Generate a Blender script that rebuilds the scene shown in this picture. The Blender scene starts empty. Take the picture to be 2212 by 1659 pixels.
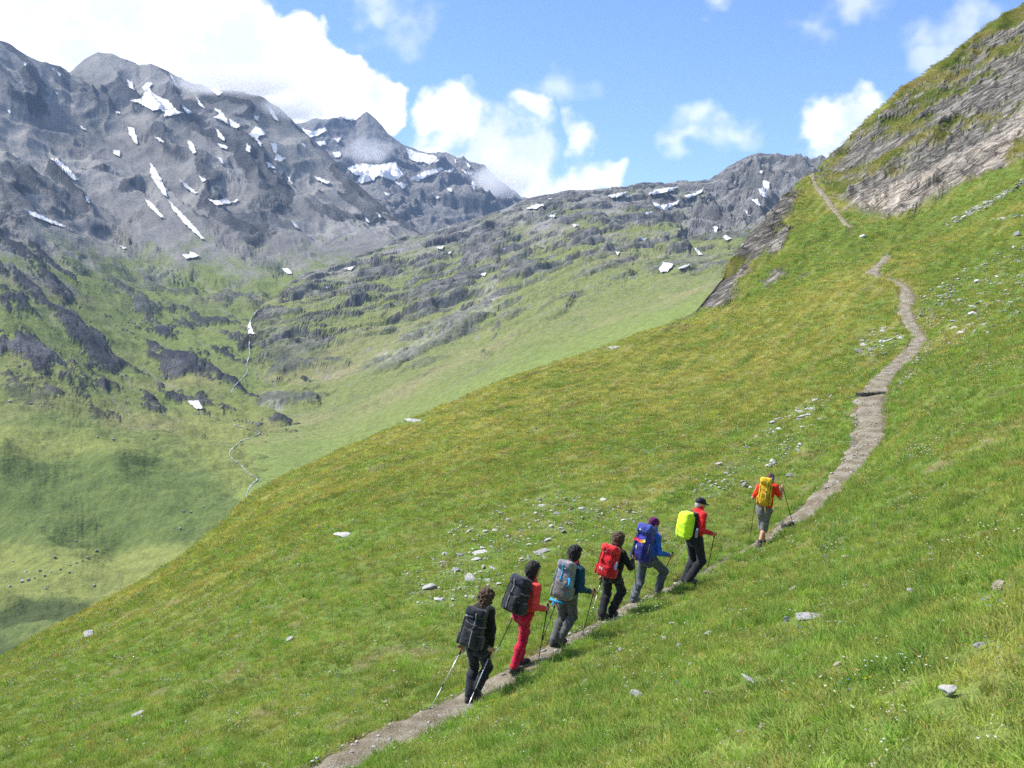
import bpy, bmesh, math, random, os
import numpy as np
from mathutils import Vector, Matrix

SC = bpy.context.scene
COL = SC.collection
rad = math.radians

# ------------------------------------------------------------------ camera
F = 2378.5                        # focal length in units of a 2212 px wide picture
TH = math.atan((829.5 - 642.0) / F)   # camera looks down by this much
cam_d = bpy.data.cameras.new('camera')
cam_d.sensor_width = 36.0
cam_d.lens = 36.0 * F / 2212.0
cam_d.clip_start = 0.1
cam_d.clip_end = 60000.0
cam = bpy.data.objects.new('camera', cam_d)
cam.rotation_euler = (math.pi / 2 - TH, 0, 0)
COL.objects.link(cam)
SC.camera = cam

# ------------------------------------------------------------------ light
SUN_AZ, SUN_EL = rad(-74), rad(51)       # azimuth from +Y towards +X
SUN_STRENGTH = 4.4
SKY_STRENGTH = 0.11
sun_d = bpy.data.lights.new('sun', 'SUN')
sun_d.energy = SUN_STRENGTH
sun_d.angle = rad(8.0)
sun_d.color = (1.0, 0.95, 0.87)
sun = bpy.data.objects.new('sun', sun_d)
_sd = Vector((math.sin(SUN_AZ) * math.cos(SUN_EL), math.cos(SUN_AZ) * math.cos(SUN_EL), math.sin(SUN_EL)))
sun.rotation_euler = _sd.to_track_quat('Z', 'Y').to_euler()
COL.objects.link(sun)

SC.view_settings.view_transform = 'Standard'
SC.view_settings.look = 'None'
SC.view_settings.exposure = 0.72
SC.view_settings.gamma = 1.0
SC.view_settings.use_curve_mapping = False
SC.cycles.use_denoising = False
SC.cycles.max_bounces = 6
SC.cycles.diffuse_bounces = 3
SC.cycles.glossy_bounces = 2
SC.cycles.transmission_bounces = 4
SC.cycles.transparent_max_bounces = 6
SC.cycles.volume_bounces = 4
SC.cycles.use_adaptive_sampling = True
SC.cycles.adaptive_threshold = 0.016
SC.cycles.adaptive_min_samples = 32
SC.cycles.sample_clamp_indirect = 6.0

# ------------------------------------------------------------------ pixel -> direction
CT, ST = math.cos(TH), math.sin(TH)
def UV(px, py):
    """slopes (x/y, z/y) of the line of sight through a point of the 2212x1659 picture"""
    px = np.asarray(px, float); py = np.asarray(py, float)
    cx = (px - 1106.0) / F; cy = (829.5 - py) / F
    dy = cy * ST + CT
    return cx / dy, (cy * CT - ST) / dy
def proj(x, y, z):
    d = y * CT - z * ST
    return 1106.0 + F * x / d, 829.5 - F * (y * ST + z * CT) / d

# ------------------------------------------------------------------ node helpers
def new_mat(name):
    m = bpy.data.materials.new(name); m.use_nodes = True
    nt = m.node_tree; nt.nodes.clear()
    out = nt.nodes.new('ShaderNodeOutputMaterial')
    return m, nt, out
class NT:
    def __init__(s, nt): s.nt = nt
    def n(s, typ, **kw):
        nd = s.nt.nodes.new(typ)
        for k, v in kw.items(): setattr(nd, k, v)
        return nd
    def l(s, a, b): s.nt.links.new(a, b)
    def setin(s, sock, v):
        if hasattr(v, 'is_linked') or isinstance(v, bpy.types.NodeSocket): s.nt.links.new(v, sock)
        elif v is not None: sock.default_value = v
    def math(s, op, a, b=None, c=None, clamp=False):
        nd = s.n('ShaderNodeMath', operation=op, use_clamp=clamp)
        s.setin(nd.inputs[0], a)
        if b is not None: s.setin(nd.inputs[1], b)
        if c is not None: s.setin(nd.inputs[2], c)
        return nd.outputs[0]
    def vmath(s, op, a, b=None):
        nd = s.n('ShaderNodeVectorMath', operation=op)
        s.setin(nd.inputs[0], a)
        if b is not None: s.setin(nd.inputs[1], b)
        return nd.outputs['Value'] if op in ('LENGTH', 'DOT_PRODUCT', 'DISTANCE') else nd.outputs[0]
    def noise(s, vec, scale, detail=4.0, rough=0.55, lac=2.0):
        nd = s.n('ShaderNodeTexNoise')
        if vec is not None: s.l(vec, nd.inputs['Vector'])
        nd.inputs['Scale'].default_value = scale
        nd.inputs['Detail'].default_value = detail
        nd.inputs['Roughness'].default_value = rough
        nd.inputs['Lacunarity'].default_value = lac
        return nd.outputs['Fac']
    def ramp(s, v, a, b, lo=0.0, hi=1.0, smooth=True):
        nd = s.n('ShaderNodeMapRange')
        nd.interpolation_type = 'SMOOTHSTEP' if smooth else 'LINEAR'
        nd.clamp = True
        s.setin(nd.inputs['Value'], v)
        s.setin(nd.inputs['From Min'], a); s.setin(nd.inputs['From Max'], b)
        s.setin(nd.inputs['To Min'], lo); s.setin(nd.inputs['To Max'], hi)
        return nd.outputs['Result']
    def mix(s, fac, a, b, blend='MIX'):
        nd = s.n('ShaderNodeMix', data_type='RGBA', blend_type=blend)
        s.setin(nd.inputs[0], fac)
        s.setin(nd.inputs[6], a if not isinstance(a, tuple) else a + (1,) * (4 - len(a)))
        s.setin(nd.inputs[7], b if not isinstance(b, tuple) else b + (1,) * (4 - len(b)))
        return nd.outputs[2]
    def bsdf(s, col, rough=0.9, spec=0.2, normal=None):
        nd = s.n('ShaderNodeBsdfPrincipled')
        s.setin(nd.inputs['Base Color'], col if not isinstance(col, tuple) else col + (1,) * (4 - len(col)))
        s.setin(nd.inputs['Roughness'], rough)
        s.setin(nd.inputs['Specular IOR Level'], spec)
        if normal is not None: s.l(normal, nd.inputs['Normal'])
        return nd
    def bump(s, h, strength, dist):
        nd = s.n('ShaderNodeBump')
        nd.inputs['Strength'].default_value = strength
        nd.inputs['Distance'].default_value = dist
        s.l(h, nd.inputs['Height'])
        return nd.outputs[0]

# ------------------------------------------------------------------ world: sky and clouds
def build_world():
    w = bpy.data.worlds.new('World'); SC.world = w
    w.use_nodes = True
    w.cycles.sampling_method = 'MANUAL'; w.cycles.sample_map_resolution = 256
    nt = w.node_tree; nt.nodes.clear()
    g = NT(nt)
    out = g.n('ShaderNodeOutputWorld'); bg = g.n('ShaderNodeBackground')
    g.l(bg.outputs[0], out.inputs[0])
    bg.inputs[1].default_value = SKY_STRENGTH
    sky = g.n('ShaderNodeTexSky', sky_type='NISHITA')
    sky.sun_disc = False
    sky.sun_elevation = SUN_EL; sky.sun_rotation = SUN_AZ
    sky.altitude = 1800.0; sky.air_density = 1.0; sky.dust_density = 0.6; sky.ozone_density = 1.2
    tc = g.n('ShaderNodeTexCoord')
    d = g.vmath('NORMALIZE', tc.outputs['Generated'])
    sep = g.n('ShaderNodeSeparateXYZ'); g.l(d, sep.inputs[0])
    az = g.math('ARCTAN2', sep.outputs[0], sep.outputs[1])
    el = g.math('ARCSINE', sep.outputs[2])
    # ragged edges: the position in the sky is shifted by noise of the direction
    wn = g.n('ShaderNodeTexNoise'); g.l(d, wn.inputs['Vector'])
    wn.inputs['Scale'].default_value = 17.0; wn.inputs['Detail'].default_value = 3.0; wn.inputs['Roughness'].default_value = 0.6
    warp = g.vmath('MULTIPLY', g.vmath('SUBTRACT', wn.outputs['Color'], (0.5, 0.5, 0.5)), (0.075, 0.075, 0.0))
    cmb = g.n('ShaderNodeCombineXYZ'); g.l(az, cmb.inputs[0]); g.l(el, cmb.inputs[1])
    P = g.vmath('ADD', cmb.outputs[0], warp)
    def lobe(px, py, rx, ry):
        u, v = UV(px, py)
        a = math.atan(float(u)); e = math.atan(float(v) * math.cos(a))
        q = g.vmath('MULTIPLY', g.vmath('SUBTRACT', P, (a, e, 0.0)), (F / rx, F / ry, 0.0))
        return g.math('SUBTRACT', 1.0, g.vmath('LENGTH', q))
    def group(lobes):
        f = None
        for L in lobes:
            x = lobe(*L)
            f = x if f is None else g.math('SMOOTH_MAX', f, x, 0.25)
        return f
    puff = g.noise(d, 30.0, 5.0, 0.6)          # cauliflower edge
    soft = g.noise(d, 15.0, 3.5, 0.62)
    pn = g.math('SUBTRACT', puff, 0.5); sn = g.math('SUBTRACT', soft, 0.5)
    def alpha(f, nz, amp, a, b, op=1.0):
        v = g.math('MULTIPLY_ADD', nz, amp, f)
        return g.ramp(v, a, b, 0.0, op)
    big = group([(-500, 20, 420, 210), (-120, 40, 330, 170), (160, 60, 290, 150), (360, 130, 160, 150), (480, 110, 125, 125), (570, 130, 110, 110),
                 (655, 130, 100, 118), (745, 190, 100, 80), (700, 235, 150, 66), (800, 225, 62, 62), (120, -140, 420, 170), (330, -60, 110, 90)])
    mid = group([(925, 245, 62, 62), (985, 250, 80, 72), (1050, 300, 100, 78), (1000, 340, 150, 70), (1110, 350, 120, 95), (1180, 400, 120, 62),
                 (1235, 288, 58, 62), (1130, 235, 62, 50), (1240, 385, 80, 50), (1300, 388, 46, 30), (1090, 430, 120, 60)])
    right = group([(1800, 262, 84, 66), (1870, 265, 78, 58), (1790, 315, 90, 50), (1900, 320, 90, 60)])
    third = group([(1510, 262, 84, 62), (1580, 270, 62, 48), (1480, 300, 90, 40)])
    wisp = group([(1745, 55, 62, 78), (1860, 10, 62, 52), (1830, -60, 160, 60), (2010, 140, 62, 66), (1965, 90, 70, 60), (2090, 30, 90, 60),
                  (870, 75, 90, 66), (830, 10, 70, 50), (1180, 190, 100, 52), (1540, 20, 60, 22)])
    a1 = alpha(big, pn, 0.95, 0.00, 0.24)
    a2 = alpha(mid, pn, 1.15, 0.06, 0.66, 0.95)
    a3 = alpha(right, pn, 1.1, 0.10, 0.70, 0.92)
    a4 = alpha(third, sn, 1.4, 0.08, 0.95, 0.60)
    a5 = alpha(wisp, sn, 2.8, 0.15, 1.25, 0.45)
    # the rest of the dome carries the same broken cumulus
    gen = g.noise(d, 3.2, 4.0, 0.55)
    away = g.math('MAXIMUM', g.ramp(g.math('ABSOLUTE', az), 0.58, 0.9), g.ramp(el, 0.36, 0.62))
    up = g.ramp(el, -0.02, 0.08)
    a6 = g.math('MULTIPLY', g.math('MULTIPLY', g.ramp(gen, 0.52, 0.62), away), up)
    am = a1
    for a in (a2, a3, a4, a5, a6): am = g.math('MAXIMUM', am, a)
    # cloud brightness: bright tops, faintly grey-blue hollows
    hol = g.noise(d, 11.0, 4.0, 0.6)
    shade = g.ramp(g.math('MULTIPLY_ADD', pn, 0.5, hol), 0.36, 0.60)
    ccol = g.mix(shade, (0.70, 0.76, 0.86), (1.0, 1.0, 1.0))
    cval = g.vmath('SCALE', ccol); cval.node.inputs['Scale'].default_value = 8.2
    skyc = g.mix(1.0, sky.outputs[0], SKY_TINT, 'MULTIPLY')
    col = g.mix(am, skyc, cval)
    g.l(col, bg.inputs[0])
SKY_TINT = (0.79, 0.93, 1.19)
build_world()

# ------------------------------------------------------------------ numeric helpers
def _hash(ix, iy, seed):
    h = (ix.astype(np.uint32) * np.uint32(374761393) + iy.astype(np.uint32) * np.uint32(668265263) + np.uint32((seed * 2246822519 + 12345) & 0xffffffff))
    h = (h ^ (h >> np.uint32(13))) * np.uint32(1274126177)
    return h ^ (h >> np.uint32(16))
def perlin(x, y, seed=0):
    x = np.asarray(x, np.float64); y = np.asarray(y, np.float64)
    x0 = np.floor(x); y0 = np.floor(y)
    fx = (x - x0).astype(np.float32); fy = (y - y0).astype(np.float32)
    ix = x0.astype(np.int64); iy = y0.astype(np.int64)
    u = fx * fx * fx * (fx * (fx * 6 - 15) + 10); v = fy * fy * fy * (fy * (fy * 6 - 15) + 10)
    def gr(dx, dy):
        h = _hash(ix + dx, iy + dy, seed)
        a = (h & np.uint32(0xffff)).astype(np.float32) * np.float32(2 * math.pi / 65536)
        return np.cos(a) * (fx - dx) + np.sin(a) * (fy - dy)
    n00 = gr(0, 0); n10 = gr(1, 0); n01 = gr(0, 1); n11 = gr(1, 1)
    a = n00 + u * (n10 - n00); b = n01 + u * (n11 - n01)
    return (a + v * (b - a)) * 1.5
def fbm(x, y, oct=4, seed=0, rough=0.5, lac=2.03):
    s = 0; a = 1.0; t = 0
    for k in range(oct):
        s = s + a * perlin(x, y, seed + k * 17); t += a * a
        x = x * lac + 13.7; y = y * lac - 7.3; a *= rough
    return s / math.sqrt(t)
def ridged(x, y, oct=4, seed=0, rough=0.55, lac=2.03):
    s = 0; a = 1.0; t = 0; w = 1.0
    for k in range(oct):
        n = 1 - np.abs(perlin(x, y, seed + k * 17)) * 1.6
        n = n * n
        s = s + a * n * w; t += a; w = np.clip(n, 0, 1)
        x = x * lac + 13.7; y = y * lac - 7.3; a *= rough
    return s / t
def sstep(x, a, b):
    t = np.clip((x - a) / (b - a), 0, 1)
    return t * t * (3 - 2 * t)
class TPS:
    """smooth surface through scattered values"""
    def __init__(s, P, v, reg=1e-4):
        s.P = np.asarray(P, float); n = len(s.P)
        K = s._k(s.P) + reg * np.eye(n)
        A = np.zeros((n + 3, n + 3)); A[:n, :n] = K
        A[:n, n] = 1; A[:n, n + 1:] = s.P; A[n:, :n] = A[:n, n:].T
        s.w = np.linalg.solve(A, np.concatenate([np.asarray(v, float), np.zeros(3)]))
    def _k(s, Q):
        d2 = ((Q[:, None, :] - s.P[None, :, :]) ** 2).sum(-1)
        return 0.5 * d2 * np.log(d2 + 1e-12)
    def __call__(s, Q):
        out = np.empty(len(Q))
        for i in range(0, len(Q), 20000):
            q = Q[i:i + 20000]
            out[i:i + 20000] = s._k(q) @ s.w[:-3] + s.w[-3] + q @ s.w[-2:]
        return out
def in_poly(px, py, poly):
    inside = np.zeros(px.shape, bool)
    n = len(poly)
    for i in range(n):
        x1, y1 = poly[i]; x2, y2 = poly[(i + 1) % n]
        if y1 == y2: continue
        c = ((y1 > py) != (y2 > py)) & (px < (x2 - x1) * (py - y1) / (y2 - y1) + x1)
        inside ^= c
    return inside
def seg_dist(px, py, pts):
    d = np.full(px.shape, 1e9)
    for (x1, y1), (x2, y2) in zip(pts[:-1], pts[1:]):
        vx, vy = x2 - x1, y2 - y1
        t = np.clip(((px - x1) * vx + (py - y1) * vy) / (vx * vx + vy * vy + 1e-9), 0, 1)
        d = np.minimum(d, np.hypot(px - x1 - t * vx, py - y1 - t * vy))
    return d
def tag(o, label=None, cat=None, group=None, kind=None):
    if label: o['label'] = label
    if cat: o['category'] = cat
    if group: o['group'] = group
    if kind: o['kind'] = kind
    return o
def mesh_obj(name, verts, faces, mat=None, parent=None, smooth=True, col=None):
    """faces: (n,4) or (n,3) int array, or list of lists"""
    me = bpy.data.meshes.new(name)
    verts = np.asarray(verts, np.float32)
    if isinstance(faces, np.ndarray):
        k = faces.shape[1]; nf = len(faces)
        me.vertices.add(len(verts)); me.vertices.foreach_set('co', verts.ravel())
        me.loops.add(nf * k); me.loops.foreach_set('vertex_index', faces.astype(np.int32).ravel())
        me.polygons.add(nf)
        me.polygons.foreach_set('loop_start', np.arange(0, nf * k, k, dtype=np.int32))
        me.update(calc_edges=True)
    else:
        me.from_pydata([tuple(v) for v in verts], [], faces)
    if smooth: me.polygons.foreach_set('use_smooth', np.ones(len(me.polygons), bool))
    if col is not None:
        at = me.color_attributes.new('col', 'FLOAT_COLOR', 'POINT')
        c = np.ones((len(verts), 4), np.float32); c[:, :col.shape[1]] = col
        at.data.foreach_set('color', c.ravel())
    if mat is not None: me.materials.append(mat)
    me.update()
    o = bpy.data.objects.new(name, me); COL.objects.link(o)
    if parent is not None: o.parent = parent
    return o
def grid_faces(nc, nr, flip=False):
    i = np.arange(nc - 1)[:, None]; j = np.arange(nr - 1)[None, :]
    a = (i * nr + j).ravel()
    f = np.stack([a, a + nr, a + nr + 1, a + 1], 1)
    return f[:, ::-1] if flip else f

class Sheet:
    """a hillside: height over (x/y, y), shaped by measured points, a crest line and what falls away behind it"""
    def __init__(s, pts, sil, base, ymin, ux, nrow, nback, p=1.5, back=1.7, drop=0.75, w=0.12, reg=2e-4):
        s.base = base; s.ymin = ymin
        sil = np.array(sil, float)
        su, sv = UV(sil[:, 0], sil[:, 1]); o = np.argsort(su)
        s.su, s.sv, s.sy = su[o], sv[o], sil[o, 2]
        s.SC = 4.0
        P = []; V = []
        for (px, py, y) in list(pts) + [tuple(r) for r in sil]:
            u, v = UV(px, py); P.append((u * s.SC, math.log(y))); V.append(float(v) - base(float(u), y))
        s.tps = TPS(np.array(P), np.array(V), reg)
        U = np.asarray(ux, float)
        ys = np.interp(U, s.su, s.sy); vs = np.interp(U, s.su, s.sv)
        tau = np.linspace(0, 1, nrow)
        g = 1 - (1 - tau) ** p
        Y = ymin * (ys / ymin)[:, None] ** g[None, :]
        tb = np.linspace(0, 1, nback + 1)[1:] ** 1.6
        Yb = ys[:, None] * (1 + (back - 1) * tb[None, :])
        Yf = np.concatenate([Y, Yb], 1)
        Uf = np.repeat(U[:, None], Yf.shape[1], 1)
        Yc = np.minimum(Yf, ys[:, None])
        # the fitted surface is smooth: evaluate it on a thinned grid and interpolate
        nc, nr = Yf.shape
        ci = np.unique(np.concatenate([np.arange(0, nc, 5), [nc - 1]])); ri = np.unique(np.concatenate([np.arange(0, nr, 4), [nrow - 1, nr - 1]]))
        q = np.stack([Uf[np.ix_(ci, ri)].ravel() * s.SC, np.log(np.maximum(Yc[np.ix_(ci, ri)], ymin)).ravel()], 1)
        Vc = s.tps(q).reshape(len(ci), len(ri))
        T1 = np.stack([np.interp(np.arange(nr), ri, Vc[a]) for a in range(len(ci))], 0)
        kk = np.clip(np.searchsorted(ci, np.arange(nc), side='right') - 1, 0, len(ci) - 2); ft = ((np.arange(nc) - ci[kk]) / (ci[kk + 1] - ci[kk]))[:, None]
        V = T1[kk] * (1 - ft) + T1[kk + 1] * ft + base(Uf, Yc)
        V0 = V[:, nrow - 1]
        V = V + (vs - V0)[:, None] * np.exp(-(np.log(Yc / ys[:, None]) / w) ** 2)
        Z = V * Yf
        dd = np.maximum(Yf - ys[:, None], 0); ww = 0.08 * ys[:, None]
        Z -= drop * dd * dd / (dd + ww)
        s.U, s.Yf, s.Uf, s.X, s.Z, s.nrow, s.ys = U, Yf, Uf, Uf * Yf, Z, nrow, ys
    def normals(s):
        X, Y, Z = s.X, s.Yf, s.Z
        du = np.stack([np.gradient(A, axis=0) for A in (X, Y, Z)], -1)
        dv = np.stack([np.gradient(A, axis=1) for A in (X, Y, Z)], -1)
        n = np.cross(du, dv); n /= np.linalg.norm(n, axis=-1, keepdims=True) + 1e-12
        n[n[..., 2] < 0] *= -1
        return n
    def verts(s): return np.stack([s.X, s.Yf, s.Z], -1).reshape(-1, 3)
    def pick(s, px, py):
        """nearest point of the surface on the line of sight"""
        u, v = UV(px, py); u = float(u); v = float(v)
        k = int(np.clip(np.searchsorted(s.U, u) - 1, 0, len(s.U) - 2))
        t = (u - s.U[k]) / (s.U[k + 1] - s.U[k])
        n = s.nrow
        y = (1 - t) * s.Yf[k, :n] + t * s.Yf[k + 1, :n]
        z = (1 - t) * s.Z[k, :n] + t * s.Z[k + 1, :n]
        vv = np.maximum.accumulate(z / y)
        j = int(np.clip(np.searchsorted(vv, v), 1, n - 1))
        a, b = vv[j - 1], vv[j]
        r = 0 if b <= a else min(max((v - a) / (b - a), 0), 1)
        yy = y[j - 1] + r * (y[j] - y[j - 1])
        zz = z[j - 1] + r * (z[j] - z[j - 1])
        return np.array((u * yy, yy, zz))
    def height(s, x, y):
        x = np.atleast_1d(np.asarray(x, float)); y = np.atleast_1d(np.asarray(y, float))
        u = x / y
        k = np.clip(np.searchsorted(s.U, u) - 1, 0, len(s.U) - 2)
        t = (u - s.U[k]) / (s.U[k + 1] - s.U[k])
        out = np.empty(len(x))
        for i in range(len(x)):
            ya = np.interp(y[i], s.Yf[k[i]], s.Z[k[i]]); yb = np.interp(y[i], s.Yf[k[i] + 1], s.Z[k[i] + 1])
            out[i] = (1 - t[i]) * ya + t[i] * yb
        return out
def ucols(px0, px1, n, pad0, pad1, npad):
    a = (px0 - 1106) / F; b = (px1 - 1106) / F
    c = np.linspace(a, b, n)
    l = a - (a - pad0) * np.linspace(1, 0, npad, endpoint=False) ** 1.5
    r = b + (pad1 - b) * np.linspace(0, 1, npad + 1)[1:] ** 1.5
    return np.concatenate([l, c, r])
# ================================================================== NEAR HILLSIDE
H0, A0, B0 = 1.62, 0.42, -0.256
def plane_base(u, y): return A0 * u + B0 - H0 / y
HIKER_FEET = [(1017, 1528, 15.5), (1112, 1453, 16.5), (1207, 1398, 17.5), (1306, 1346, 19.0), (1395, 1300, 20.8), (1490, 1256, 22.6), (1648, 1180, 24.7)]
M_PTS = [
    (0, 1659, 18.5), (0, 1550, 24), (0, 1480, 33), (300, 1659, 15.8), (300, 1500, 22), (300, 1380, 32), (560, 1659, 14.2), (560, 1400, 23.5), (560, 1200, 40),
    (740, 1659, 13.4), (850, 1595, 14.3), (850, 1300, 24.5), (850, 1100, 41), (850, 990, 60), (1106, 1250, 24.5), (1106, 1100, 35), (1106, 950, 55), (1106, 870, 74),
    (1320, 1160, 28), (1320, 1000, 42), (1320, 850, 70), (1500, 1080, 32), (1500, 900, 52), (1500, 760, 84),
    (1710, 1135, 26), (1760, 1095, 28), (1830, 1020, 31.5), (1880, 900, 38), (1885, 855, 41.5), (1905, 825, 44.5), (1985, 750, 53), (1955, 680, 63), (1950, 630, 73), (1885, 590, 84), (1905, 568, 91), (1921, 551, 98),
    (1700, 900, 46), (1700, 760, 68), (1700, 640, 98), (1700, 540, 130), (1925, 545, 108), (1925, 515, 122),
    (1820, 480, 142), (1780, 420, 164), (1870, 468, 142), (2000, 432, 140), (2100, 385, 139), (2212, 338, 138),
    (2050, 500, 112), (2212, 450, 98), (2212, 600, 60), (2212, 800, 28), (2100, 700, 52), (2030, 620, 74),
    (2212, 1000, 16.5), (2212, 1250, 8.7), (2212, 1659, 4.2), (1900, 1300, 11.5), (1900, 1000, 26), (1900, 1659, 5.0), (1500, 1659, 6.7), (1500, 1400, 12.3), (1250, 1659, 8.3), (1106, 1659, 9.3), (900, 1659, 11.4),
    (1850, 380, 164), (2000, 300, 160), (2000, 380, 146), (2100, 250, 164), (2212, 180, 168), (2212, 100, 182), (1640, 580, 128),
    (-600, 1760, 26), (-600, 1640, 40), (2900, 1659, 2.7), (2900, 1000, 8), (2900, 500, 40), (2900, 200, 110), (2900, 0, 160),
] + HIKER_FEET
M_SIL = [(-1400, 1720, 50), (-600, 1565, 52), (-200, 1470, 51), (0, 1419, 50), (100, 1362, 50), (200, 1315, 51), (300, 1266, 52), (400, 1200, 56), (480, 1138, 60), (525, 1090, 63), (560, 1057, 66), (620, 1026, 69),
         (700, 995, 73), (780, 955, 77), (850, 920, 80), (940, 884, 85), (1020, 850, 90), (1106, 812, 95), (1200, 782, 99), (1320, 745, 105), (1400, 715, 111), (1470, 686, 118),
         (1500, 655, 122), (1560, 590, 132), (1600, 545, 139), (1660, 470, 155), (1700, 425, 166), (1745, 377, 184), (1765, 362, 189), (1785, 342, 190), (1850, 275, 191), (1950, 195, 194),
         (2050, 118, 197), (2130, 65, 199), (2212, 6, 201), (2500, -190, 206), (2900, -420, 212), (3800, -700, 220)]
NC_IN = 920
mead = Sheet(M_PTS, M_SIL, plane_base, 1.6, ucols(-40, 2252, NC_IN, -1.15, 1.25, 40), 520, 30)
Xm, Ym = mead.X, mead.Yf
pxm, pym = proj(mead.X, mead.Yf, mead.Z)

# rock areas, traced: (polygon, strength)
ROCK_MAIN = [(1745, 378), (1785, 345), (1850, 272), (1950, 190), (2050, 112), (2130, 58), (2260, -40), (2260, 330), (2212, 338), (2150, 362), (2120, 382), (2060, 395), (2000, 432), (1945, 462), (1872, 470), (1850, 450), (1822, 440), (1800, 420), (1790, 395)]
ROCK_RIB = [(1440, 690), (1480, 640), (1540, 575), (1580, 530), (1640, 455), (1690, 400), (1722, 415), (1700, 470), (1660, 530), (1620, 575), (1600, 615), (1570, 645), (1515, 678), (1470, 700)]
ROCK_SPOT = [[(1650, 535), (1665, 510), (1700, 488), (1712, 495), (1690, 530), (1665, 548)], [(1640, 610), (1680, 585), (1700, 582), (1700, 592), (1655, 618)], [(1715, 598), (1745, 588), (1750, 595), (1722, 604)]]
def soft_mask(px, py, polys, blur):
    full = np.zeros(px.shape)
    P_ = np.concatenate([np.asarray(P, float) for P in polys]); lo_ = P_.min(0) - blur; hi_ = P_.max(0) + blur
    sel = (px > lo_[0]) & (px < hi_[0]) & (py > lo_[1]) & (py < hi_[1])
    px = px[sel]; py = py[sel]
    m = np.zeros(px.shape)
    for dx, dy in ((0, 0), (1, 0), (-1, 0), (0, 1), (0, -1), (.7, .7), (-.7, .7), (.7, -.7), (-.7, -.7)):
        hit = np.zeros(px.shape, bool)
        for P in polys: hit |= in_poly(px + dx * blur, py + dy * blur, P)
        m += hit
    full[sel] = m / 9.0
    return full
# coordinates along / across the bedding planes of the rock (they climb to the right)
sd = np.array([0.80, 0.25, 0.54]); sd /= np.linalg.norm(sd)
def strata(X, Y, Z):
    a = X * sd[0] + Y * sd[1] + Z * sd[2]
    b = -X * 0.54 + Z * 0.84 + 0.15 * Y
    return a, b
Zs = mead.Z
sa, sb = strata(Xm, Ym, Zs)
wx = fbm(sa / 9.0, sb / 6.0, 3, 5) * 6; wy = fbm(sa / 8.0 + 40, sb / 6.0, 3, 9) * 6
far_w = sstep(Ym, 70, 110)
qx = pxm + (fbm(sa / 5.0, sb / 2.2, 4, 21) * 26) * far_w; qy = pym + (fbm(sa / 5.0 + 31, sb / 2.2, 4, 25) * 22) * far_w
rock_main = soft_mask(qx, qy, [ROCK_MAIN], 7)
rock_rib = soft_mask(qx, qy, [ROCK_RIB], 7)
rock_spot = soft_mask(pxm + fbm(sa / 2., sb / 1., 3, 31) * 9, pym + fbm(sa / 2., sb / 1., 3, 35) * 7, ROCK_SPOT, 3)
# grass ledges run through the cliff
ledge = fbm(sa / 26.0 + wx * 0.02, sb / 4.2 + wy * .05, 4, 41)
# how grassy the cliff is in each place: mossy at the upper left, bare low down in the middle
bare = np.clip(1.0 - np.abs((qy - (1455 - 0.53 * qx)) / 95.0), -0.45, 1)        # band of bare pale slabs
bare = np.where(qx < 1850, bare - 0.5 * sstep(1850 - qx, 0, 90), bare)
skyl = np.interp(pxm, [r[0] for r in M_SIL], [r[1] for r in M_SIL])
nearcrest = 1 - sstep(pym - skyl, 15, 75)
speck = fbm(sa / 4.5, sb / 1.1, 4, 43, 0.62)
rk = rock_main * sstep(ledge * 0.8 + speck * 0.55 + bare * 0.45 - nearcrest * 0.06 + 0.22, -0.15, 0.24)
rib_ledge = fbm(sa / 10.0, sb / 2.0, 4, 47)
rk_rib = rock_rib * sstep(rib_ledge + 0.75, -0.1, 0.2)
rk = np.maximum(np.maximum(rk, rk_rib), rock_spot)
# relief of the rock: bedded slabs, broken by joints
bed = ridged(sa / 46.0 + wx * .03, sb / 5.2 + wy * 0.06, 2, 51, 0.5)
bed2 = ridged(sa / 20.0 + wx * .05, sb / 1.9 + wy * 0.14, 2, 53, 0.55)
blk = fbm(sa / 5.0, sb / 3.5, 4, 57, 0.6)
big = fbm(sa / 30.0, sb / 12.0, 2, 61)
disp_rock = (bed - 0.45) * 1.9 + (bed2 - 0.45) * 0.95 + blk * 0.30 + big * 1.3
rock_zone = np.clip(rock_main + rock_rib + rock_spot * 0.6, 0, 1)
# hummocks of the meadow
am = np.interp(Ym, [2, 10, 25, 60, 120, 200], [0.03, 0.07, 0.13, 0.28, 0.5, 0.6])
hum = fbm(Xm / 3.1, Ym / 3.1, 3, 71) * 0.55 + fbm(Xm / 9.0, Ym / 9.0, 2, 77) * 0.9
hum = hum + fbm(Xm / 0.9, Ym / 0.9, 2, 79) * 0.30 * (1 - sstep(Ym, 25, 60))
sg = (Xm * 0.58 + Ym * 0.81); sh = (-Xm * 0.81 + Ym * 0.58)      # along / across the slope
steps = fbm(sg / 7.0, sh / 1.1, 3, 83) * 0.45                     # little cattle terraces
crestfix = np.clip(1.0 - 0.5 * np.exp(-((Ym - mead.ys[:, None]) / (0.04 * mead.ys[:, None])) ** 2), 0, 1)
disp_mead = am * (hum * 1.2 + steps * 1.8) * crestfix
nrm = mead.normals()
disp = disp_mead * (1 - rock_zone) + disp_rock * rock_zone * (1 - 0.45 * rock_rib)
mead.X = mead.X + nrm[..., 0] * disp * rock_zone
mead.Yf = mead.Yf + nrm[..., 1] * disp * rock_zone
mead.Z = mead.Z + np.where(rock_zone > 0.02, nrm[..., 2] * disp * rock_zone + disp_mead * (1 - rock_zone), disp_mead)

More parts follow.
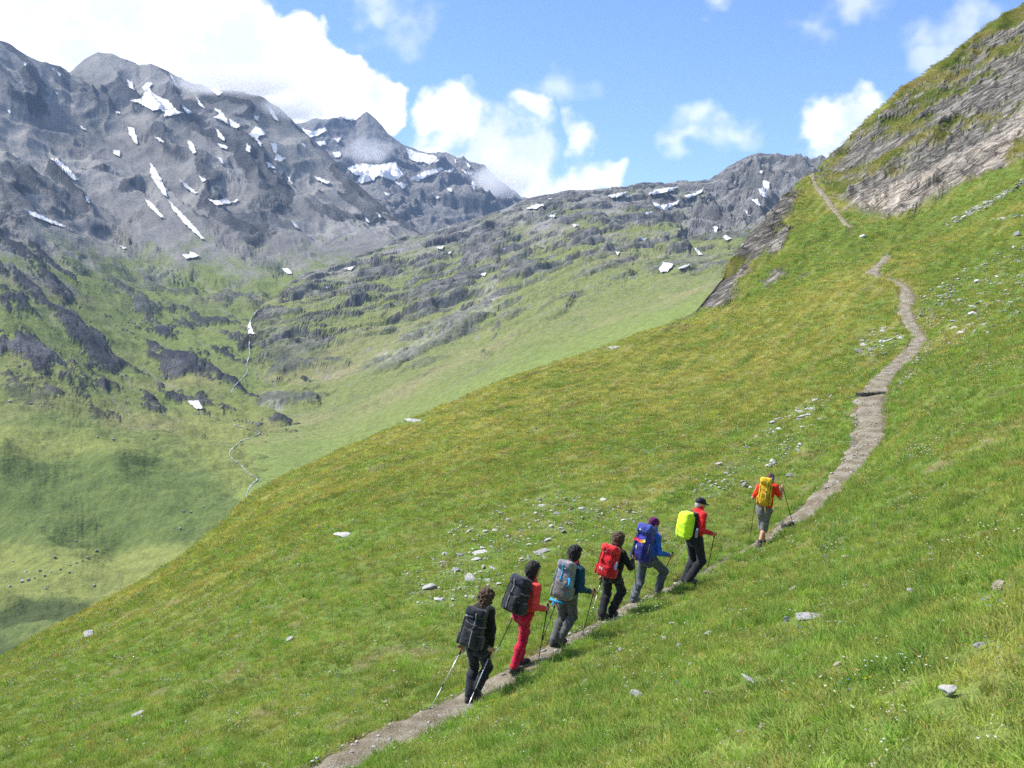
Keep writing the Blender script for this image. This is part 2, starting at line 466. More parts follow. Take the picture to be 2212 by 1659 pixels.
# ---- the path: traced centre line with width in metres
PATH_PIX = [(560, 1750, 0.70), (640, 1706, 0.70), (735, 1655, 0.70), (800, 1615, 0.70), (900, 1572, 0.68), (985, 1532, 0.67), (1030, 1510, 0.65), (1090, 1465, 0.50), (1135, 1445, 0.45), (1207, 1399, 0.39), (1260, 1372, 0.37), (1306, 1346, 0.35), (1350, 1322, 0.35), (1395, 1300, 0.32), (1445, 1277, 0.32), (1490, 1256, 0.32), (1545, 1228, 0.32),
            (1600, 1200, 0.32), (1655, 1172, 0.38), (1705, 1138, 0.58), (1760, 1098, 0.75), (1815, 1048, 0.85), (1862, 990, 0.92), (1885, 930, 0.95), (1878, 885, 0.95), (1885, 855, 0.92), (1902, 828, 0.88), (1940, 790, 0.88), (1975, 755, 0.85), (1990, 735, 0.78), (1978, 716, 0.61), (1962, 690, 0.68), (1955, 665, 0.85), (1962, 645, 0.82), (1955, 625, 0.75), (1935, 608, 0.61), (1905, 598, 0.61), (1882, 590, 0.88), (1895, 578, 0.88), (1912, 563, 0.82), (1921, 552, 0.82)]
PATH_FAR = [(1838, 492, 0.45), (1822, 478, 0.53), (1810, 462, 0.67), (1800, 450, 0.63), (1788, 432, 0.71), (1772, 412, 0.71), (1760, 398, 0.58), (1754, 382, 0.67), (1756, 374, 0.58)]
def resample(P, step):
    d = np.concatenate([[0], np.cumsum(np.linalg.norm(np.diff(P[:, :3], axis=0), axis=1))])
    t = np.arange(0, d[-1], step)
    return np.stack([np.interp(t, d, P[:, k]) for k in range(P.shape[1])], 1)
def smooth_line(P, n):
    for _ in range(n):
        Q = P.copy(); Q[1:-1, :3] = 0.25 * P[:-2, :3] + 0.5 * P[1:-1, :3] + 0.25 * P[2:, :3]; P = Q
    return P
def trace(pix):
    return np.array([list(mead.pick(a, b)) + [w] for a, b, w in pix])
path_c = smooth_line(resample(trace(PATH_PIX), 0.25), 5)
path_f = smooth_line(resample(trace(PATH_FAR), 0.5), 2)
def path_field(X, Y, P, lim):
    """distance to the centre line and its height and half width there"""
    best = np.full(X.shape, 1e9); hz = np.zeros(X.shape); hw = np.full(X.shape, 0.5); side = np.zeros(X.shape)
    Xr, Yr = X.ravel(), Y.ravel(); shp = X.shape
    best, hz, hw, side = best.ravel(), hz.ravel(), hw.ravel(), side.ravel()
    pool = None
    for i in range(len(P) - 1):
        x1, y1, z1, w1 = P[i]; x2, y2, z2, w2 = P[i + 1]
        if i % 16 == 0:
            c = P[i:i + 17]; pool = np.flatnonzero((Xr > c[:, 0].min() - lim) & (Xr < c[:, 0].max() + lim) & (Yr > c[:, 1].min() - lim) & (Yr < c[:, 1].max() + lim))
        sel = pool[(np.abs(Xr[pool] - x1) < lim) & (np.abs(Yr[pool] - y1) < lim)]
        if not len(sel): continue
        xx = Xr[sel]; yy = Yr[sel]
        vx, vy = x2 - x1, y2 - y1
        t = np.clip(((xx - x1) * vx + (yy - y1) * vy) / (vx * vx + vy * vy + 1e-9), 0, 1)
        d = np.hypot(xx - x1 - t * vx, yy - y1 - t * vy)
        b = best[sel]; up = d < b
        b = np.where(up, d, b); best[sel] = b
        for arr, val in ((hz, z1 + t * (z2 - z1)), (hw, (w1 + t * (w2 - w1)) / 2), (side, np.sign(vx * (yy - y1) - vy * (xx - x1)))):
            c = arr[sel]; arr[sel] = np.where(up, val, c)
    return best.reshape(shp), hz.reshape(shp), hw.reshape(shp), side.reshape(shp)
pd, phz, phw, pside = path_field(mead.X, mead.Yf, path_c, 3.0)
pd2, phz2, phw2, ps2 = path_field(mead.X, mead.Yf, path_f, 3.5)
use2 = pd2 < pd
pd = np.where(use2, pd2, pd); phz = np.where(use2, phz2, phz); phw = np.where(use2, phw2, phw)
edge_n = fbm(mead.X / 0.5, mead.Yf / 0.5, 2, 91) * 0.10
k = 1 - sstep(pd - phw + edge_n, -0.02, 0.30)
lip = np.exp(-((pd - phw - 0.24) / 0.20) ** 2) * 0.10 * (pd < 50)
mead.Z = mead.Z * (1 - k) + (phz - 0.045) * k + lip * (1 - k)
path_mask = 1 - sstep(pd - phw + edge_n, -0.05, 0.12)
path_mask[pd > 50] = 0

# ---- colours of the meadow (what grows there), far patches
yel = fbm(mead.X / 7.0, mead.Yf / 7.0, 4, 101, 0.6)
far_t = sstep(mead.Yf, 22, 75)
# warm, dry turf on the middle of the slope; lush green below the cliff and close by
lush = soft_mask(pxm + fbm(mead.X / 6., mead.Yf / 6., 3, 107) * 30, pym + fbm(mead.X / 6. + 9, mead.Yf / 6., 3, 109) * 25,
                 [[(1660, 560), (1740, 480), (1800, 470), (1880, 480), (2050, 440), (2220, 350), (2220, 430), (1990, 520), (1880, 555), (1790, 580), (1690, 640), (1600, 650)],
                  [(1990, 560), (2230, 470), (2230, 700), (2060, 700), (2010, 640)]], 16)
dry = sstep(yel * 0.50 + fbm(sg / 4.5, sh / 1.1, 4, 105, 0.62) * 0.60 + far_t * 0.62 - 0.30 - lush * 0.9, -0.30, 0.75)
red = sstep(fbm(sg / 3.4, sh / 1.5, 4, 113, 0.6), 0.25, 0.9) * 0.85
def lerp3(a, b, t): return np.asarray(a)[None, None, :] * (1 - t[..., None]) + np.asarray(b)[None, None, :] * t[..., None]
G_LUSH, G_DRY, G_RED, SOIL = (0.132, 0.192, 0.042), (0.238, 0.240, 0.072), (0.215, 0.160, 0.070), (0.13, 0.095, 0.062)
gcol = lerp3(G_LUSH, G_DRY, dry)
gcol = gcol * (1 - red[..., None] * 0.55) + np.asarray(G_RED) * red[..., None] * 0.55
moss = rock_zone * (1 - rk)
mosscol = lerp3((0.085, 0.115, 0.022), (0.17, 0.15, 0.05), sstep(fbm(sa / 6, sb / 3, 3, 117), -0.4, 0.6))
gcol = gcol * (1 - moss[..., None]) + mosscol * moss[..., None]
tone = fbm(sa / 14.0, sb / 0.8 + wy * .1, 4, 121) * 0.8 + (bed2 - 0.45) * 0.9
warm = sstep(bare + 0.4 * big, 0.15, 0.9)
rcol = lerp3((0.205, 0.195, 0.172), (0.42, 0.37, 0.305), warm) * (1 + 0.32 * tone[..., None])
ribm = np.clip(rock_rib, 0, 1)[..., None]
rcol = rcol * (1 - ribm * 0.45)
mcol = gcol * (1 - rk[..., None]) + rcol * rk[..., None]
soilm = np.clip(1 - np.abs(pd - phw - 0.05) / 0.16, 0, 1) * 0.8 * (pd < 50)
mcol = mcol * (1 - soilm[..., None]) + np.asarray(SOIL) * soilm[..., None]
mcol = mcol * (1 - path_mask[..., None]) + np.asarray((0.17, 0.15, 0.125)) * path_mask[..., None]
mcol = np.clip(mcol, 0.01, 0.8)

# thin, bare places in the turf show brown earth
thin = sstep(fbm(mead.X / 1.6, mead.Yf / 1.6, 4, 821, 0.6), 0.34, 0.85) * (1 - rock_zone)
mcol = mcol * (1 - 0.6 * thin[..., None]) + np.asarray((0.20, 0.155, 0.085)) * 0.6 * thin[..., None]
def mat_meadow():
    m, nt, out = new_mat('hillside_turf_and_rock'); g = NT(nt)
    at = g.n('ShaderNodeAttribute', attribute_name='col')
    geo = g.n('ShaderNodeNewGeometry')
    n1 = g.noise(geo.outputs['Position'], 7.0, 3.0, 0.65)
    n2 = g.noise(geo.outputs['Position'], 1.3, 2.0, 0.6)
    v = g.math('MULTIPLY', g.ramp(n1, 0.2, 0.8, 0.55, 1.4, False), g.ramp(n2, 0.2, 0.8, 0.8, 1.2, False))
    c = g.vmath('SCALE', at.outputs['Color']); g.l(v, c.node.inputs['Scale'])
    # bedded, cracked rock where the alpha of the colour says so: noise drawn out along the beds
    P = geo.outputs['Position']; rkm = at.outputs['Alpha']
    cv = g.n('ShaderNodeCombineXYZ')
    g.l(g.math('MULTIPLY', g.vmath('DOT_PRODUCT', P, (0.80, 0.25, 0.54)), 0.10), cv.inputs[0])
    g.l(g.math('MULTIPLY', g.vmath('DOT_PRODUCT', P, (-0.54, 0.15, 0.84)), 0.75), cv.inputs[1])
    g.l(g.math('MULTIPLY', g.vmath('DOT_PRODUCT', P, (0.2, -0.95, 0.2)), 0.20), cv.inputs[2])
    s1 = g.noise(cv.outputs[0], 1.0, 5.0, 0.68); s2 = g.noise(cv.outputs[0], 3.1, 3.0, 0.6)
    crack = g.ramp(g.math('ABSOLUTE', g.math('SUBTRACT', s1, 0.5)), 0.0, 0.055)
    pale = g.ramp(s2, 0.5, 0.68)
    blk = g.n('ShaderNodeTexVoronoi', feature='DISTANCE_TO_EDGE'); g.l(g.vmath('MULTIPLY', cv.outputs[0], (3.2, 1.0, 1.6)), blk.inputs['Vector']); blk.inputs['Scale'].default_value = 0.9
    crack = g.math('MULTIPLY', g.math('MAXIMUM', crack, 0.35), g.ramp(blk.outputs['Distance'], 0.0, 0.07, 0.3, 1.0))
    rc = g.mix(g.math('SUBTRACT', 1.0, crack), c, (0.060, 0.056, 0.050))
    rc = g.mix(g.math('MULTIPLY', pale, 0.55), rc, (0.52, 0.47, 0.41))
    c = g.mix(rkm, c, rc)
    nb = g.noise(geo.outputs['Position'], 3.0, 4.0, 0.75)
    hgt = g.math('ADD', g.math('MULTIPLY', nb, 0.25), g.math('MULTIPLY', rkm, g.math('ADD', g.math('MULTIPLY', s1, 2.4), g.math('MULTIPLY', crack, 0.25))))
    b = g.bsdf(c, 0.95, 0.1, g.bump(hgt, 0.75, 1.0))
    g.l(b.outputs[0], out.inputs[0]); return m
MAT_MEADOW = mat_meadow()
def close_near(sheet):
    """ground under and behind the camera: part of the same hillside"""
    xs = np.concatenate([np.linspace(-40, -4, 19), np.linspace(-3.6, 3.6, 19), np.linspace(4, 40, 19)])
    ys = np.concatenate([np.linspace(-40, -2, 20), np.linspace(-1.6, 1.58, 9)])
    XX, YY = np.meshgrid(xs, ys, indexing='ij')
    ZZ = A0 * XX + B0 * YY - H0 - 0.02
    return np.stack([XX, YY, ZZ], -1).reshape(-1, 3), grid_faces(len(xs), len(ys))
vn, fn = close_near(mead)
V0 = mead.verts(); Fm = grid_faces(len(mead.U), mead.Z.shape[1])
allc = np.concatenate([np.concatenate([mcol, rk[..., None]], -1).reshape(-1, 4), np.repeat(np.asarray(G_LUSH + (0.0,))[None], len(vn), 0)])
hillside = mesh_obj('hillside', np.concatenate([V0, vn]), np.concatenate([Fm, fn + len(V0)]), MAT_MEADOW, col=allc)
tag(hillside, 'steep green alpine meadow slope rising to a rocky rib on the right', None, None, 'structure')
# ================================================================== VALLEY AND MOUNTAINS
def far_base(u, y): return 0 * u + 0 * y - 150.0 / y
A_SIL = [(-2500, -300, 2600), (-700, -120, 2900), (-300, -30, 3100), (0, 85, 3300), (50, 112, 3350), (90, 130, 3400), (130, 145, 3500), (150, 152, 3600), (180, 128, 3690), (212, 113, 3720), (240, 117, 3720), (262, 128, 3700), (300, 140, 3690), (325, 133, 3690), (360, 150, 3680), (400, 172, 3650),
         (480, 192, 3600), (560, 205, 3520), (600, 228, 3480), (650, 275, 3400), (700, 325, 3330), (740, 365, 3250), (800, 420, 3120), (860, 472, 2980), (905, 505, 2880), (960, 530, 2780), (1060, 570, 2600), (1500, 640, 2300)]
A_PTS = [(0, 1460, 500), (0, 1400, 550), (0, 1345, 612), (0, 1292, 632), (0, 1250, 690), (0, 1188, 775), (0, 1080, 822), (0, 985, 860), (0, 930, 960), (0, 850, 1060), (0, 700, 1290), (0, 560, 1620), (0, 430, 2050), (0, 250, 2750),
         (250, 1380, 545), (250, 1300, 640), (250, 1250, 690), (250, 1198, 765), (250, 1085, 822), (250, 992, 868), (250, 955, 960), (250, 850, 1200), (250, 700, 1600), (250, 560, 2050), (250, 400, 2600), (250, 250, 3250),
         (450, 1190, 690), (450, 1150, 745), (450, 1040, 855), (450, 1005, 900), (450, 900, 1180), (450, 780, 1450), (450, 650, 1900), (450, 560, 2200), (450, 400, 2700), (450, 280, 3200),
         (540, 1090, 790), (540, 970, 1015), (540, 890, 1230), (530, 780, 1450), (540, 700, 1700), (600, 615, 2080), (640, 600, 2130), (700, 575, 2250), (700, 450, 2750), (700, 380, 3050), (850, 540, 2450),
         (700, 720, 1700), (900, 700, 1900), (1200, 760, 1800), (-600, 1500, 480), (-600, 1000, 860), (-600, 600, 1600), (-600, 300, 2300), (600, 560, 2250), (600, 400, 2850)]
C_SIL = [(300, 1010, 1050), (430, 885, 1250), (500, 800, 1440), (545, 692, 1750), (570, 662, 1850), (600, 643, 1930), (640, 606, 2060), (700, 582, 2160), (760, 560, 2250), (830, 533, 2350), (900, 511, 2440), (960, 494, 2510), (1000, 482, 2540), (1060, 462, 2570), (1100, 448, 2590), (1150, 433, 2600),
         (1230, 419, 2650), (1320, 411, 2700), (1400, 401, 2780), (1460, 396, 2840), (1500, 395, 2890), (1530, 391, 2930), (1570, 367, 3000), (1600, 350, 3060), (1625, 340, 3100), (1660, 338, 3120), (1700, 341, 3130), (1740, 343, 3140), (1780, 347, 3150), (1900, 385, 3150), (2300, 470, 3150), (3200, 560, 3100)]
C_PTS = [(480, 1110, 785), (540, 1070, 810), (540, 960, 1035), (540, 885, 1240), (580, 780, 1450), (600, 700, 1700), (620, 1000, 930), (700, 960, 1030), (700, 885, 1190), (700, 800, 1370), (700, 700, 1660), (700, 630, 1930),
         (900, 900, 1040), (900, 800, 1260), (900, 700, 1560), (900, 600, 1980), (900, 550, 2220), (1100, 820, 1010), (1100, 700, 1360), (1100, 600, 1760), (1100, 510, 2200), (1300, 760, 960), (1300, 680, 1200), (1300, 600, 1500), (1300, 480, 2150), (1300, 440, 2450),
         (1500, 690, 900), (1500, 620, 1250), (1500, 560, 1600), (1500, 450, 2450), (1650, 600, 1150), (1650, 540, 1600), (1650, 430, 2600), (1800, 560, 1200), (1800, 450, 2400), (2300, 600, 1200)]
B_SIL = [(380, 380, 6000), (560, 300, 6000), (640, 266, 5950), (690, 258, 5950), (740, 251, 6000), (768, 262, 6000), (792, 241, 6000), (812, 252, 5980), (840, 284, 5920), (870, 309, 5900), (910, 322, 5900), (960, 334, 5850), (1000, 345, 5850), (1045, 352, 5800), (1090, 395, 5700), (1130, 430, 5600), (1250, 470, 5400), (1700, 520, 5200)]
B_PTS = [(640, 400, 5000), (640, 520, 4100), (800, 520, 3900), (800, 430, 4600), (800, 350, 5300), (950, 520, 3800), (950, 440, 4500), (950, 380, 5200), (1050, 480, 4200), (1100, 520, 3900), (1300, 560, 3700)]

def mountain_mat(name, bscale):
    m, nt, out = new_mat(name); g = NT(nt)
    at = g.n('ShaderNodeAttribute', attribute_name='col')
    geo = g.n('ShaderNodeNewGeometry')
    n1 = g.noise(geo.outputs['Position'], 0.16 / bscale, 6.0, 0.78)
    rkm = at.outputs['Alpha']
    v = g.math('ADD', 1.0, g.math('MULTIPLY', g.math('SUBTRACT', n1, 0.5), g.ramp(rkm, 0.0, 1.0, 1.7, 2.6, False)))
    c = g.vmath('SCALE', at.outputs['Color']); g.l(v, c.node.inputs['Scale'])
    nb = g.noise(geo.outputs['Position'], 0.09 / bscale, 5.0, 0.78)
    bs = g.math('MULTIPLY', nb, g.ramp(rkm, 0.0, 1.0, 0.35, 1.25, False))
    b = g.bsdf(c, 0.95, 0.08, g.bump(bs, 0.85, 9.0 * bscale))
    g.l(b.outputs[0], out.inputs[0]); return m
ROCK_D, ROCK_L, SCREE, TURF, TURF_Y, TURF_D = (0.056, 0.059, 0.068), (0.170, 0.172, 0.180), (0.262, 0.256, 0.242), (0.148, 0.184, 0.056), (0.225, 0.212, 0.088), (0.085, 0.118, 0.042)
def c3(a, b, t): return np.asarray(a)[None, None, :] * (1 - t[..., None]) + np.asarray(b)[None, None, :] * t[..., None]
def mixc(c, b, t): return c * (1 - t[..., None]) + (np.asarray(b)[None, None, :] if np.ndim(b) == 1 else b) * t[..., None]

# ---------------- left massif and the valley below it
A = Sheet(A_PTS, A_SIL, far_base, 400.0, ucols(-30, 1010, 560, -1.5, 0.25, 25), 470, 22, p=1.35, back=1.5, drop=0.6, w=0.10, reg=4e-4)
X, Y, Z = A.X, A.Yf, A.Z
px, py = proj(X, Y, Z)
nA = A.normals()
crest = 1 - 0.75 * np.exp(-((Y - A.ys[:, None]) / (0.035 * A.ys[:, None])) ** 2)
high = sstep(Y, 1500, 2500)                     # mountain proper
low = 1 - sstep(Y, 900, 1400)
# buttresses and gullies running down the face
u1 = X / 1.0 + fbm(X / 600, Y / 600, 3, 201) * 90
wq = fbm(X / 300, Y / 300, 3, 203) * 60
g1 = ridged((X - 0.35 * Y + wq) / 620, (Y + 0.2 * X) / 1500, 4, 207, 0.55)
fa_ = 0.46 * X - 0.89 * Y; fb_ = 0.89 * X + 0.46 * Y          # down the fall line / across it
g2 = ridged((fb_ + wq * 1.2) / 230, (fa_ + wq) / 900, 3, 211, 0.55)
oa = 0.56 * X - 0.83 * Y; ob = 0.83 * X + 0.56 * Y
cr = fbm(X / 90 + wq * .01, Y / 140, 5, 217, 0.6)
ribm_ = sstep(g2 + 0.30 * cr + 0.25 * fbm(X / 420, Y / 420, 3, 213), 0.34, 0.60)
fine = ridged((fb_ + wq * .8) / 74, (fa_ + wq) / 620, 3, 215, 0.5)
dA = high * ((g1 - 0.45) * 85 + (g2 - 0.4) * 60 + ribm_ * ((fine - 0.4) * 24 + cr * 8) + (1 - ribm_) * (fine - 0.4) * 7)
# broken crags: steps facing down the slope
def crags(X, Y, s, seed, t0, t1, an=1.0, oc=5):
    f = fbm(X / (s * an), Y / s, oc, seed, 0.5)
    return sstep(f, t0, t1), f
k1, f1 = crags(oa + wq, ob, 120, 223, 0.0, 0.55, 2.6, 3)
k2, f2 = crags(oa, ob, 60, 227, 0.1, 0.55, 2.2, 3)
k3, f3 = crags(X, Y, 26, 229, 0.15, 0.5, 1.3)
midz = sstep(Y, 950, 1250) * (1 - 0.55 * sstep(Y, 2300, 2900))
# the smooth scree fan in the middle of the face has no crags
fan = soft_mask(px + fbm(X / 60, Y / 90, 3, 231) * 14, py + fbm(X / 60 + 5, Y / 90, 3, 233) * 12,
                [[(330, 380), (345, 360), (420, 440), (470, 500), (560, 560), (640, 600), (640, 575), (560, 535), (480, 520), (450, 470), (470, 460), (560, 520), (620, 480), (700, 500), (790, 480), (890, 520), (700, 590), (640, 620), (470, 600), (400, 570), (290, 500), (240, 450), (300, 455)],
                 [(40, 470), (140, 480), (210, 510), (300, 540), (420, 585), (330, 580), (200, 540), (60, 490)], [(250, 225), (330, 250), (480, 340), (620, 420), (560, 420), (440, 330), (300, 270)]], 10)
crag_amt = midz * (1 - 0.9 * fan)
dA = dA * (1 - 0.72 * fan) + crag_amt * (k1 * 9 + k2 * 4.5 + k3 * 1.6) + fbm(X / 40, Y / 40, 4, 237) * np.interp(Y, [350, 900, 2000], [1.6, 3.0, 3.0])
# green hills on the valley's left side: soft folds
hill = fbm(X / 90 + Y / 160, Y / 60, 3, 241) * 5 + fbm(X / 30, Y / 20, 3, 243) * 2.0 + fbm(X / 9, Y / 8, 3, 244) * 0.9 + fbm(X / 70 + Y / 90, Y / 9 + X / 40, 3, 248) * 1.3
dA = dA + hill * (1 - sstep(Y, 1000, 1500)) * sstep(Y, 420, 520)
# eroded bank at the lower left
bankm = soft_mask(px, py, [[(-80, 1292), (60, 1285), (130, 1295), (180, 1290), (230, 1300), (230, 1340), (100, 1345), (-80, 1345)]], 16)
dA = dA - bankm * 3
cn = fbm(oa / 150 + wq * .004, ob / 52, 5, 246, 0.62) + 0.25 * fbm(X / 26, Y / 17, 3, 245)
flank = soft_mask(px + f3 * 14, py + f2 * 14, [[(-90, 400), (30, 440), (90, 520), (160, 620), (200, 720), (280, 860), (100, 860), (-90, 860)]], 14)
step_ = soft_mask(px + f3 * 14, py + f2 * 14, [[(300, 600), (420, 575), (560, 580), (650, 612), (575, 690), (545, 800), (500, 850), (330, 850), (250, 760), (270, 660)]], 14)
dA = dA + sstep(cn + 0.34 * flank + 0.22 * step_ - 0.25, 0.0, 0.5) * 6 * sstep(Y, 1000, 1200) * (1 - high) * (1 - fan)
A.Z = A.Z + dA * crest
nA = A.normals()
steep = 1 - nA[..., 2]
streak0 = fbm(oa / 300, ob / 26, 4, 255, 0.6)
patch = fbm(X / 70, Y / 110, 5, 251, 0.6); patch2 = fbm(X / 260, Y / 320, 4, 257, 0.55)
alt = A.Z
rockA = sstep(steep + patch * 0.10 + cr * 0.03, 0.42, 0.58) * sstep(Y, 900, 1100)
ribs = sstep(ribm_ + patch * 0.35 + 0.25 * cr + 0.15 * fbm(X / 14, Y / 20, 3, 249), 0.42, 0.78) * high
rockA = np.maximum(rockA, ribs * 0.9)
outc = sstep(cn + 0.34 * flank + 0.22 * step_ - 0.25 + 0.15 * k2 + 0.26 * fbm(X / 9, Y / 8, 3, 247, 0.6), 0.04, 0.26) * sstep(Y, 1000, 1150) * (1 - 0.85 * high * (1 - flank)) * (1 - fan)
rockA = np.maximum(rockA * (1 - 0.7 * (1 - high)), outc)
rockA = np.maximum(rockA * (1 - 0.9 * fan), 0.25 * crag_amt * np.clip(k2 * 0.75 + k1 * 0.3 - 0.25, 0, 1) * sstep(steep, 0.12, 0.30))
grass = 1 - sstep(alt + patch * 70 + patch2 * 60 + streak0 * 40, -5, 140)
col = c3(SCREE, (0.17, 0.165, 0.16), sstep(patch2, -0.5, 0.6))
turf = c3(TURF, TURF_Y, 0.75 * sstep(patch2 + patch * 0.5, -0.05, 1.0))
streak = fbm(oa / 260, ob / 14, 4, 253, 0.6)
turf = mixc(turf, (0.070, 0.100, 0.036), sstep(fbm(X / 11, Y / 9, 4, 269, 0.65), 0.15, 0.75) * 0.55 * (1 - sstep(Y, 1100, 1700)))
turf = mixc(turf, (0.225, 0.215, 0.17), sstep(streak, 0.25, 0.9) * 0.6 * sstep(Y, 950, 1300))
turf = mixc(turf, TURF_D, sstep(fbm(X / 30, Y / 22, 4, 261, 0.65), 0.1, 0.7) * 0.75 * (1 - sstep(Y, 900, 1800)))
shrub_shade = soft_mask(px + fbm(X / 50, Y / 40, 3, 263) * 25, py + fbm(X / 50 + 7, Y / 40, 3, 265) * 18, [[(-100, 985), (150, 980), (330, 985), (440, 1020), (530, 1095), (500, 1130), (430, 1165), (250, 1180), (-100, 1175)], [(-100, 1330), (200, 1330), (120, 1420), (-100, 1480)]], 12)
turf = mixc(turf, (0.085, 0.125, 0.038), shrub_shade * 0.5)  # dark shrubs, and the hillside's shade painted into the turf colour
bench = soft_mask(px + fbm(X / 40, Y / 40, 3, 273) * 14, py + fbm(X / 40 + 3, Y / 40, 3, 275) * 9, [[(-100, 1180), (250, 1185), (440, 1160), (430, 1200), (250, 1290), (-100, 1290)], [(-100, 900), (150, 930), (330, 965), (200, 985), (-100, 985)], [(400, 890), (560, 880), (540, 1090), (500, 1060), (460, 1010), (380, 950)]], 10)
turf = mixc(turf, (0.215, 0.240, 0.070), bench * 0.65)
col = mixc(col, turf, grass)
stones = sstep(fbm(X / 9, Y / 12, 3, 267, 0.7), 0.55, 1.0) * sstep(Y, 900, 1500) * 0.55
col = mixc(col, ROCK_L, stones * (1 - fan))
rc = c3(ROCK_D, ROCK_L, sstep(cr + 0.5 * patch, -0.3, 1.3))
col = mixc(col, rc, rockA)
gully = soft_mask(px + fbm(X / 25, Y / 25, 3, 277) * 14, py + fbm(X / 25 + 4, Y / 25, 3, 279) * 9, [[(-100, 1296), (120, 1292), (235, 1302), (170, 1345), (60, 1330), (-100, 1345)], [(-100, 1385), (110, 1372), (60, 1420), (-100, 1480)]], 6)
col = mixc(col, (0.050, 0.070, 0.028), gully * 0.8)  # shadow in the gully and under the bank, painted as dark green
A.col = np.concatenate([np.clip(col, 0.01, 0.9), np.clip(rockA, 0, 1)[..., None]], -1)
MAT_A = mountain_mat('mountain_rock_and_turf', 1.0)
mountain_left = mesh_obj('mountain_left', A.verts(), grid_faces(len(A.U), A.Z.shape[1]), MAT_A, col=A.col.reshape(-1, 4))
tag(mountain_left, 'grey rocky massif with snow gullies above green valley slopes', None, None, 'structure')

# ---------------- rocky ridge closing the valley on the right
C_ = Sheet(C_PTS, C_SIL, far_base, 620.0, ucols(420, 1830, 600, -0.42, 0.9, 20), 400, 20, p=1.3, back=1.5, drop=0.55, w=0.10, reg=4e-4)
X, Y, Z = C_.X, C_.Yf, C_.Z
px, py = proj(X, Y, Z)
crest = 1 - 0.6 * np.exp(-((Y - C_.ys[:, None]) / (0.03 * C_.ys[:, None])) ** 2)
wq = fbm(X / 300, Y / 300, 3, 303) * 60
# ice-worn ribs that climb to the right
ra = (X * 0.86 + Y * 0.5); rb = (-X * 0.5 + Y * 0.86)
r1, q1 = crags(ra, rb, 130, 307, 0.02, 0.22, 2.6)
r2, q2 = crags(ra + wq, rb, 60, 311, 0.08, 0.30, 2.4)
r3, q3 = crags(ra, rb, 26, 313, 0.10, 0.42, 2.0)
rockzone = sstep(Y + fbm(X / 220, Y / 220, 3, 317) * 480, 1120, 1850)
topcrag = soft_mask(px + fbm(X / 60, Y / 90, 3, 331) * 16, py + fbm(X / 60 + 5, Y / 90, 3, 333) * 14, [[(1480, 470), (1530, 440), (1600, 375), (1640, 345), (1790, 350), (1800, 420), (1700, 430), (1640, 470), (1560, 510), (1480, 520)]], 10)
gul = ridged((X + 0.25 * Y + wq) / 150, (Y) / 420, 4, 337, 0.6)
lowc = soft_mask(px + fbm(X / 40, Y / 60, 3, 341) * 10, py + fbm(X / 40 + 5, Y / 60, 3, 343) * 6, [[(485, 880), (520, 855), (570, 838), (640, 843), (690, 855), (690, 872), (600, 878), (520, 886)], [(1085, 690), (1180, 665), (1240, 640), (1260, 640), (1200, 690), (1120, 730), (1050, 770), (1040, 760)],
             [(650, 700), (760, 690), (800, 700), (700, 720), (600, 770), (560, 790), (560, 770)], [(540, 820), (640, 780), (760, 770), (760, 785), (640, 800), (560, 830)]], 5)
dC = rockzone * (r1 * 13 + r2 * 8 + r3 * 3) + topcrag * ((gul - 0.4) * 85) + lowc * 10 * (0.6 + 0.4 * q3) + fbm(X / 60, Y / 60, 5, 347, 0.6) * np.interp(Y, [700, 1100, 1600], [0.8, 2.0, 5.0])
dC = dC + fbm(X / 160, Y / 130, 2, 349) * 8 * sstep(Y, 1000, 1300) * (1 - rockzone)
C_.Z = C_.Z + dC * crest - 30 * sstep(490 - (1106 + F * C_.Uf), 0, 60)
nC = C_.normals()
steep = 1 - nC[..., 2]
patch = fbm(ra / 90, rb / 40, 5, 351, 0.62); patch2 = fbm(ra / 330, rb / 160, 4, 357, 0.55)
grass = 1 - sstep(Y + patch * 420 + patch2 * 520 - topcrag * -900, 1750, 2650)
turf = c3((0.172, 0.200, 0.068), (0.240, 0.225, 0.108), sstep(patch2 * 0.7 + patch * 0.5, -0.2, 0.8))
turf = mixc(turf, TURF_D, sstep(fbm(X / 40, Y / 26, 4, 361, 0.65), 0.2, 0.8) * 0.45)
flatm = 1 - sstep(Y, 1000, 1200)
turf = mixc(turf, (0.178, 0.235, 0.064), flatm * 0.75)
col = c3((0.19, 0.185, 0.18), SCREE, sstep(patch, -0.6, 0.6))
col = mixc(col, turf, grass)
scr = soft_mask(px + fbm(X / 30, Y / 30, 4, 371) * 24, py + fbm(X / 30 + 7, Y / 30, 4, 373) * 14, [[(960, 690), (1030, 650), (1025, 690), (960, 730), (890, 770), (800, 790), (830, 760), (900, 740)], [(1040, 640), (1080, 620), (1070, 680), (1030, 700)], [(570, 870), (620, 868), (600, 895), (560, 892)]], 10)
col = mixc(col, (0.34, 0.33, 0.305), scr * sstep(fbm(X / 8, Y / 10, 3, 377, 0.7), -0.5, 0.4) * 0.9)
stones = sstep(fbm(X / 8, Y / 12, 3, 381, 0.7) + 0.5 * fbm(ra / 120, rb / 50, 3, 382), 0.25, 0.95) * sstep(Y, 1050, 1500) * 0.7
col = mixc(col, (0.25, 0.25, 0.245), stones)
crag0 = soft_mask(px + fbm(X / 14, Y / 20, 3, 391) * 7, py + fbm(X / 14 + 5, Y / 20, 3, 393) * 4, [[(488, 882), (530, 862), (600, 858), (680, 860), (688, 872), (600, 880), (520, 888)], [(640, 712), (700, 695), (790, 690), (780, 700), (700, 715), (650, 725)], [(600, 770), (660, 775), (740, 768), (740, 780), (650, 795), (570, 815)]], 3)
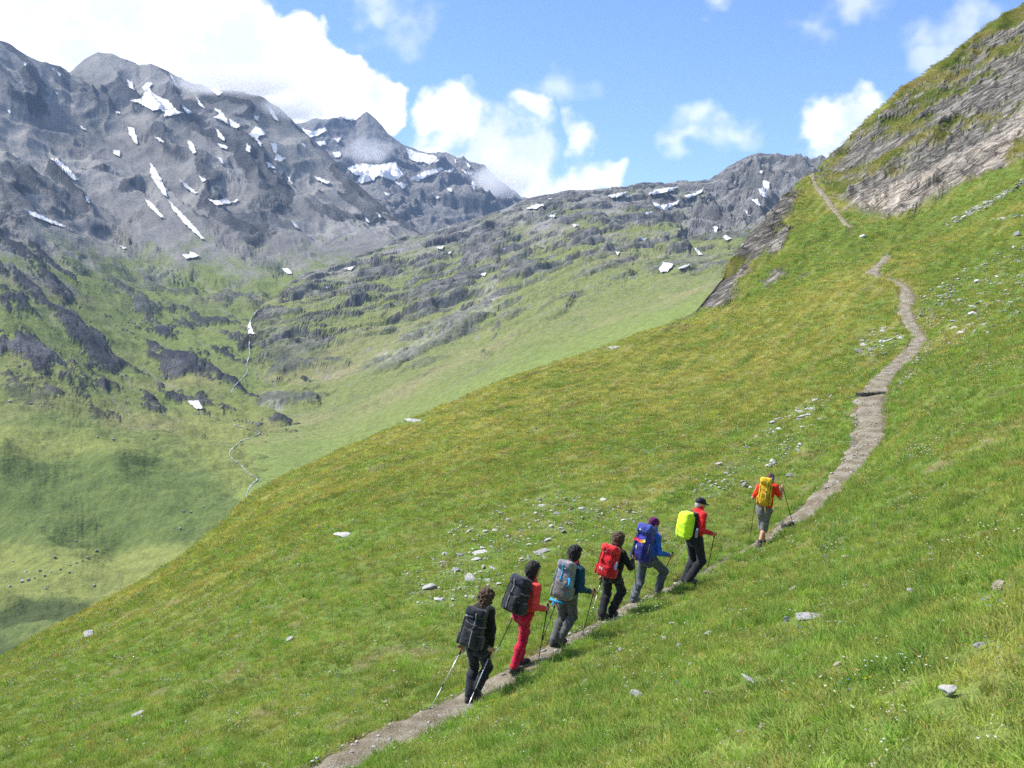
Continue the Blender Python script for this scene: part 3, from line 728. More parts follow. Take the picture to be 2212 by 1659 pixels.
rockC = sstep(steep + patch * 0.10, 0.20, 0.36) * np.clip(rockzone + topcrag + lowc, 0, 1)
rockC = np.maximum(rockC, np.clip(rockzone * sstep(q2 + 0.3 * patch + 0.2 * q3, 0.10, 0.34) * 0.9, 0, 1))
rc = c3((0.095, 0.096, 0.098), (0.245, 0.242, 0.23), sstep(fbm(X / 20, Y / 24, 4, 383, 0.65) + 0.4 * patch, -0.6, 0.9))
col = mixc(col, rc, np.clip(rockC, 0, 1))
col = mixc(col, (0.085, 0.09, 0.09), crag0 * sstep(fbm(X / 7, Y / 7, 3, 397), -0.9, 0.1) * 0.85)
C_.col = np.concatenate([np.clip(col, 0.01, 0.9), np.clip(np.maximum(rockC, stones * .6), 0, 1)[..., None]], -1)
ridge_right = mesh_obj('mountain_ridge', C_.verts(), grid_faces(len(C_.U), C_.Z.shape[1]), MAT_A, col=C_.col.reshape(-1, 4))
tag(ridge_right, 'long ice-worn rocky ridge climbing right to a craggy summit', None, None, 'structure')

# ---------------- far snowy peak
B_ = Sheet(B_PTS, B_SIL, far_base, 3300.0, ucols(500, 1300, 330, -0.4, 0.35, 12), 260, 14, p=1.3, back=1.4, drop=0.6, w=0.08, reg=4e-4)
X, Y, Z = B_.X, B_.Yf, B_.Z
px, py = proj(X, Y, Z)
crest = 1 - 0.75 * np.exp(-((Y - B_.ys[:, None]) / (0.03 * B_.ys[:, None])) ** 2)
wq = fbm(X / 500, Y / 500, 3, 403) * 120
dB = (ridged((X + wq) / 420, (Y - .3 * X) / 900, 4, 407, 0.55) - 0.42) * 120 + fbm(X / 120, Y / 160, 5, 411, 0.6) * 26
s1, _ = crags(X, Y, 210, 413, 0.05, 0.3, 1.8)
dB = dB + s1 * 42 * (1 - sstep(Y, 5000, 5600))
B_.Z = B_.Z + dB * crest
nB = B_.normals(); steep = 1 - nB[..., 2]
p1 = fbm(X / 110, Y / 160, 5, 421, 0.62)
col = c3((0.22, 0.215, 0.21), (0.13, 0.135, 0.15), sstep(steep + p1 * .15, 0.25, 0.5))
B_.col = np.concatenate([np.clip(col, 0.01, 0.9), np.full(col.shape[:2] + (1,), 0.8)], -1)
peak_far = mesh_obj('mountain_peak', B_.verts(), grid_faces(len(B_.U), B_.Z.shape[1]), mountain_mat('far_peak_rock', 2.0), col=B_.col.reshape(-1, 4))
tag(peak_far, 'distant pointed peak with snowfields below drifting cloud', None, None, 'structure')

# ---------------- the wide ground under everything
gm, nt, out = new_mat('far_ground'); g = NT(nt)
b = g.bsdf(g.mix(g.noise(g.n('ShaderNodeNewGeometry').outputs['Position'], 0.01, 5.0), (0.07, 0.10, 0.03), (0.14, 0.14, 0.06)), 0.95, 0.1); g.l(b.outputs[0], out.inputs[0])
gr = 18; gx = np.linspace(-22000, 22000, gr); gy = np.linspace(-6000, 40000, gr)
GX, GY = np.meshgrid(gx, gy, indexing='ij')
ground = mesh_obj('ground', np.stack([GX, GY, np.full(GX.shape, -420.0)], -1).reshape(-1, 3), grid_faces(gr, gr), gm)
tag(ground, None, None, None, 'structure')
# ================================================================== PATH SURFACE, STREAM, SNOW, STONES, GRASS
rng = np.random.default_rng(7)
def mat_path():
    m, nt, out = new_mat('trodden_gravel'); g = NT(nt)
    p = g.n('ShaderNodeNewGeometry').outputs['Position']
    n1 = g.noise(p, 2.2, 4.0, 0.6); n2 = g.noise(p, 38.0, 3.0, 0.7)
    c = g.mix(g.ramp(n1, 0.38, 0.62), (0.210, 0.172, 0.116), (0.345, 0.315, 0.245))
    c = g.mix(g.ramp(n2, 0.55, 0.68, 0.0, 0.75), c, (0.54, 0.50, 0.40))
    c = g.mix(g.ramp(n2, 0.46, 0.34, 0.0, 0.6), c, (0.11, 0.085, 0.06))
    b = g.bsdf(c, 0.95, 0.1, g.bump(n2, 0.9, 0.05))
    g.l(b.outputs[0], out.inputs[0]); return m
MAT_PATH = mat_path()
def build_path(name, P, step, label):
    P = resample(P, step)
    T = np.gradient(P[:, :2], axis=0); T /= np.linalg.norm(T, axis=1, keepdims=True)
    N = np.stack([T[:, 1], -T[:, 0]], 1)
    s = np.concatenate([[0], np.cumsum(np.linalg.norm(np.diff(P[:, :2], axis=0), axis=1))])
    k = 13; t = np.linspace(-1, 1, k)
    wl = 1 + 0.30 * perlin(s / 0.5, s * 0 + 3.3, 501) + 0.25 * perlin(s / 1.7, s * 0 + 8.1, 503)
    wr = 1 + 0.30 * perlin(s / 0.45, s * 0 + 13.3, 505) + 0.25 * perlin(s / 1.9, s * 0 + 18.1, 507)
    half = P[:, 3] / 2 + 0.07
    off = np.where(t[None, :] < 0, t[None, :] * (half * wl)[:, None], t[None, :] * (half * wr)[:, None])
    X = P[:, 0][:, None] + N[:, 0][:, None] * off; Y = P[:, 1][:, None] + N[:, 1][:, None] * off
    Z = P[:, 2][:, None] + fbm(X / 0.45, Y / 0.45, 4, 511) * 0.022 + fbm(X / 1.6, Y / 1.6, 2, 517) * 0.02 - 0.10 * np.abs(t[None, :]) ** 6 + 0.012 * t[None, :] ** 2
    o = mesh_obj(name, np.stack([X, Y, Z], -1).reshape(-1, 3), grid_faces(len(P), k), MAT_PATH)
    return tag(o, label, None, None, 'structure'), P
hiking_path, path_p = build_path('hiking_path', path_c, 0.10, 'narrow trodden gravel path winding up the meadow slope')
far_path, path_fp = build_path('hiking_path', path_f, 0.3, 'far stretch of the path crossing the rocky rib')
def on_path_z(x, y):
    i = int(np.argmin((path_p[:, 0] - x) ** 2 + (path_p[:, 1] - y) ** 2)); return path_p[i, 2]

# ---------------- snow
def mat_snow():
    m, nt, out = new_mat('old_snow'); g = NT(nt)
    p = g.n('ShaderNodeNewGeometry').outputs['Position']
    at = g.n('ShaderNodeAttribute', attribute_name='col')
    c = g.vmath('SCALE', at.outputs['Color']); g.l(g.ramp(g.noise(p, 0.09, 4.0, 0.65), 0.3, 0.7, 1.0, 0.84), c.node.inputs['Scale'])
    b = g.bsdf(c, 0.7, 0.2); g.l(b.outputs[0], out.inputs[0]); return m
MAT_SNOW = mat_snow()
S_A = [
 [(557,440),(610,430),(625,400),(612,380),(635,360),(660,365),(645,385),(665,410),(690,425),(720,435),(745,460),(768,485),(795,492),(760,500),(705,510),(712,490),(690,478),(660,485),(620,462),(590,448)],
 [(545,345),(572,362),(580,396),(560,387),(550,365)], [(785,455),(800,468),(830,490),(812,499),(795,482)], [(898,385),(930,383),(960,405),(940,419),(915,402)],
 [(920,473),(950,478),(968,500),(978,515),(988,542),(965,532),(940,517),(913,512),(935,505),(945,495)], [(985,518),(1020,533),(1042,550),(1020,562),(995,547)],
 [(1085,570),(1105,551),(1130,563),(1149,585),(1120,592),(1112,605),(1132,625),(1127,642),(1105,612),(1090,597),(1073,587)], [(1150,463),(1177,480),(1197,510),(1207,532),(1188,524),(1168,497)],
 [(1168,623),(1190,623),(1202,650),(1190,665),(1215,678),(1234,690),(1215,702),(1183,697),(1192,675),(1176,652)], [(928,553),(947,573),(973,605),(966,615),(943,597)],
 [(548,553),(577,558),(592,600),(592,630),(570,607),(556,582)], [(485,653),(517,653),(519,682),(495,674)], [(808,608),(832,623),(848,660),(836,670),(816,647)], [(213,685),(247,690),(292,728),(338,780),(320,785),(268,737)],
 [(648,708),(667,728),(693,770),(718,830),(722,857),(700,842),(668,792),(648,757)], [(726,866),(762,903),(822,963),(888,1040),(870,1038),(798,972),(743,907)], [(620,860),(652,878),(692,923),(711,950),(690,943),(638,892)],
 [(113,910),(160,925),(230,957),(288,982),(265,985),(190,958),(128,934)], [(773,778),(802,798),(853,838),(840,843),(798,814)], [(898,863),(935,872),(970,863),(1000,877),(1030,860),(1022,877),(980,885),(935,893)],
 [(783,1102),(815,1103),(822,1088),(842,1100),(864,1110),(830,1120),(800,1122)], [(1253,958),(1277,963),(1295,994),(1275,988)], [(1348,762),(1382,772),(1428,793),(1415,800),(1373,786)], [(1233,753),(1252,773),(1271,807),(1253,797)],
 [(1213,1163),(1242,1163),(1265,1184),(1240,1189)], [(1145,703),(1167,708),(1188,734),(1160,729)], [(938,683),(957,688),(968,714),(950,707)], [(858,763),(888,780),(875,793)], [(938,622),(988,640),(980,651),(948,640)], [(1063,623),(1082,638),(1081,665),(1060,657)],
 [(1297,620),(1322,628),(1318,651)], [(512,1063),(548,1075),(530,1080)], [(368,848),(387,858),(388,882),(373,877)], [(1098,503),(1120,508),(1114,528),(1098,522)], [(838,412),(872,453),(888,477),(863,464)], [(733,322),(762,363),(778,393),(753,372)], [(1622,922),(1648,938),(1642,948)],
 [(1575,943),(1590,950),(1596,968),(1580,960)], [(237,398),(250,405),(254,418),(240,412)], [(32,478),(48,482),(46,495),(33,490)], [(245,315),(262,325),(262,336),(248,330)], [(218,297),(234,300),(236,310),(222,308)], [(100,272),(112,278),(112,292),(102,286)], [(340,543),(368,560),(372,570),(350,560)],
 [(1362,1110) if False else (662,595), (690,600), (712,622), (690,618)], [(500,485),(518,488),(518,497),(503,495)]]
S_B = [[(1303,558),(1345,573),(1400,556),(1412,570),(1370,592),(1328,602)], [(1363,618),(1400,613),(1412,628),(1380,635)], [(1433,663),(1467,658),(1472,682),(1443,687)],
 [(1498,730),(1560,710),(1620,718),(1660,712),(1705,703),(1722,730),(1742,760),(1700,787),(1660,772),(1630,765),(1610,785),(1560,797),(1540,790),(1555,765),(1530,758)],
 [(1753,643),(1790,658),(1830,668),(1882,678),(1897,700),(1850,717),(1830,705),(1800,707),(1768,692)], [(1763,775),(1800,760),(1830,743),(1902,728),(1922,735),(1860,762),(1800,788)], [(1700,788),(1762,800),(1740,823)], [(1653,832),(1698,845),(1670,851)], [(1548,812),(1578,830),(1558,833)],
 [(1458,495),(1510,488),(1552,510),(1520,528),(1480,517)], [(1788,628),(1832,638),(1872,655),(1840,663)], [(1983,733),(2042,750),(2030,768)], [(1908,743),(1962,733),(1950,753)], [(2010,702),(2032,720),(2025,738)], [(1438,603),(1477,598),(1460,622)], [(1930,815),(1950,820),(1955,835),(1935,830)], [(1870,850),(1900,855),(1885,865)], [(2040,780),(2055,800),(2045,830),(2035,810)], [(1960,690),(1975,705),(1965,712)], [(1520,780),(1545,795),(1530,800)]]
S_C2 = [[(58,905),(100,883),(142,889),(100,907)], [(413,850),(500,830),(470,852),(430,860)], [(573,845),(620,823),(717,808),(690,830),(620,845)], [(603,873),(640,889),(690,883),(727,866),(710,887),(655,911),(613,892)], [(743,850),(790,838),(832,812),(817,837),(760,865)], [(1083,783),(1112,793),(1107,825),(1085,815)],
 [(1058,818),(1087,818),(1105,863),(1080,853)], [(1033,866),(1062,866),(1075,895),(1050,885)], [(633,1165),(655,1136),(700,1143),(672,1177),(640,1181)], [(708,1165),(777,1138),(747,1163)], [(783,1073),(802,1080),(825,1107),(805,1103)], [(863,983),(888,983),(882,1011)], [(908,1030),(925,1018),(948,1035),(925,1043)], [(443,1088),(468,1093),(455,1108)],
 [(543,925),(612,918),(580,932)], [(483,848),(523,848),(500,860)], [(148,940),(198,920),(180,943)], [(258,973),(283,977),(268,986)], [(553,1028),(583,1030),(565,1040)], [(150,862),(175,860),(165,868)], [(1070,740),(1082,745),(1080,758),(1070,752)], [(1000,910),(1012,915),(1030,940),(1018,935)]]
S_C1 = [[(1473,1165),(1532,1153),(1517,1171)], [(1883,1075),(1922,1063),(1907,1083)], [(2058,1190),(2102,1181),(2092,1197)], [(1395,1243),(1425,1240),(1412,1252)], [(1930,1095),(1950,1090),(1942,1102)], [(2165,1080),(2190,1072),(2180,1086)]]
snow_n = 0
SNOW_RING = None
def snow_col():
    t = np.clip(SNOW_RING / 2.6, 0, 1)[:, None]
    return np.array((0.40, 0.395, 0.385)) * (1 - t) + np.array((0.86, 0.86, 0.87)) * t
def drape(sheet, poly, lift, step=1.15, wob=3.0, seed=0):
    P = np.array(poly, float)
    x0, y0 = P.min(0) - 2; x1, y1 = P.max(0) + 2
    gx = np.arange(x0, x1, step); gy = np.arange(y0, y1, step)
    XX, YY = np.meshgrid(gx, gy, indexing='ij')
    qx = XX + perlin(XX / 6.0, YY / 6.0, seed) * wob + perlin(XX / 2.5, YY / 2.5, seed + 3) * wob * 0.5; qy = YY + perlin(XX / 6.0 + 9, YY / 6.0, seed + 1) * wob * 0.7 + perlin(XX / 2.5, YY / 2.5 + 5, seed + 5) * wob * 0.4
    inside = in_poly(qx, qy, poly)
    cell = inside[:-1, :-1]
    use = np.zeros(inside.shape, bool)
    for a in (0, 1):
        for b in (0, 1): use[a:a + cell.shape[0], b:b + cell.shape[1]] |= cell
    idx = -np.ones(inside.shape, int); V = []
    for i, j in np.argwhere(use):
        p = sheet.pick(XX[i, j], YY[i, j]); idx[i, j] = len(V); V.append(p)
    if not V: return None, None
    V = np.array(V); F_ = []
    for i, j in np.argwhere(cell):
        q = (idx[i, j], idx[i + 1, j], idx[i + 1, j + 1], idx[i, j + 1])
        yy = V[list(q), 1]
        if yy.max() - yy.min() < 0.035 * yy.min(): F_.append(q)
    V[:, 2] += lift * V[:, 1]; V[:, 1] *= (1 - lift)
    V[:, 0] *= (1 - lift)
    if not F_: return None, None
    F_ = np.array(F_)
    used = np.unique(F_); remap = -np.ones(len(V), int); remap[used] = np.arange(len(used))
    m = use.copy(); ring = np.zeros(use.shape)
    for _ in range(5):
        e = m.copy(); e[1:] &= m[:-1]; e[:-1] &= m[1:]; e[:, 1:] &= m[:, :-1]; e[:, :-1] &= m[:, 1:]
        e[0] = e[-1] = False; e[:, 0] = e[:, -1] = False
        ring += e; m = e
    rv = np.zeros(len(V)); ii = np.argwhere(use); rv[idx[use]] = ring[use]
    global SNOW_RING
    SNOW_RING = rv[used]
    return V[used], remap[F_]
for sheet, par, polys, ox in ((A, mountain_left, S_A, 0.0), (B_, peak_far, S_B, 0.0), (C_, ridge_right, S_C2, 1106.0), (C_, ridge_right, S_C1, 0.0)):
    for poly in polys:
        pp = [(ox + a * 0.5, b * 0.5) for a, b in poly]
        V, Fq = drape(sheet, pp, 0.0012, 0.95, 1.8, snow_n * 7 + 600)
        if V is None: continue
        o = mesh_obj('snow_patch', V, Fq[:, ::-1], MAT_SNOW, par, col=snow_col()); snow_n += 1
# valley snow bridges near the stream
for poly, sh, par in (([(404, 868), (428, 866), (438, 884), (424, 886)], A, mountain_left), ([(520, 678), (530, 676), (540, 698), (549, 724), (536, 724), (530, 705)], C_, ridge_right)):
    V, Fq = drape(sh, poly, 0.0012, 1.15, 1.5, 990)
    if V is not None: mesh_obj('snow_patch', V, Fq[:, ::-1], MAT_SNOW, par, col=snow_col())

# ---------------- stream
def mat_water():
    m, nt, out = new_mat('stream_water'); g = NT(nt)
    p = g.n('ShaderNodeNewGeometry').outputs['Position']
    n = g.noise(p, 0.5, 4.0, 0.7)
    c = g.mix(g.ramp(n, 0.42, 0.62), (0.24, 0.28, 0.32), (0.60, 0.63, 0.65))
    b = g.bsdf(c, 0.25, 0.5, g.bump(n, 0.5, 0.3)); g.l(b.outputs[0], out.inputs[0]); return m
MAT_WATER = mat_water()
def first_pick(px, py):
    a = A.pick(px, py); c = C_.pick(px, py)
    va = abs(a[2] / a[1] - float(UV(px, py)[1])); vc = abs(c[2] / c[1] - float(UV(px, py)[1]))
    return a if a[1] < c[1] and va < 0.004 else c
def ribbon(name, pix, wpx, lift=0.0005):
    P = np.array(pix, float); d = np.concatenate([[0], np.cumsum(np.hypot(*np.diff(P, axis=0).T))])
    for _ in range(3):
        Q = np.empty((2 * len(P) - 2, 2)); Q[0::2] = 0.75 * P[:-1] + 0.25 * P[1:]; Q[1::2] = 0.25 * P[:-1] + 0.75 * P[1:]; P = np.concatenate([P[:1], Q, P[-1:]])
    d = np.concatenate([[0], np.cumsum(np.hypot(*np.diff(P, axis=0).T))])
    t = np.arange(0, d[-1], 1.3)
    xs = np.interp(t, d, P[:, 0]) + perlin(t / 9, t * 0, 701) * 1.6; ys = np.interp(t, d, P[:, 1])
    ctr = np.array([first_pick(a, b) for a, b in zip(xs, ys)])
    w = (wpx * np.clip(0.8 + 1.1 * perlin(t / 9, t * 0 + 5, 703), 0.15, 1.8)) / F * ctr[:, 1] / 2
    T = np.gradient(ctr[:, :2], axis=0); T /= np.linalg.norm(T, axis=1, keepdims=True) + 1e-9
    N = np.stack([-T[:, 1], T[:, 0]], 1)
    L = ctr.copy(); R_ = ctr.copy(); L[:, :2] -= N * w[:, None]; R_[:, :2] += N * w[:, None]
    V = np.stack([L, R_], 1); V[..., 2] += lift * V[..., 1] + 0.1
    o = mesh_obj(name, V.reshape(-1, 3), grid_faces(len(ctr), 2), MAT_WATER)
    return tag(o, None, None, None, 'structure')
ribbon('stream', [(505, 917), (522, 925), (560, 932), (562, 939), (520, 952), (505, 967), (492, 980), (505, 997), (522, 1005), (532, 1022), (560, 1035), (543, 1047), (533, 1067), (533, 1085)], 2.3)
ribbon('stream', [(558, 655), (540, 680), (533, 700), (541, 722), (537, 745), (541, 765), (532, 785), (536, 805), (520, 822), (505, 835), (500, 850)], 1.7)
ribbon('stream', [(425, 884), (438, 895), (470, 905), (505, 917)], 1.1)

# ---------------- stones
def mat_stone(name, c0, c1):
    m, nt, out = new_mat(name); g = NT(nt)
    oi = g.n('ShaderNodeObjectInfo'); tc = g.n('ShaderNodeTexCoord')
    p = g.vmath('ADD', tc.outputs['Object'], oi.outputs['Location'])
    n = g.noise(p, 6.0, 4.0, 0.65); n2 = g.noise(p, 25.0, 2.0, 0.6)
    c = g.mix(g.ramp(n, 0.35, 0.65), c0, c1)
    c = g.mix(g.ramp(n2, 0.60, 0.72, 0.0, 0.5), c, (0.16, 0.16, 0.12))
    v = g.ramp(oi.outputs['Random'], 0.0, 1.0, 0.72, 1.1, False)
    cc = g.vmath('SCALE', c); g.l(v, cc.node.inputs['Scale'])
    b = g.bsdf(cc, 0.9, 0.2, g.bump(n, 0.6, 0.05)); g.l(b.outputs[0], out.inputs[0]); return m
MAT_STONE = mat_stone('pale_limestone', (0.36, 0.355, 0.335), (0.60, 0.585, 0.55))
MAT_STONE_G = mat_stone('grey_slate', (0.26, 0.26, 0.255), (0.44, 0.44, 0.425))
MAT_STONE_T = mat_stone('tan_stone', (0.30, 0.25, 0.18), (0.47, 0.41, 0.32))
def stone_mesh(seed, sub=2, flat=0.45, chop=7):
    """a broken slab: a ball cut by random planes, flattened"""
    r = np.random.default_rng(seed)
    bm = bmesh.new(); bmesh.ops.create_icosphere(bm, subdivisions=sub, radius=1.0)
    pl = []
    for _ in range(chop):
        n = r.normal(size=3); n /= np.linalg.norm(n); pl.append((n, r.uniform(0.36, 0.72)))
    for v in bm.verts:
        c = np.array(v.co)
        for n, d in pl:
            k = c @ n
            if k > d: c = c - n * (k - d)
        c = c * (1 + 0.035 * r.normal())
        v.co = (c[0], c[1] * 0.75, c[2] * flat)
    me = bpy.data.meshes.new('stone'); bm.to_mesh(me); bm.free()
    me.polygons.foreach_set('use_smooth', np.zeros(len(me.polygons), bool)); return me
STONES = {}
for k, (mm) in enumerate((MAT_STONE, MAT_STONE_G, MAT_STONE_T)):
    STONES[k] = []
    for s_ in range(6):
        me = stone_mesh(900 + k * 10 + s_, 2, 0.30 + 0.07 * (s_ % 3), 15); me.materials.append(mm); STONES[k].append(me)
BIG = []
for s_ in range(4):
    me = stone_mesh(950 + s_, 3, 0.30 + 0.08 * (s_ % 2), 18); BIG.append(me)
STONE_POS = []
slope_n = Vector((-0.14, -0.12, 0.97)).normalized()
def put_stone(px, py, w, label=None, group=None, kind=0, mesh=None, tilt=0.25, name='stone', yaw=None, sink=0.25, asp=1.0, hk=1.0):
    p = mead.pick(px, py)
    size = w / F * p[1] / 2.0 * 1.3
    me = mesh or STONES[kind][int(rng.integers(0, 6))]
    o = bpy.data.objects.new(name, me); COL.objects.link(o)
    q = slope_n.to_track_quat('Z', 'Y').to_matrix()
    ya = rng.uniform(-0.5, 0.5) if yaw is None else yaw
    q = q @ Matrix.Rotation(ya, 3, 'Z') @ Matrix.Rotation(rng.normal() * tilt, 3, 'X') @ Matrix.Rotation(rng.normal() * tilt, 3, 'Y')
    # keep the long axis across the line of sight
    ax = q.to_euler(); o.rotation_euler = ax
    o.scale = (size, size * asp, size * hk)
    o.location = (p[0], p[1], p[2] + size * 0.36 * hk * (0.45 - sink) - size * 0.09 + (0.035 if p[1] < 60 else 0.02))
    if label: tag(o, label, 'stone', group)
    STONE_POS.append((p[0], p[1], size))
    return o
NAMED = [
 (897, 908, 92, 'long pale slab lying on the grassy skyline above the valley', 0, 0, dict(asp=0.5, hk=0.6, yaw=-0.15, tilt=0.02, sink=0.30)),
 (742, 1158, 54, 'pale flat slab alone in the lower left meadow', 0, 1, dict(asp=0.6, hk=0.5, tilt=0.05, sink=.1)),
 (1329, 750, 38, 'pale slab near the crest of the middle meadow', 0, 2, dict(asp=0.6, hk=0.7, tilt=0.1, sink=.3)),
 (1754, 1337, 86, 'large flat grey slab in the grass below the red-shirted leader', 1, 3, dict(asp=0.7, hk=0.45, tilt=0.05, sink=.15)),
 (2051, 1508, 58, 'long pale stone in the grass near the lower right corner', 0, 1, dict(asp=0.6, hk=1.0, sink=.1)),
 (2157, 1277, 44, 'tan squarish block at the right edge of the meadow', 2, 2, dict(asp=0.9, hk=1.9, sink=.1)),
 (2135, 1301, 24, 'small tan stone touching the tan squarish block', 2, None, {}),
 (1617, 1474, 52, 'thin pale stone lying flat in the lower right grass', 0, 0, dict(asp=0.6, hk=0.6, sink=.1)),
 (1811, 1443, 38, 'pale tan stone right of the thin flat one in the lower grass', 2, None, dict(hk=.8)),
 (1527, 1376, 25, 'rounded white stone in the grass below the man in red jacket', 0, None, {}),
 (1713, 1277, 25, 'white stone above the large flat grey slab', 0, None, {}),
 (2013, 1190, 22, 'grey stone, upper one of the line beside the worn gully at right', 1, None, {}),
 (2009, 1203, 22, 'grey stone, second of the line beside the worn gully at right', 1, None, {}),
 (2012, 1216, 15, 'grey stone, lowest of the line beside the worn gully at right', 1, None, {}),
 (1823, 1207, 15, 'small white stone in the grass right of the leading hiker', 0, None, {}),
 (1698, 1344, 15, 'upright white stone at the left end of the large grey slab', 0, None, dict(hk=2.2)),
 (1436, 1383, 21, 'pale stone in the grass below the hiker with blue pack', 0, None, {}),
 (1341, 1409, 17, 'round pale stone just below the path, under the red pack hiker', 0, None, dict(hk=1.8)),
 (1378, 1507, 32, 'grey angular stone low in the grass, centre of the foreground', 1, None, dict(hk=1.4)),
 (1356, 1490, 20, 'tilted white stone just above the grey angular one', 0, None, dict(hk=1.8)),
 (1466, 1398, 17, 'grey white stone right of two pale ones below the path', 1, None, {}),
 (1261, 1481, 22, 'thin pale stone in the grass right of the last hiker', 0, None, {}),
 (1533, 1505, 26, 'tan stone in the lower grass, left of the thin pale one', 2, None, {}),
 (1648, 1584, 26, 'tan stone in the bare soil near the bottom edge', 2, None, dict(hk=1.6)),
 (1600, 1590, 20, 'smaller tan stone left of the bare soil near the bottom edge', 2, None, {}),
 (2118, 1404, 28, 'grey stone sunk in grass above the lower right corner', 1, None, {}),
 (1971, 1282, 32, 'flat grey stone in the grass, middle of the right meadow', 1, None, dict(hk=.6)),
 (1668, 1000, 24, 'pitted white boulder directly above the leading hiker', 0, 3, dict(hk=1.5)),
 (1706, 1029, 22, 'leaning grey stone up and right of the leading hiker', 1, None, dict(hk=1.6)),
 (1606, 1049, 20, 'grey stone left of the leading hiker with a white one against it', 1, None, dict(hk=1.6)),
 (1621, 1056, 13, 'white stone leaning on a grey one left of the leading hiker', 0, None, dict(hk=1.3)),
 (1741, 899, 44, 'low crumbling pale outcrop left of the path step', 0, 0, dict(asp=0.8, hk=0.7)),
 (625, 1384, 22, 'pale stone in the middle of the lower left meadow', 0, None, {}),
 (297, 1544, 36, 'thin grey stone low in the left meadow', 1, None, dict(hk=.6)),
 (515, 1454, 9, 'tiny white stone in the left meadow', 0, None, {}),
 (1015, 1253, 38, 'broad pale slab above the head of the last hiker', 0, 1, dict(hk=.7)),
 (925, 1272, 36, 'pale twin-humped stone left of the last hiker', 0, None, dict(hk=1.1)),
 (945, 1297, 36, 'long pale stone just left of the last hiker', 0, None, dict(hk=.9)),
 (1045, 1229, 20, 'grey stone above and left of the woman in red trousers', 1, None, dict(hk=1.4)),
 (1040, 1194, 50, 'scattered flat ledge of pale rock above the red-trousered hiker', 0, 2, dict(hk=.5)),
 (190, 1372, 32, 'pale sliver of rock on the left edge of the meadow', 0, None, dict(hk=.6)),
 (2101, 679, 24, 'white stone with a red trail mark right of the path', 0, 3, dict(hk=1.3)),
 (1170, 1192, 34, 'grey slab left of the dark-haired hiker with grey pack', 1, 0, dict(hk=.6)),
 (2198, 508, 26, 'grey boulder high on the right edge of the meadow', 1, None, dict(hk=1.2)),
 (1862, 600 if False else 512, 14, 'white stone on the green strip below the cliff', 0, None, dict(hk=1.8)),
]
marked = None
for (a, b, w, lab, kind, bigi, kw) in NAMED:
    me = None
    if bigi is not None:
        me = BIG[bigi].copy(); me.materials.clear(); me.materials.append((MAT_STONE, MAT_STONE_G, MAT_STONE_T)[kind])
    o = put_stone(a, b, w, lab, None, kind, me, **kw)
    if 'trail mark' in lab: marked = o
# the painted trail mark: red between white on the stone's near face
def flat_mat(name, c, rough=0.8, spec=0.2):
    m, nt, out = new_mat(name); g = NT(nt)
    n = g.noise(g.n('ShaderNodeTexCoord').outputs['Object'], 14.0, 3.0, 0.6)
    cc = g.vmath('SCALE', g.mix(0.0, c, c)); g.l(g.ramp(n, 0.3, 0.7, 0.86, 1.1, False), cc.node.inputs['Scale'])
    b = g.bsdf(cc, rough, spec); g.l(b.outputs[0], out.inputs[0]); return m
mk = bpy.data.meshes.new('trail_mark')
bm = bmesh.new()
ring = [bm.verts.new((0.42 * math.cos(t) * (1 + 0.15 * math.sin(3 * t)), 0, 0.36 * math.sin(t))) for t in np.linspace(0, 2 * math.pi, 12, endpoint=False)]
back = [bm.verts.new((v.co.x, 0.1, v.co.z)) for v in ring]
bm.faces.new(ring)
for i in range(12): bm.faces.new((ring[i], ring[(i + 1) % 12], back[(i + 1) % 12], back[i]))
bm.to_mesh(mk); bm.free(); mk.materials.append(flat_mat('red_paint', (0.55, 0.03, 0.06)))
mo = bpy.data.objects.new('trail_mark', mk); COL.objects.link(mo); mo.parent = marked
mo.matrix_parent_inverse = Matrix.Identity(4)
_p = Vector(mead.pick(2101, 676)); _s = marked.scale[0]
mo.matrix_basis = marked.matrix_basis.inverted() @ (Matrix.Translation(_p + Vector((0.0, -_s * 0.85, _s * 0.28))) @ Matrix.Diagonal((_s * .62, _s * .5, _s * .62, 1.0)))

# scattered stones: zones with their own look; the largest are things, the rest one mass of small stones
ZONES = [  # polygon, count, (wmin, wmax), label, group
 ([(860, 1240), (1010, 1120), (1180, 1060), (1360, 1080), (1420, 1110), (1330, 1160), (1230, 1190), (1120, 1225), (1060, 1290), (960, 1320), (880, 1310)], 95, (6, 24), 'small pale stone in the stony turf left of and behind the walking hikers', 'stones behind the hikers'),
 ([(1480, 1060), (1560, 980), (1700, 880), (1800, 850), (1790, 900), (1700, 1000), (1580, 1060), (1500, 1090)], 38, (6, 22), 'small pale stone in the band below the upper path left of the leader', 'stones below the upper path'),
 ([(1985, 640), (2060, 590), (2212, 520), (2212, 690), (2120, 730), (2050, 760), (2000, 740)], 105, (5, 20), 'small white stone in the rubble field right of the upper path', 'stones right of the upper path'),
 ([(1850, 730), (1900, 700), (1950, 715), (1945, 750), (1890, 775), (1855, 770)], 26, (6, 22), 'small white stone in the patch left of the upper path bend', 'stones left of the upper path bend'),
 ([(2035, 488), (2090, 455), (2150, 425), (2214, 385), (2214, 398), (2150, 440), (2090, 470), (2050, 490)], 46, (5, 20), 'small white stone in the line of rubble below the cliff', 'stones in the rubble line'),
 ([(2140, 472), (2212, 458), (2212, 470), (2150, 478)], 8, (10, 22), 'pale stone in the short row at the right edge below the cliff', 'stones in the short row'),
]
stones_rest = []   # (px,py,w)
allz = []
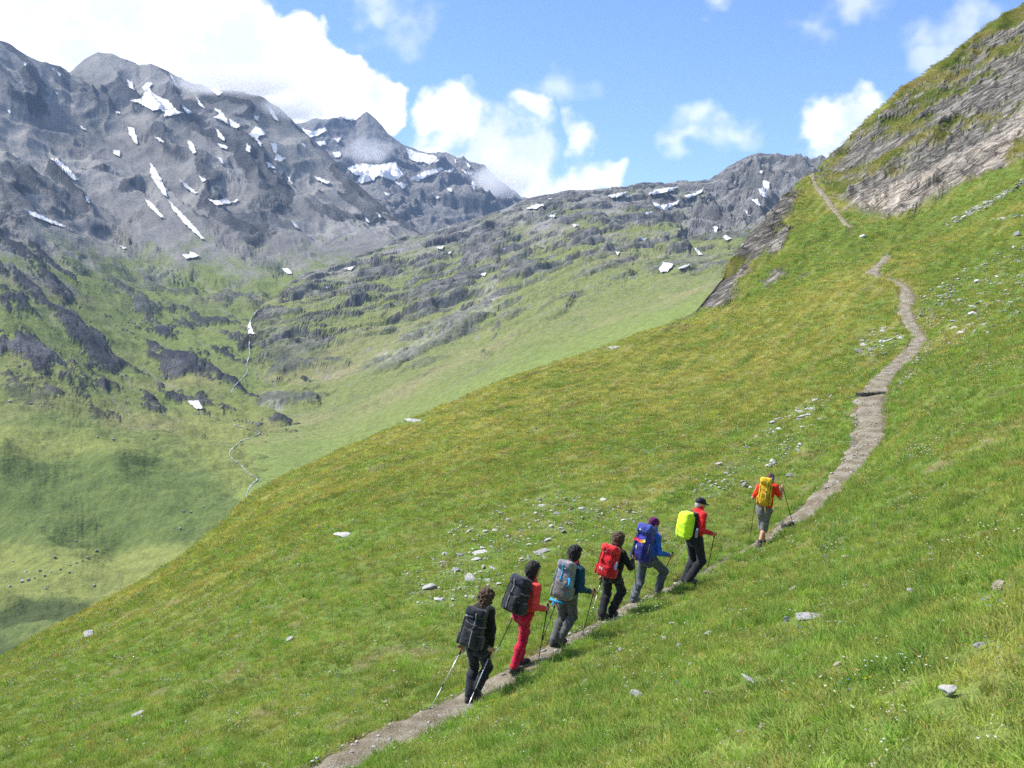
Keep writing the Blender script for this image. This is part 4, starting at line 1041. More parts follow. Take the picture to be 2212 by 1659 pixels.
for zi, (poly, n, (w0, w1), lab, grp) in enumerate(ZONES):
    P = np.array(poly, float); x0, y0 = P.min(0); x1, y1 = P.max(0)
    got = 0
    cl = rng.uniform([x0, y0], [x1, y1], (14, 2))
    while got < n:
        c = cl[int(rng.integers(0, 14))] if rng.random() < 0.6 else rng.uniform([x0, y0], [x1, y1])
        a, b = c + rng.normal(size=2) * np.array([(x1 - x0) * .19, (y1 - y0) * .15])
        if not in_poly(np.array([a]), np.array([b]), poly)[0]: continue
        w = 1.25 * (w0 + (w1 - w0) * rng.random() ** 2.4)
        allz.append((w, a, b, lab, grp, zi)); got += 1
allz.sort(key=lambda t: -t[0])
def ordinal(k): return '%d%s' % (k, 'th' if 10 < k % 100 < 14 else {1: 'st', 2: 'nd', 3: 'rd'}.get(k % 10, 'th'))
LARGER = ['bigger pale stone, %s from the left in the stony turf behind the hikers', 'bigger pale stone, %s from the left in the band below the upper path', 'bigger white stone, %s from the left in the rubble right of the upper path',
          'bigger white stone, %s from the left in the patch at the upper path bend', 'bigger white stone, %s from the left in the rubble line below the cliff', 'pale stone, %s from the left in the short row at the right edge']
NEARPATH = lambda p: float(np.min(np.hypot(path_p[:, 0] - p[0], path_p[:, 1] - p[1]) - path_p[:, 3] / 2)) < 0.05
for i, (w, a, b, lab, grp, zi) in enumerate(allz):
    if NEARPATH(mead.pick(a, b)): continue
    if i < 235:
        lab_o = lab
        if w > 13.5:
            mates = sorted([t for t in allz[:235] if t[4] == grp and t[0] > 13.5 and not NEARPATH(mead.pick(t[1], t[2]))], key=lambda t: t[1])
            r_ = [t[1] for t in mates].index(a) + 1
            lab_o = ('largest ' if w == max(t[0] for t in mates) else '') + LARGER[zi] % ordinal(r_)
        put_stone(a, b, w, lab_o, grp, 0 if rng.random() < 0.72 else 1, None, 0.25, hk=rng.uniform(0.45, 0.85), asp=rng.uniform(.5, .9))
    else: stones_rest.append((a, b, w, 0))
# many more too small to pick out singly
for _ in range(2300):
    a = rng.uniform(-10, 2220); b = rng.uniform(460, 1655)
    sil_y = np.interp(a, [r[0] for r in M_SIL], [r[1] for r in M_SIL])
    if b < max(sil_y + 6, 480 if a > 1800 else 0): continue
    stones_rest.append((a, b, (2.0 + 5 * rng.random() ** 2) * (1.4 if b > 1350 else 1), 0))
for poly, n in ((ZONES[0][0], 650), (ZONES[1][0], 380), (ZONES[2][0], 700), (ZONES[3][0], 150), (ZONES[4][0], 330), ([(1960, 690), (2050, 610), (2060, 640), (1990, 720)], 160), ([(1985, 760), (2010, 740), (2000, 790), (1950, 830), (1930, 850)], 120)):
    P = np.array(poly, float); lo = P.min(0); hi = P.max(0); got = 0
    while got < n:
        a, b = rng.uniform(lo, hi)
        if in_poly(np.array([a]), np.array([b]), poly)[0]:
            if perlin(np.array([a / 22.0]), np.array([b / 10.0]), 811)[0] > -0.1 or rng.random() < .25: stones_rest.append((a, b, 3.4 + 7 * rng.random() ** 2.0, 0))
            got += 1
# pebbles on and along the path
for _ in range(2600):
    i = int(rng.integers(5, len(path_p) - 2)); c = path_p[i]
    t = path_p[i + 1, :2] - path_p[i, :2]; t = t / (np.linalg.norm(t) + 1e-9)
    e = rng.normal() * 0.5; e = np.clip(e, -1.05, 1.05) if rng.random() < .8 else rng.choice([-1.1, 1.1])
    pos = c[:2] + np.array([t[1], -t[0]]) * e * c[3] / 2
    stones_rest.append((pos[0], pos[1], 0.012 + 0.045 * rng.random() ** 3, 1, c[2]))
def build_small_stones():
    base = []
    for s_ in range(5):
        bm = bmesh.new(); bmesh.ops.create_icosphere(bm, subdivisions=1, radius=1.0)
        r = np.random.default_rng(s_ + 40)
        V = np.array([v.co[:] for v in bm.verts]); V *= (1 + 0.18 * r.normal(size=(len(V), 1))); V[:, 1] *= 0.7; V[:, 2] *= 0.36
        Fq = np.array([[v.index for v in f.verts] for f in bm.faces]); bm.free(); base.append((V, Fq))
    VV, FF, CC = [], [], []; n = 0
    for t in stones_rest:
        if t[3] == 0:
            p = mead.pick(t[0], t[1])
            if NEARPATH(p): continue
            s = t[2] / F * p[1] / 2
            p = p + np.array((0, 0, 0.05)); STONE_POS.append((p[0], p[1], s * 0.8))
        else:
            p = np.array((t[0], t[1], t[4])); s = t[2]
        V, Fq = base[int(rng.integers(0, 5))]
        a = rng.uniform(0, 6.28); R_ = np.array(Matrix.Rotation(a, 3, 'Z') @ Matrix.Rotation(rng.normal() * .3, 3, 'X'))
        VV.append((V * s * rng.uniform(.7, 1.2, 3)) @ R_.T + p + np.array((0, 0, s * 0.12))); FF.append(Fq + n); n += len(V)
        k = rng.uniform(0.55, 1.1); CC.append(np.tile(np.array((0.48, 0.465, 0.43)) * k, (len(V), 1)))
    m, nt, out = new_mat('small_stone'); g = NT(nt)
    at = g.n('ShaderNodeAttribute', attribute_name='col')
    b = g.bsdf(at.outputs['Color'], 0.9, 0.2); g.l(b.outputs[0], out.inputs[0])
    o = mesh_obj('small_stones', np.concatenate(VV), np.concatenate(FF), m, smooth=False, col=np.concatenate(CC))
    tag(o, 'small pale stones and pebbles strewn through turf and path', 'stones', None, 'stuff')
build_small_stones()

# flat dark steps laid across the path
def path_step(px, py, wpx, label):
    p = mead.pick(px, py); z = on_path_z(p[0], p[1]); w = wpx / F * p[1]
    r_ = np.random.default_rng(int(px)); n = 15; V = []
    for t in np.linspace(-0.5, 0.5, n):
        hgt = 0.09 + 0.025 * r_.normal() * 0.6; dep = 0.16 * (1 - (2 * t) ** 4 * 0.5) + 0.02 * r_.normal(); yo = 0.10 * math.sin(t * 5) + 0.01 * r_.normal()
        for sy, sz in ((-1, -0.6), (-1, 0.8), (-0.5, 1), (0.6, 1), (1, 0.4), (1, -0.6)): V.append((t * w, yo + sy * dep / 2, sz * hgt))
    k = 6; Fq = [(i * k + j, i * k + (j + 1) % k, (i + 1) * k + (j + 1) % k, (i + 1) * k + j) for i in range(n - 1) for j in range(k)] + [tuple(range(k))[::-1], tuple((n - 1) * k + j for j in range(k))]
    o = mesh_obj('stone_step', np.array(V), [f[::-1] for f in Fq], MAT_STEP, smooth=False); o.location = (p[0], p[1], z + 0.02)
    tag(o, label, 'step')
MAT_STEP = mat_stone('dark_slate_step', (0.075, 0.066, 0.055), (0.17, 0.15, 0.125))
path_step(1880, 856, 66, 'dark wavy stone step across the wide upper path')
path_step(1703, 1142, 34, 'short dark step on the path just right of the leader')

# boulders on the valley bench, far below on the left
MAT_BOULDER = mat_stone('valley_boulder', (0.26, 0.26, 0.25), (0.44, 0.435, 0.42))
BOULD = [(22, 1268, 12), (48, 1258, 16), (62, 1254, 14), (75, 1250, 12), (95, 1244, 12), (86, 1234, 12), (110, 1236, 9), (130, 1230, 9), (152, 1222, 10), (165, 1217, 11), (178, 1212, 9), (190, 1206, 12), (55, 1236, 12), (150, 1237, 9),
         (98, 1272, 10), (203, 1266, 12), (395, 1106, 11), (412, 1108, 10), (389, 1142, 10), (440, 1096, 8), (118, 1205, 14), (208, 1190, 12), (165, 1170, 10), (30, 1213, 8), (66, 873, 14), (20, 868, 12), (245, 950, 11), (210, 945, 9), (330, 948, 8), (88, 878, 8)]
boulder_meshes = []
for s_ in range(5):
    me = stone_mesh(1200 + s_, 2, 0.75, 12); me.materials.append(MAT_BOULDER); boulder_meshes.append(me)
for q_, (a, b, w) in enumerate(sorted(BOULD)):
    p = A.pick(a, b); s = w / F * p[1] / 2
    o = bpy.data.objects.new('boulder', boulder_meshes[q_ % 5]); COL.objects.link(o)
    o.scale = (s, s, s * 1.1); o.rotation_euler = (0, 0, rng.uniform(0, 6)); o.location = (p[0], p[1], p[2] + s * 0.25)
    tag(o, 'grey boulder on the valley side, %s from the left of those far below' % ordinal(q_ + 1), 'boulder', 'boulders on the valley side')
# ---------------- grass
GRASS_GAIN = 2.1
def mat_grass():
    m, nt, out = new_mat('grass_blades'); g = NT(nt)
    ca = g.n('ShaderNodeAttribute', attribute_type='INSTANCER', attribute_name='gcol')
    bt = g.n('ShaderNodeAttribute', attribute_name='bt')
    oi = g.n('ShaderNodeObjectInfo')
    c = g.mix(g.math('MULTIPLY', bt.outputs['Fac'], 0.45), ca.outputs['Color'], (0.34, 0.32, 0.11))
    v = g.ramp(oi.outputs['Random'], 0, 1, 0.75, 1.25, False)
    cc = g.vmath('SCALE', c); g.l(v, cc.node.inputs['Scale'])
    d = g.n('ShaderNodeBsdfDiffuse'); g.l(cc, d.inputs[0])
    t = g.n('ShaderNodeBsdfTranslucent'); g.l(g.mix(1.0, cc, (1.12, 1.08, 0.62), 'MULTIPLY'), t.inputs[0])
    ms = g.n('ShaderNodeMixShader'); ms.inputs[0].default_value = 0.42
    g.l(d.outputs[0], ms.inputs[1]); g.l(t.outputs[0], ms.inputs[2]); g.l(ms.outputs[0], out.inputs[0]); return m
MAT_GRASS = mat_grass()
proto_col = bpy.data.collections.new('grass_prototypes')
def tuft(seed, nb, rad_, hmin, hmax, wid, seg):
    r = np.random.default_rng(seed); V = []; Fq = []; T = []
    for _ in range(nb):
        a = r.uniform(0, 6.28); d = rad_ * math.sqrt(r.random())
        bx, by = d * math.cos(a), d * math.sin(a)
        h = r.uniform(hmin, hmax); yaw = r.uniform(0, 6.28); lean = r.uniform(0.1, 0.75); la = a + r.normal() * 0.8
        w = wid * r.uniform(0.6, 1.3); n0 = len(V)
        for k in range(seg + 1):
            t = k / seg; off = lean * h * t * t
            cx = bx + off * math.cos(la); cy = by + off * math.sin(la); cz = h * (t - 0.25 * lean * t * t) - 0.02
            ww = w * (1 - t ** 1.6) + 0.0006
            V.append((cx - ww * math.cos(yaw), cy - ww * math.sin(yaw), cz)); V.append((cx + ww * math.cos(yaw), cy + ww * math.sin(yaw), cz)); T += [t, t]
        for k in range(seg): Fq.append((n0 + 2 * k, n0 + 2 * k + 1, n0 + 2 * k + 3, n0 + 2 * k + 2))
    me = bpy.data.meshes.new('grass_tuft'); me.from_pydata(V, [], Fq)
    at = me.attributes.new('bt', 'FLOAT', 'POINT'); at.data.foreach_set('value', np.array(T, np.float32))
    me.materials.append(MAT_GRASS)
    o = bpy.data.objects.new('grass_tuft_%02d' % seed, me); proto_col.objects.link(o)
for s_ in range(4): tuft(s_, 26, 0.085, 0.05, 0.12, 0.0035, 3)         # short turf
for s_ in range(4, 7): tuft(s_, 30, 0.07, 0.10, 0.22, 0.0038, 4)       # long tufts
for s_ in range(7, 10): tuft(s_, 34, 0.20, 0.06, 0.15, 0.009, 2)       # coarse turf seen from afar
def points_object(name, P, rot, scl, idx, colr, coll, kind='stuff'):
    me = bpy.data.meshes.new(name); me.vertices.add(len(P)); me.vertices.foreach_set('co', P.astype(np.float32).ravel())
    for nm, typ, arr, key in (('rot', 'FLOAT_VECTOR', rot, 'vector'), ('gcol', 'FLOAT_VECTOR', colr, 'vector'), ('scl', 'FLOAT_VECTOR', scl, 'vector')):
        at = me.attributes.new(nm, typ, 'POINT'); at.data.foreach_set(key, arr.astype(np.float32).ravel())
    at = me.attributes.new('idx', 'INT', 'POINT'); at.data.foreach_set('value', idx.astype(np.int32))
    o = bpy.data.objects.new(name, me); COL.objects.link(o)
    ng = bpy.data.node_groups.new(name + '_nodes', 'GeometryNodeTree')
    ng.interface.new_socket('Geometry', in_out='INPUT', socket_type='NodeSocketGeometry'); ng.interface.new_socket('Geometry', in_out='OUTPUT', socket_type='NodeSocketGeometry')
    N = ng.nodes; L = ng.links
    gi = N.new('NodeGroupInput'); go = N.new('NodeGroupOutput'); ip = N.new('GeometryNodeInstanceOnPoints'); ci = N.new('GeometryNodeCollectionInfo')
    ci.inputs['Collection'].default_value = coll; ci.inputs['Separate Children'].default_value = True; ci.inputs['Reset Children'].default_value = True
    def attr(nm, dt):
        a = N.new('GeometryNodeInputNamedAttribute'); a.data_type = dt; a.inputs['Name'].default_value = nm; return a.outputs['Attribute']
    er = N.new('FunctionNodeEulerToRotation'); L.new(attr('rot', 'FLOAT_VECTOR'), er.inputs[0])
    L.new(gi.outputs[0], ip.inputs['Points']); L.new(ci.outputs[0], ip.inputs['Instance']); ip.inputs['Pick Instance'].default_value = True
    L.new(attr('idx', 'INT'), ip.inputs['Instance Index']); L.new(er.outputs[0], ip.inputs['Rotation']); L.new(attr('scl', 'FLOAT_VECTOR'), ip.inputs['Scale'])
    L.new(ip.outputs[0], go.inputs[0])
    md = o.modifiers.new('scatter', 'NODES'); md.node_group = ng
    return o
VM = np.stack([mead.X, mead.Yf, mead.Z], -1)
def quad_area(V):
    a = V[:-1, :-1]; b = V[1:, :-1]; c = V[1:, 1:]; d = V[:-1, 1:]
    return 0.5 * (np.linalg.norm(np.cross(b - a, c - a), axis=-1) + np.linalg.norm(np.cross(c - a, d - a), axis=-1))
QA = quad_area(VM)
mid_ = lambda M: 0.25 * (M[:-1, :-1] + M[1:, :-1] + M[1:, 1:] + M[:-1, 1:])
yq = mid_(mead.Yf); uq = mid_(mead.Uf)
pxq = 1106 + F * uq
inframe = (np.abs(uq) < np.interp(yq, [3, 10, 30, 200], [1.05, 0.8, 0.62, 0.56]))
rowid = np.arange(QA.shape[1])[None, :]
vis = (rowid < mead.nrow + 2)
grassable = np.clip(1 - 1.3 * mid_(rk), 0, 1) * (1 - sstep(mid_(path_mask) + 0.45 * mid_(fbm(mead.X / 0.35, mead.Yf / 0.35, 2, 825)), 0.25, 0.95)) * (1 - 0.75 * mid_(soilm))
# thin, bare places in the turf
grassable = grassable * (1 - 0.85 * mid_(thin))
dens = np.interp(yq, [3, 6, 12, 20, 35, 60, 100, 150, 220], [260, 230, 150, 90, 38, 15, 6.5, 3.0, 1.6])
Wt = QA * dens * grassable * inframe * vis
def sample(W, n):
    p = (W / W.sum()).ravel(); k = rng.choice(W.size, n, p=p)
    i, j = np.unravel_index(k, W.shape); s = rng.random(n); t = rng.random(n)
    def bl(M):
        s_, t_ = (s, t) if M.ndim == 2 else (s[:, None], t[:, None])
        return (1 - s_) * (1 - t_) * M[i, j] + s_ * (1 - t_) * M[i + 1, j] + s_ * t_ * M[i + 1, j + 1] + (1 - s_) * t_ * M[i, j + 1]
    return i, j, bl
NG = int(min(Wt.sum(), 290000))
print('grass tufts', NG, Wt.sum())
gi_, gj_, bl = sample(Wt, NG)
GP = bl(VM); gc = bl(gcol)
yy = GP[:, 1]
long_p = np.clip(sstep(fbm(GP[:, 0] / 1.1, GP[:, 1] / 1.1, 3, 831, 0.6), 0.15, 0.8) * (0.6 + 0.6 * (1 - sstep(yy, 10, 26))) + 0.08, 0, 1)
lush_edge = np.exp(-((bl(np.where(pd > 50, 50, pd)) - bl(phw) - 0.3) / 0.25) ** 2)
long_p = np.clip(long_p + 0.5 * lush_edge, 0, 1)
is_long = (rng.random(NG) < long_p * 0.55) & (yy < 60)
far_k = rng.random(NG) < sstep(yy, 28, 50)
idx = np.where(far_k, rng.integers(7, 10, NG), np.where(is_long, rng.integers(4, 7, NG), rng.integers(0, 4, NG)))
sc = rng.uniform(0.75, 1.3, NG) * np.where(far_k, np.interp(yy, [30, 60, 120, 200], [0.9, 1.3, 2.0, 2.6]), 1.0)
scl = np.stack([sc, sc, sc * np.where(far_k, np.interp(yy, [30, 60, 120, 200], [0.8, 0.65, 0.5, 0.45]), np.interp(yy, [4, 8, 14, 30], [0.44, 0.52, 0.68, 0.85])) * rng.uniform(.8, 1.2, NG)], 1)
rot = np.stack([rng.normal(size=NG) * 0.16 - 0.10, rng.normal(size=NG) * 0.16 - 0.18, rng.uniform(0, 6.28, NG)], 1)
rot[:, :2] *= 0.6
hue = fbm(GP[:, 0] / 0.8, GP[:, 1] / 0.8, 3, 841, 0.6)[:, None]
big_h = fbm(GP[:, 0] / 2.7, GP[:, 1] / 2.7, 3, 843, 0.6)[:, None]
gcl = gc * (1.0 + 0.28 * hue + 0.18 * big_h) * rng.uniform(0.75, 1.25, (NG, 1))
gcl = gcl * (1 + np.clip(hue, -1, 1) * np.array((0.16, 0.02, -0.1)))
gcl = gcl * np.where(is_long & ~far_k, 1.0, 1.0)[:, None]
straw = (rng.random(NG) < 0.09 + 0.09 * sstep(yy, 15, 50)) & (~is_long)
gcl[straw] = np.array((0.29, 0.24, 0.09)) * rng.uniform(.7, 1.1, (straw.sum(), 1))
gcl[is_long] = gcl[is_long] * np.array((0.72, 0.98, 0.78))
# stones lie free of grass
SP = np.array(STONE_POS); keep = np.ones(NG, bool)
cellk = {}
for q_, (sx, sy, ss) in enumerate(SP):
    cellk.setdefault((int(sx // 2), int(sy // 2)), []).append(q_)
gk = np.floor(GP[:, :2] / 2).astype(int)
order = np.lexsort((gk[:, 1], gk[:, 0])); gs_ = gk[order]
brk = np.flatnonzero(np.any(np.diff(gs_, axis=0) != 0, axis=1)) + 1
for blk_ in np.split(order, brk):
    cx_, cy_ = gk[blk_[0]]
    ids = [q_ for a_ in (-1, 0, 1) for b_ in (-1, 0, 1) for q_ in cellk.get((cx_ + a_, cy_ + b_), [])]
    if not ids: continue
    dd_ = np.hypot(GP[blk_, 0][:, None] - SP[ids, 0][None], GP[blk_, 1][:, None] - SP[ids, 1][None])
    dd_ = np.minimum(dd_, np.hypot(GP[blk_, 0][:, None] - SP[ids, 0][None], GP[blk_, 1][:, None] + np.minimum(SP[ids, 2][None] * 0.8, 0.16) - SP[ids, 1][None] + 0 * dd_))
    dd_ = np.minimum(dd_, np.hypot(GP[blk_, 0][:, None] - SP[ids, 0][None], GP[blk_, 1][:, None] - (SP[ids, 1][None] - np.minimum(SP[ids, 2][None] * 0.8, 0.16))))
    keep[blk_] = np.all(dd_ > SP[ids, 2][None] * 0.95 + 0.04, axis=1)
# camera side of a stone: taller blades would hide it
GP, rot, scl, idx, gcl = GP[keep], rot[keep], scl[keep], idx[keep], gcl[keep]
tag(points_object('grass', GP, rot, scl, idx, np.clip(gcl * GRASS_GAIN, 0.01, 0.7), proto_col), 'green alpine grass covering the slope in tufts', 'grass', None, 'stuff')

# ---------------- flowers
fl_col = bpy.data.collections.new('flower_prototypes')
def mat_flower():
    m, nt, out = new_mat('flower_petals'); g = NT(nt)
    ca = g.n('ShaderNodeAttribute', attribute_type='INSTANCER', attribute_name='gcol')
    b = g.bsdf(ca.outputs['Color'], 0.7, 0.1); g.l(b.outputs[0], out.inputs[0]); return m
mfl = mat_flower(); mst = flat_mat('flower_stem', (0.08, 0.14, 0.03))
for s_ in range(3):
    bm = bmesh.new(); r = np.random.default_rng(s_)
    for hN in range(3):
        ox, oy = r.normal(size=2) * 0.05; h = r.uniform(0.07, 0.13); R0 = 0.008
        c = bm.verts.new((ox, oy, h + 0.004)); ring = [bm.verts.new((ox + R0 * math.cos(t) * (1 if k % 2 else .6), oy + R0 * math.sin(t) * (1 if k % 2 else .6), h + 0.006 * (k % 2))) for k, t in enumerate(np.linspace(0, 2 * math.pi, 10, endpoint=False))]
        for k in range(10): bm.faces.new((c, ring[k], ring[(k + 1) % 10]))
        a = [bm.verts.new((ox - .001, oy, h)), bm.verts.new((ox + .001, oy, h)), bm.verts.new((ox + .001, oy, -0.02)), bm.verts.new((ox - .001, oy, -0.02))]
        f = bm.faces.new(a); f.material_index = 1
    me = bpy.data.meshes.new('flower'); bm.to_mesh(me); bm.free(); me.materials.append(mfl); me.materials.append(mst)
    fl_col.objects.link(bpy.data.objects.new('flower_%d' % s_, me))
NF = 4200
Wf = QA * np.interp(yq, [3, 8, 20, 40, 70], [2.0, 2.5, 3, 1.2, 0.0]) * grassable * inframe * vis * sstep(mid_(fbm(mead.X / 2.5, mead.Yf / 2.5, 3, 851)), -0.3, 0.7)
_, _, bl = sample(Wf, NF); FP = bl(VM)
pal = np.array([(0.75, 0.75, 0.70), (0.75, 0.72, 0.55), (0.75, 0.50, 0.03), (0.62, 0.16, 0.03), (0.22, 0.28, 0.70), (0.45, 0.10, 0.12)])
kf = rng.choice(6, NF, p=[0.40, 0.2, 0.13, 0.12, 0.07, 0.08])
fs = rng.uniform(0.7, 1.4, NF) * np.interp(FP[:, 1], [4, 10, 25, 60], [0.8, 1.0, 1.5, 2.4])
tag(points_object('wildflowers', FP, np.stack([rng.normal(size=NF) * .2 + .3, rng.normal(size=NF) * .2, rng.uniform(0, 6.28, NF)], 1), np.repeat(fs[:, None], 3, 1), rng.integers(0, 3, NF), pal[kf], fl_col),
    'tiny white, yellow, orange and blue flowers dotted through the grass', 'flowers', None, 'stuff')
# ================================================================== HIKERS
def nrm_(v): v = np.asarray(v, float); return v / (np.linalg.norm(v) + 1e-12)
def surface_net(fn, lo, hi, h):
    """closed smooth mesh of the zero level of a distance function"""
    lo = np.asarray(lo, float); hi = np.asarray(hi, float)
    n = np.ceil((hi - lo) / h).astype(int) + 1
    ax = [lo[k] + h * np.arange(n[k]) for k in range(3)]
    G = np.stack(np.meshgrid(*ax, indexing='ij'), -1)
    D = fn(G.reshape(-1, 3)).reshape(n)
    c = [D[a:n[0] - 1 + a, b:n[1] - 1 + b, e:n[2] - 1 + e] for a in (0, 1) for b in (0, 1) for e in (0, 1)]
    off = [(a, b, e) for a in (0, 1) for b in (0, 1) for e in (0, 1)]
    neg = sum((x < 0).astype(int) for x in c)
    cells = np.argwhere((neg > 0) & (neg < 8))
    if len(cells) == 0: return np.zeros((0, 3)), np.zeros((0, 4), int)
    ii = tuple(cells.T)
    acc = np.zeros((len(cells), 3)); cnt = np.zeros(len(cells))
    for p in range(8):
        for q in range(p + 1, 8):
            if sum(abs(off[p][k] - off[q][k]) for k in range(3)) != 1: continue
            dp = c[p][ii]; dq = c[q][ii]; m = (dp < 0) != (dq < 0)
            t = np.where(m, dp / np.where(m, dp - dq, 1), 0)
            pos = np.asarray(off[p]) + t[:, None] * (np.asarray(off[q]) - np.asarray(off[p]))
            acc[m] += pos[m]; cnt[m] += 1
    V = lo + h * (cells + acc / cnt[:, None])
    idx = -np.ones(n - 1, int); idx[ii] = np.arange(len(cells))
    Fq = []
    for a in range(3):
        b, e = (a + 1) % 3, (a + 2) % 3
        s0 = [slice(None)] * 3; s1 = [slice(None)] * 3
        s0[a] = slice(0, n[a] - 1); s1[a] = slice(1, n[a])
        ch = (D[tuple(s0)] < 0) != (D[tuple(s1)] < 0); ng = D[tuple(s0)] < 0
        E = np.argwhere(ch)
        E = E[(E[:, b] > 0) & (E[:, e] > 0) & (E[:, b] < n[b] - 1) & (E[:, e] < n[e] - 1)]
        def cell(db, de):
            x = E.copy(); x[:, b] -= db; x[:, e] -= de; return idx[tuple(x.T)]
        q = np.stack([cell(1, 1), cell(0, 1), cell(0, 0), cell(1, 0)], 1)
        fl = ng[tuple(E.T)]
        q = np.where(fl[:, None], q, q[:, ::-1]); Fq.append(q)
    return V, np.concatenate(Fq)
def cap(p, a, b, ra, rb):
    a = np.asarray(a, float); b = np.asarray(b, float); ab = b - a
    t = np.clip(((p - a) @ ab) / (ab @ ab + 1e-12), 0, 1)
    return np.linalg.norm(p - a - t[:, None] * ab, axis=1) - (ra + t * (rb - ra))
def ell(p, c, axes, r):
    """ellipsoid with axes given as rows"""
    q = (p - np.asarray(c)) @ np.asarray(axes).T / np.asarray(r)
    k = np.linalg.norm(q, axis=1)
    return (k - 1) * min(r)
def rbox(p, half, rad_, bulge=0.0):
    q = np.abs(p) - (np.asarray(half) - rad_)
    d = np.linalg.norm(np.maximum(q, 0), axis=1) + np.minimum(q.max(1), 0) - rad_
    return d - bulge * np.clip(1 - (p[:, 0] / half[0]) ** 2, 0, 1) * np.clip(1 - (p[:, 2] / half[2]) ** 2, 0, 1)
def smin(a, b, k):
    h = np.clip(0.5 + 0.5 * (b - a) / k, 0, 1)
    return b + (a - b) * h - k * h * (1 - h)
def union(ds, k):
    d = ds[0]
    for x in ds[1:]: d = smin(d, x, k)
    return d
def wr(p, f, a, seed):
    return a * (perlin(p[:, 0] * f + p[:, 2] * f * 0.6, p[:, 1] * f - p[:, 2] * f * 1.1, seed) + 0.6 * (1 - 2.2 * np.abs(perlin(p[:, 0] * f * 1.1 + p[:, 1] * f * .8, p[:, 2] * f * 2.2 + p[:, 0] * f * .9, seed + 1))))
def tube(path, r, k=8, closed_ends=True):
    P = np.asarray(path, float); n = len(P); r = np.broadcast_to(np.asarray(r, float), (n,))
    T = np.gradient(P, axis=0); T /= np.linalg.norm(T, axis=1, keepdims=True) + 1e-12
    ref = np.array((0.0, 0.0, 1.0)) if abs(T[0, 2]) < 0.9 else np.array((1.0, 0.0, 0.0))
    V = []
    for i in range(n):
        a = nrm_(np.cross(T[i], ref)); b = np.cross(T[i], a)
        for j in range(k):
            t = 2 * math.pi * j / k; V.append(P[i] + r[i] * (math.cos(t) * a + math.sin(t) * b))
    Fq = [(i * k + j, i * k + (j + 1) % k, (i + 1) * k + (j + 1) % k, (i + 1) * k + j) for i in range(n - 1) for j in range(k)]
    if closed_ends: Fq += [tuple(range(k))[::-1], tuple((n - 1) * k + j for j in range(k))]
    return V, Fq
def strap_mesh(path, width_dir, w, th):
    """flat webbing along a path; width_dir: array of directions"""
    P = np.asarray(path, float); n = len(P); W = np.broadcast_to(np.asarray(width_dir, float), (n, 3))
    T = np.gradient(P, axis=0); V = []
    for i in range(n):
        nn = nrm_(np.cross(T[i], W[i])); ww = nrm_(W[i])
        for sx, sy in ((-1, -1), (1, -1), (1, 1), (-1, 1)): V.append(P[i] + ww * sx * w / 2 + nn * sy * th / 2)
    Fq = [(i * 4 + j, i * 4 + (j + 1) % 4, (i + 1) * 4 + (j + 1) % 4, (i + 1) * 4 + j) for i in range(n - 1) for j in range(4)] + [(3, 2, 1, 0), tuple((n - 1) * 4 + j for j in range(4))]
    return V, Fq
def fabric(name, c, rough=0.85, weave=60.0, var=0.30, spec=0.15, sheen=0.2):
    m, nt, out = new_mat(name); g = NT(nt)
    tc = g.n('ShaderNodeTexCoord').outputs['Object']
    n = g.noise(tc, 9.0, 3.0, 0.6); w = g.noise(tc, weave, 1.5, 0.5)
    cc = g.vmath('SCALE', g.mix(0.0, c, c)); g.l(g.ramp(n, 0.3, 0.7, 1 - var, 1 + var, False), cc.node.inputs['Scale'])
    b = g.bsdf(cc, rough, spec, g.bump(g.math('ADD', n, g.math('MULTIPLY', w, 0.2)), 0.35, 0.02))
    b.inputs['Sheen Weight'].default_value = sheen
    g.l(b.outputs[0], out.inputs[0]); return m
def skin_mat(name='skin', c=(0.50, 0.27, 0.19)):
    m, nt, out = new_mat(name); g = NT(nt)
    n = g.noise(g.n('ShaderNodeTexCoord').outputs['Object'], 18.0, 3.0, 0.6)
    b = g.bsdf(g.mix(g.ramp(n, 0.35, 0.65), c, (c[0] * 1.12, c[1] * 0.98, c[2] * 0.95)), 0.55, 0.35)
    b.inputs['Subsurface Weight'].default_value = 0.08; b.inputs['Subsurface Radius'].default_value = (0.01, 0.004, 0.002)
    g.l(b.outputs[0], out.inputs[0]); return m
MAT_SKIN = skin_mat()
MAT_EYE = flat_mat('eye', (0.03, 0.02, 0.02), 0.3, 0.5); MAT_LIP = flat_mat('lip', (0.40, 0.13, 0.11))
MAT_BOOT = fabric('boot_leather', (0.05, 0.048, 0.05), 0.7); MAT_BOOT_G = fabric('boot_grey', (0.12, 0.12, 0.14), 0.7); MAT_SOLE = fabric('boot_sole', (0.02, 0.02, 0.02), 0.8)
MAT_METAL = None
def metal(name, c, rough=0.3, met=1.0):
    m, nt, out = new_mat(name); g = NT(nt)
    n = g.noise(g.n('ShaderNodeTexCoord').outputs['Object'], 30.0, 2.0, 0.5)
    b = g.bsdf(g.mix(g.ramp(n, .4, .6), c, tuple(x * 0.85 for x in c)), rough, 0.5); b.inputs['Metallic'].default_value = met
    g.l(b.outputs[0], out.inputs[0]); return m
MAT_ALU = metal('pole_aluminium', (0.78, 0.79, 0.80), 0.35, 0.6); MAT_POLE_BLACK = metal('pole_black', (0.02, 0.02, 0.022), 0.4, 0.0)
MAT_GRIP = fabric('pole_grip_foam', (0.018, 0.018, 0.018), 0.9); MAT_STEEL = metal('pole_tip_steel', (0.4, 0.4, 0.42), 0.4)
MAT_WHITE = flat_mat('white_print', (0.85, 0.85, 0.85)); MAT_BUCKLE = fabric('black_buckle', (0.02, 0.02, 0.02), 0.6)

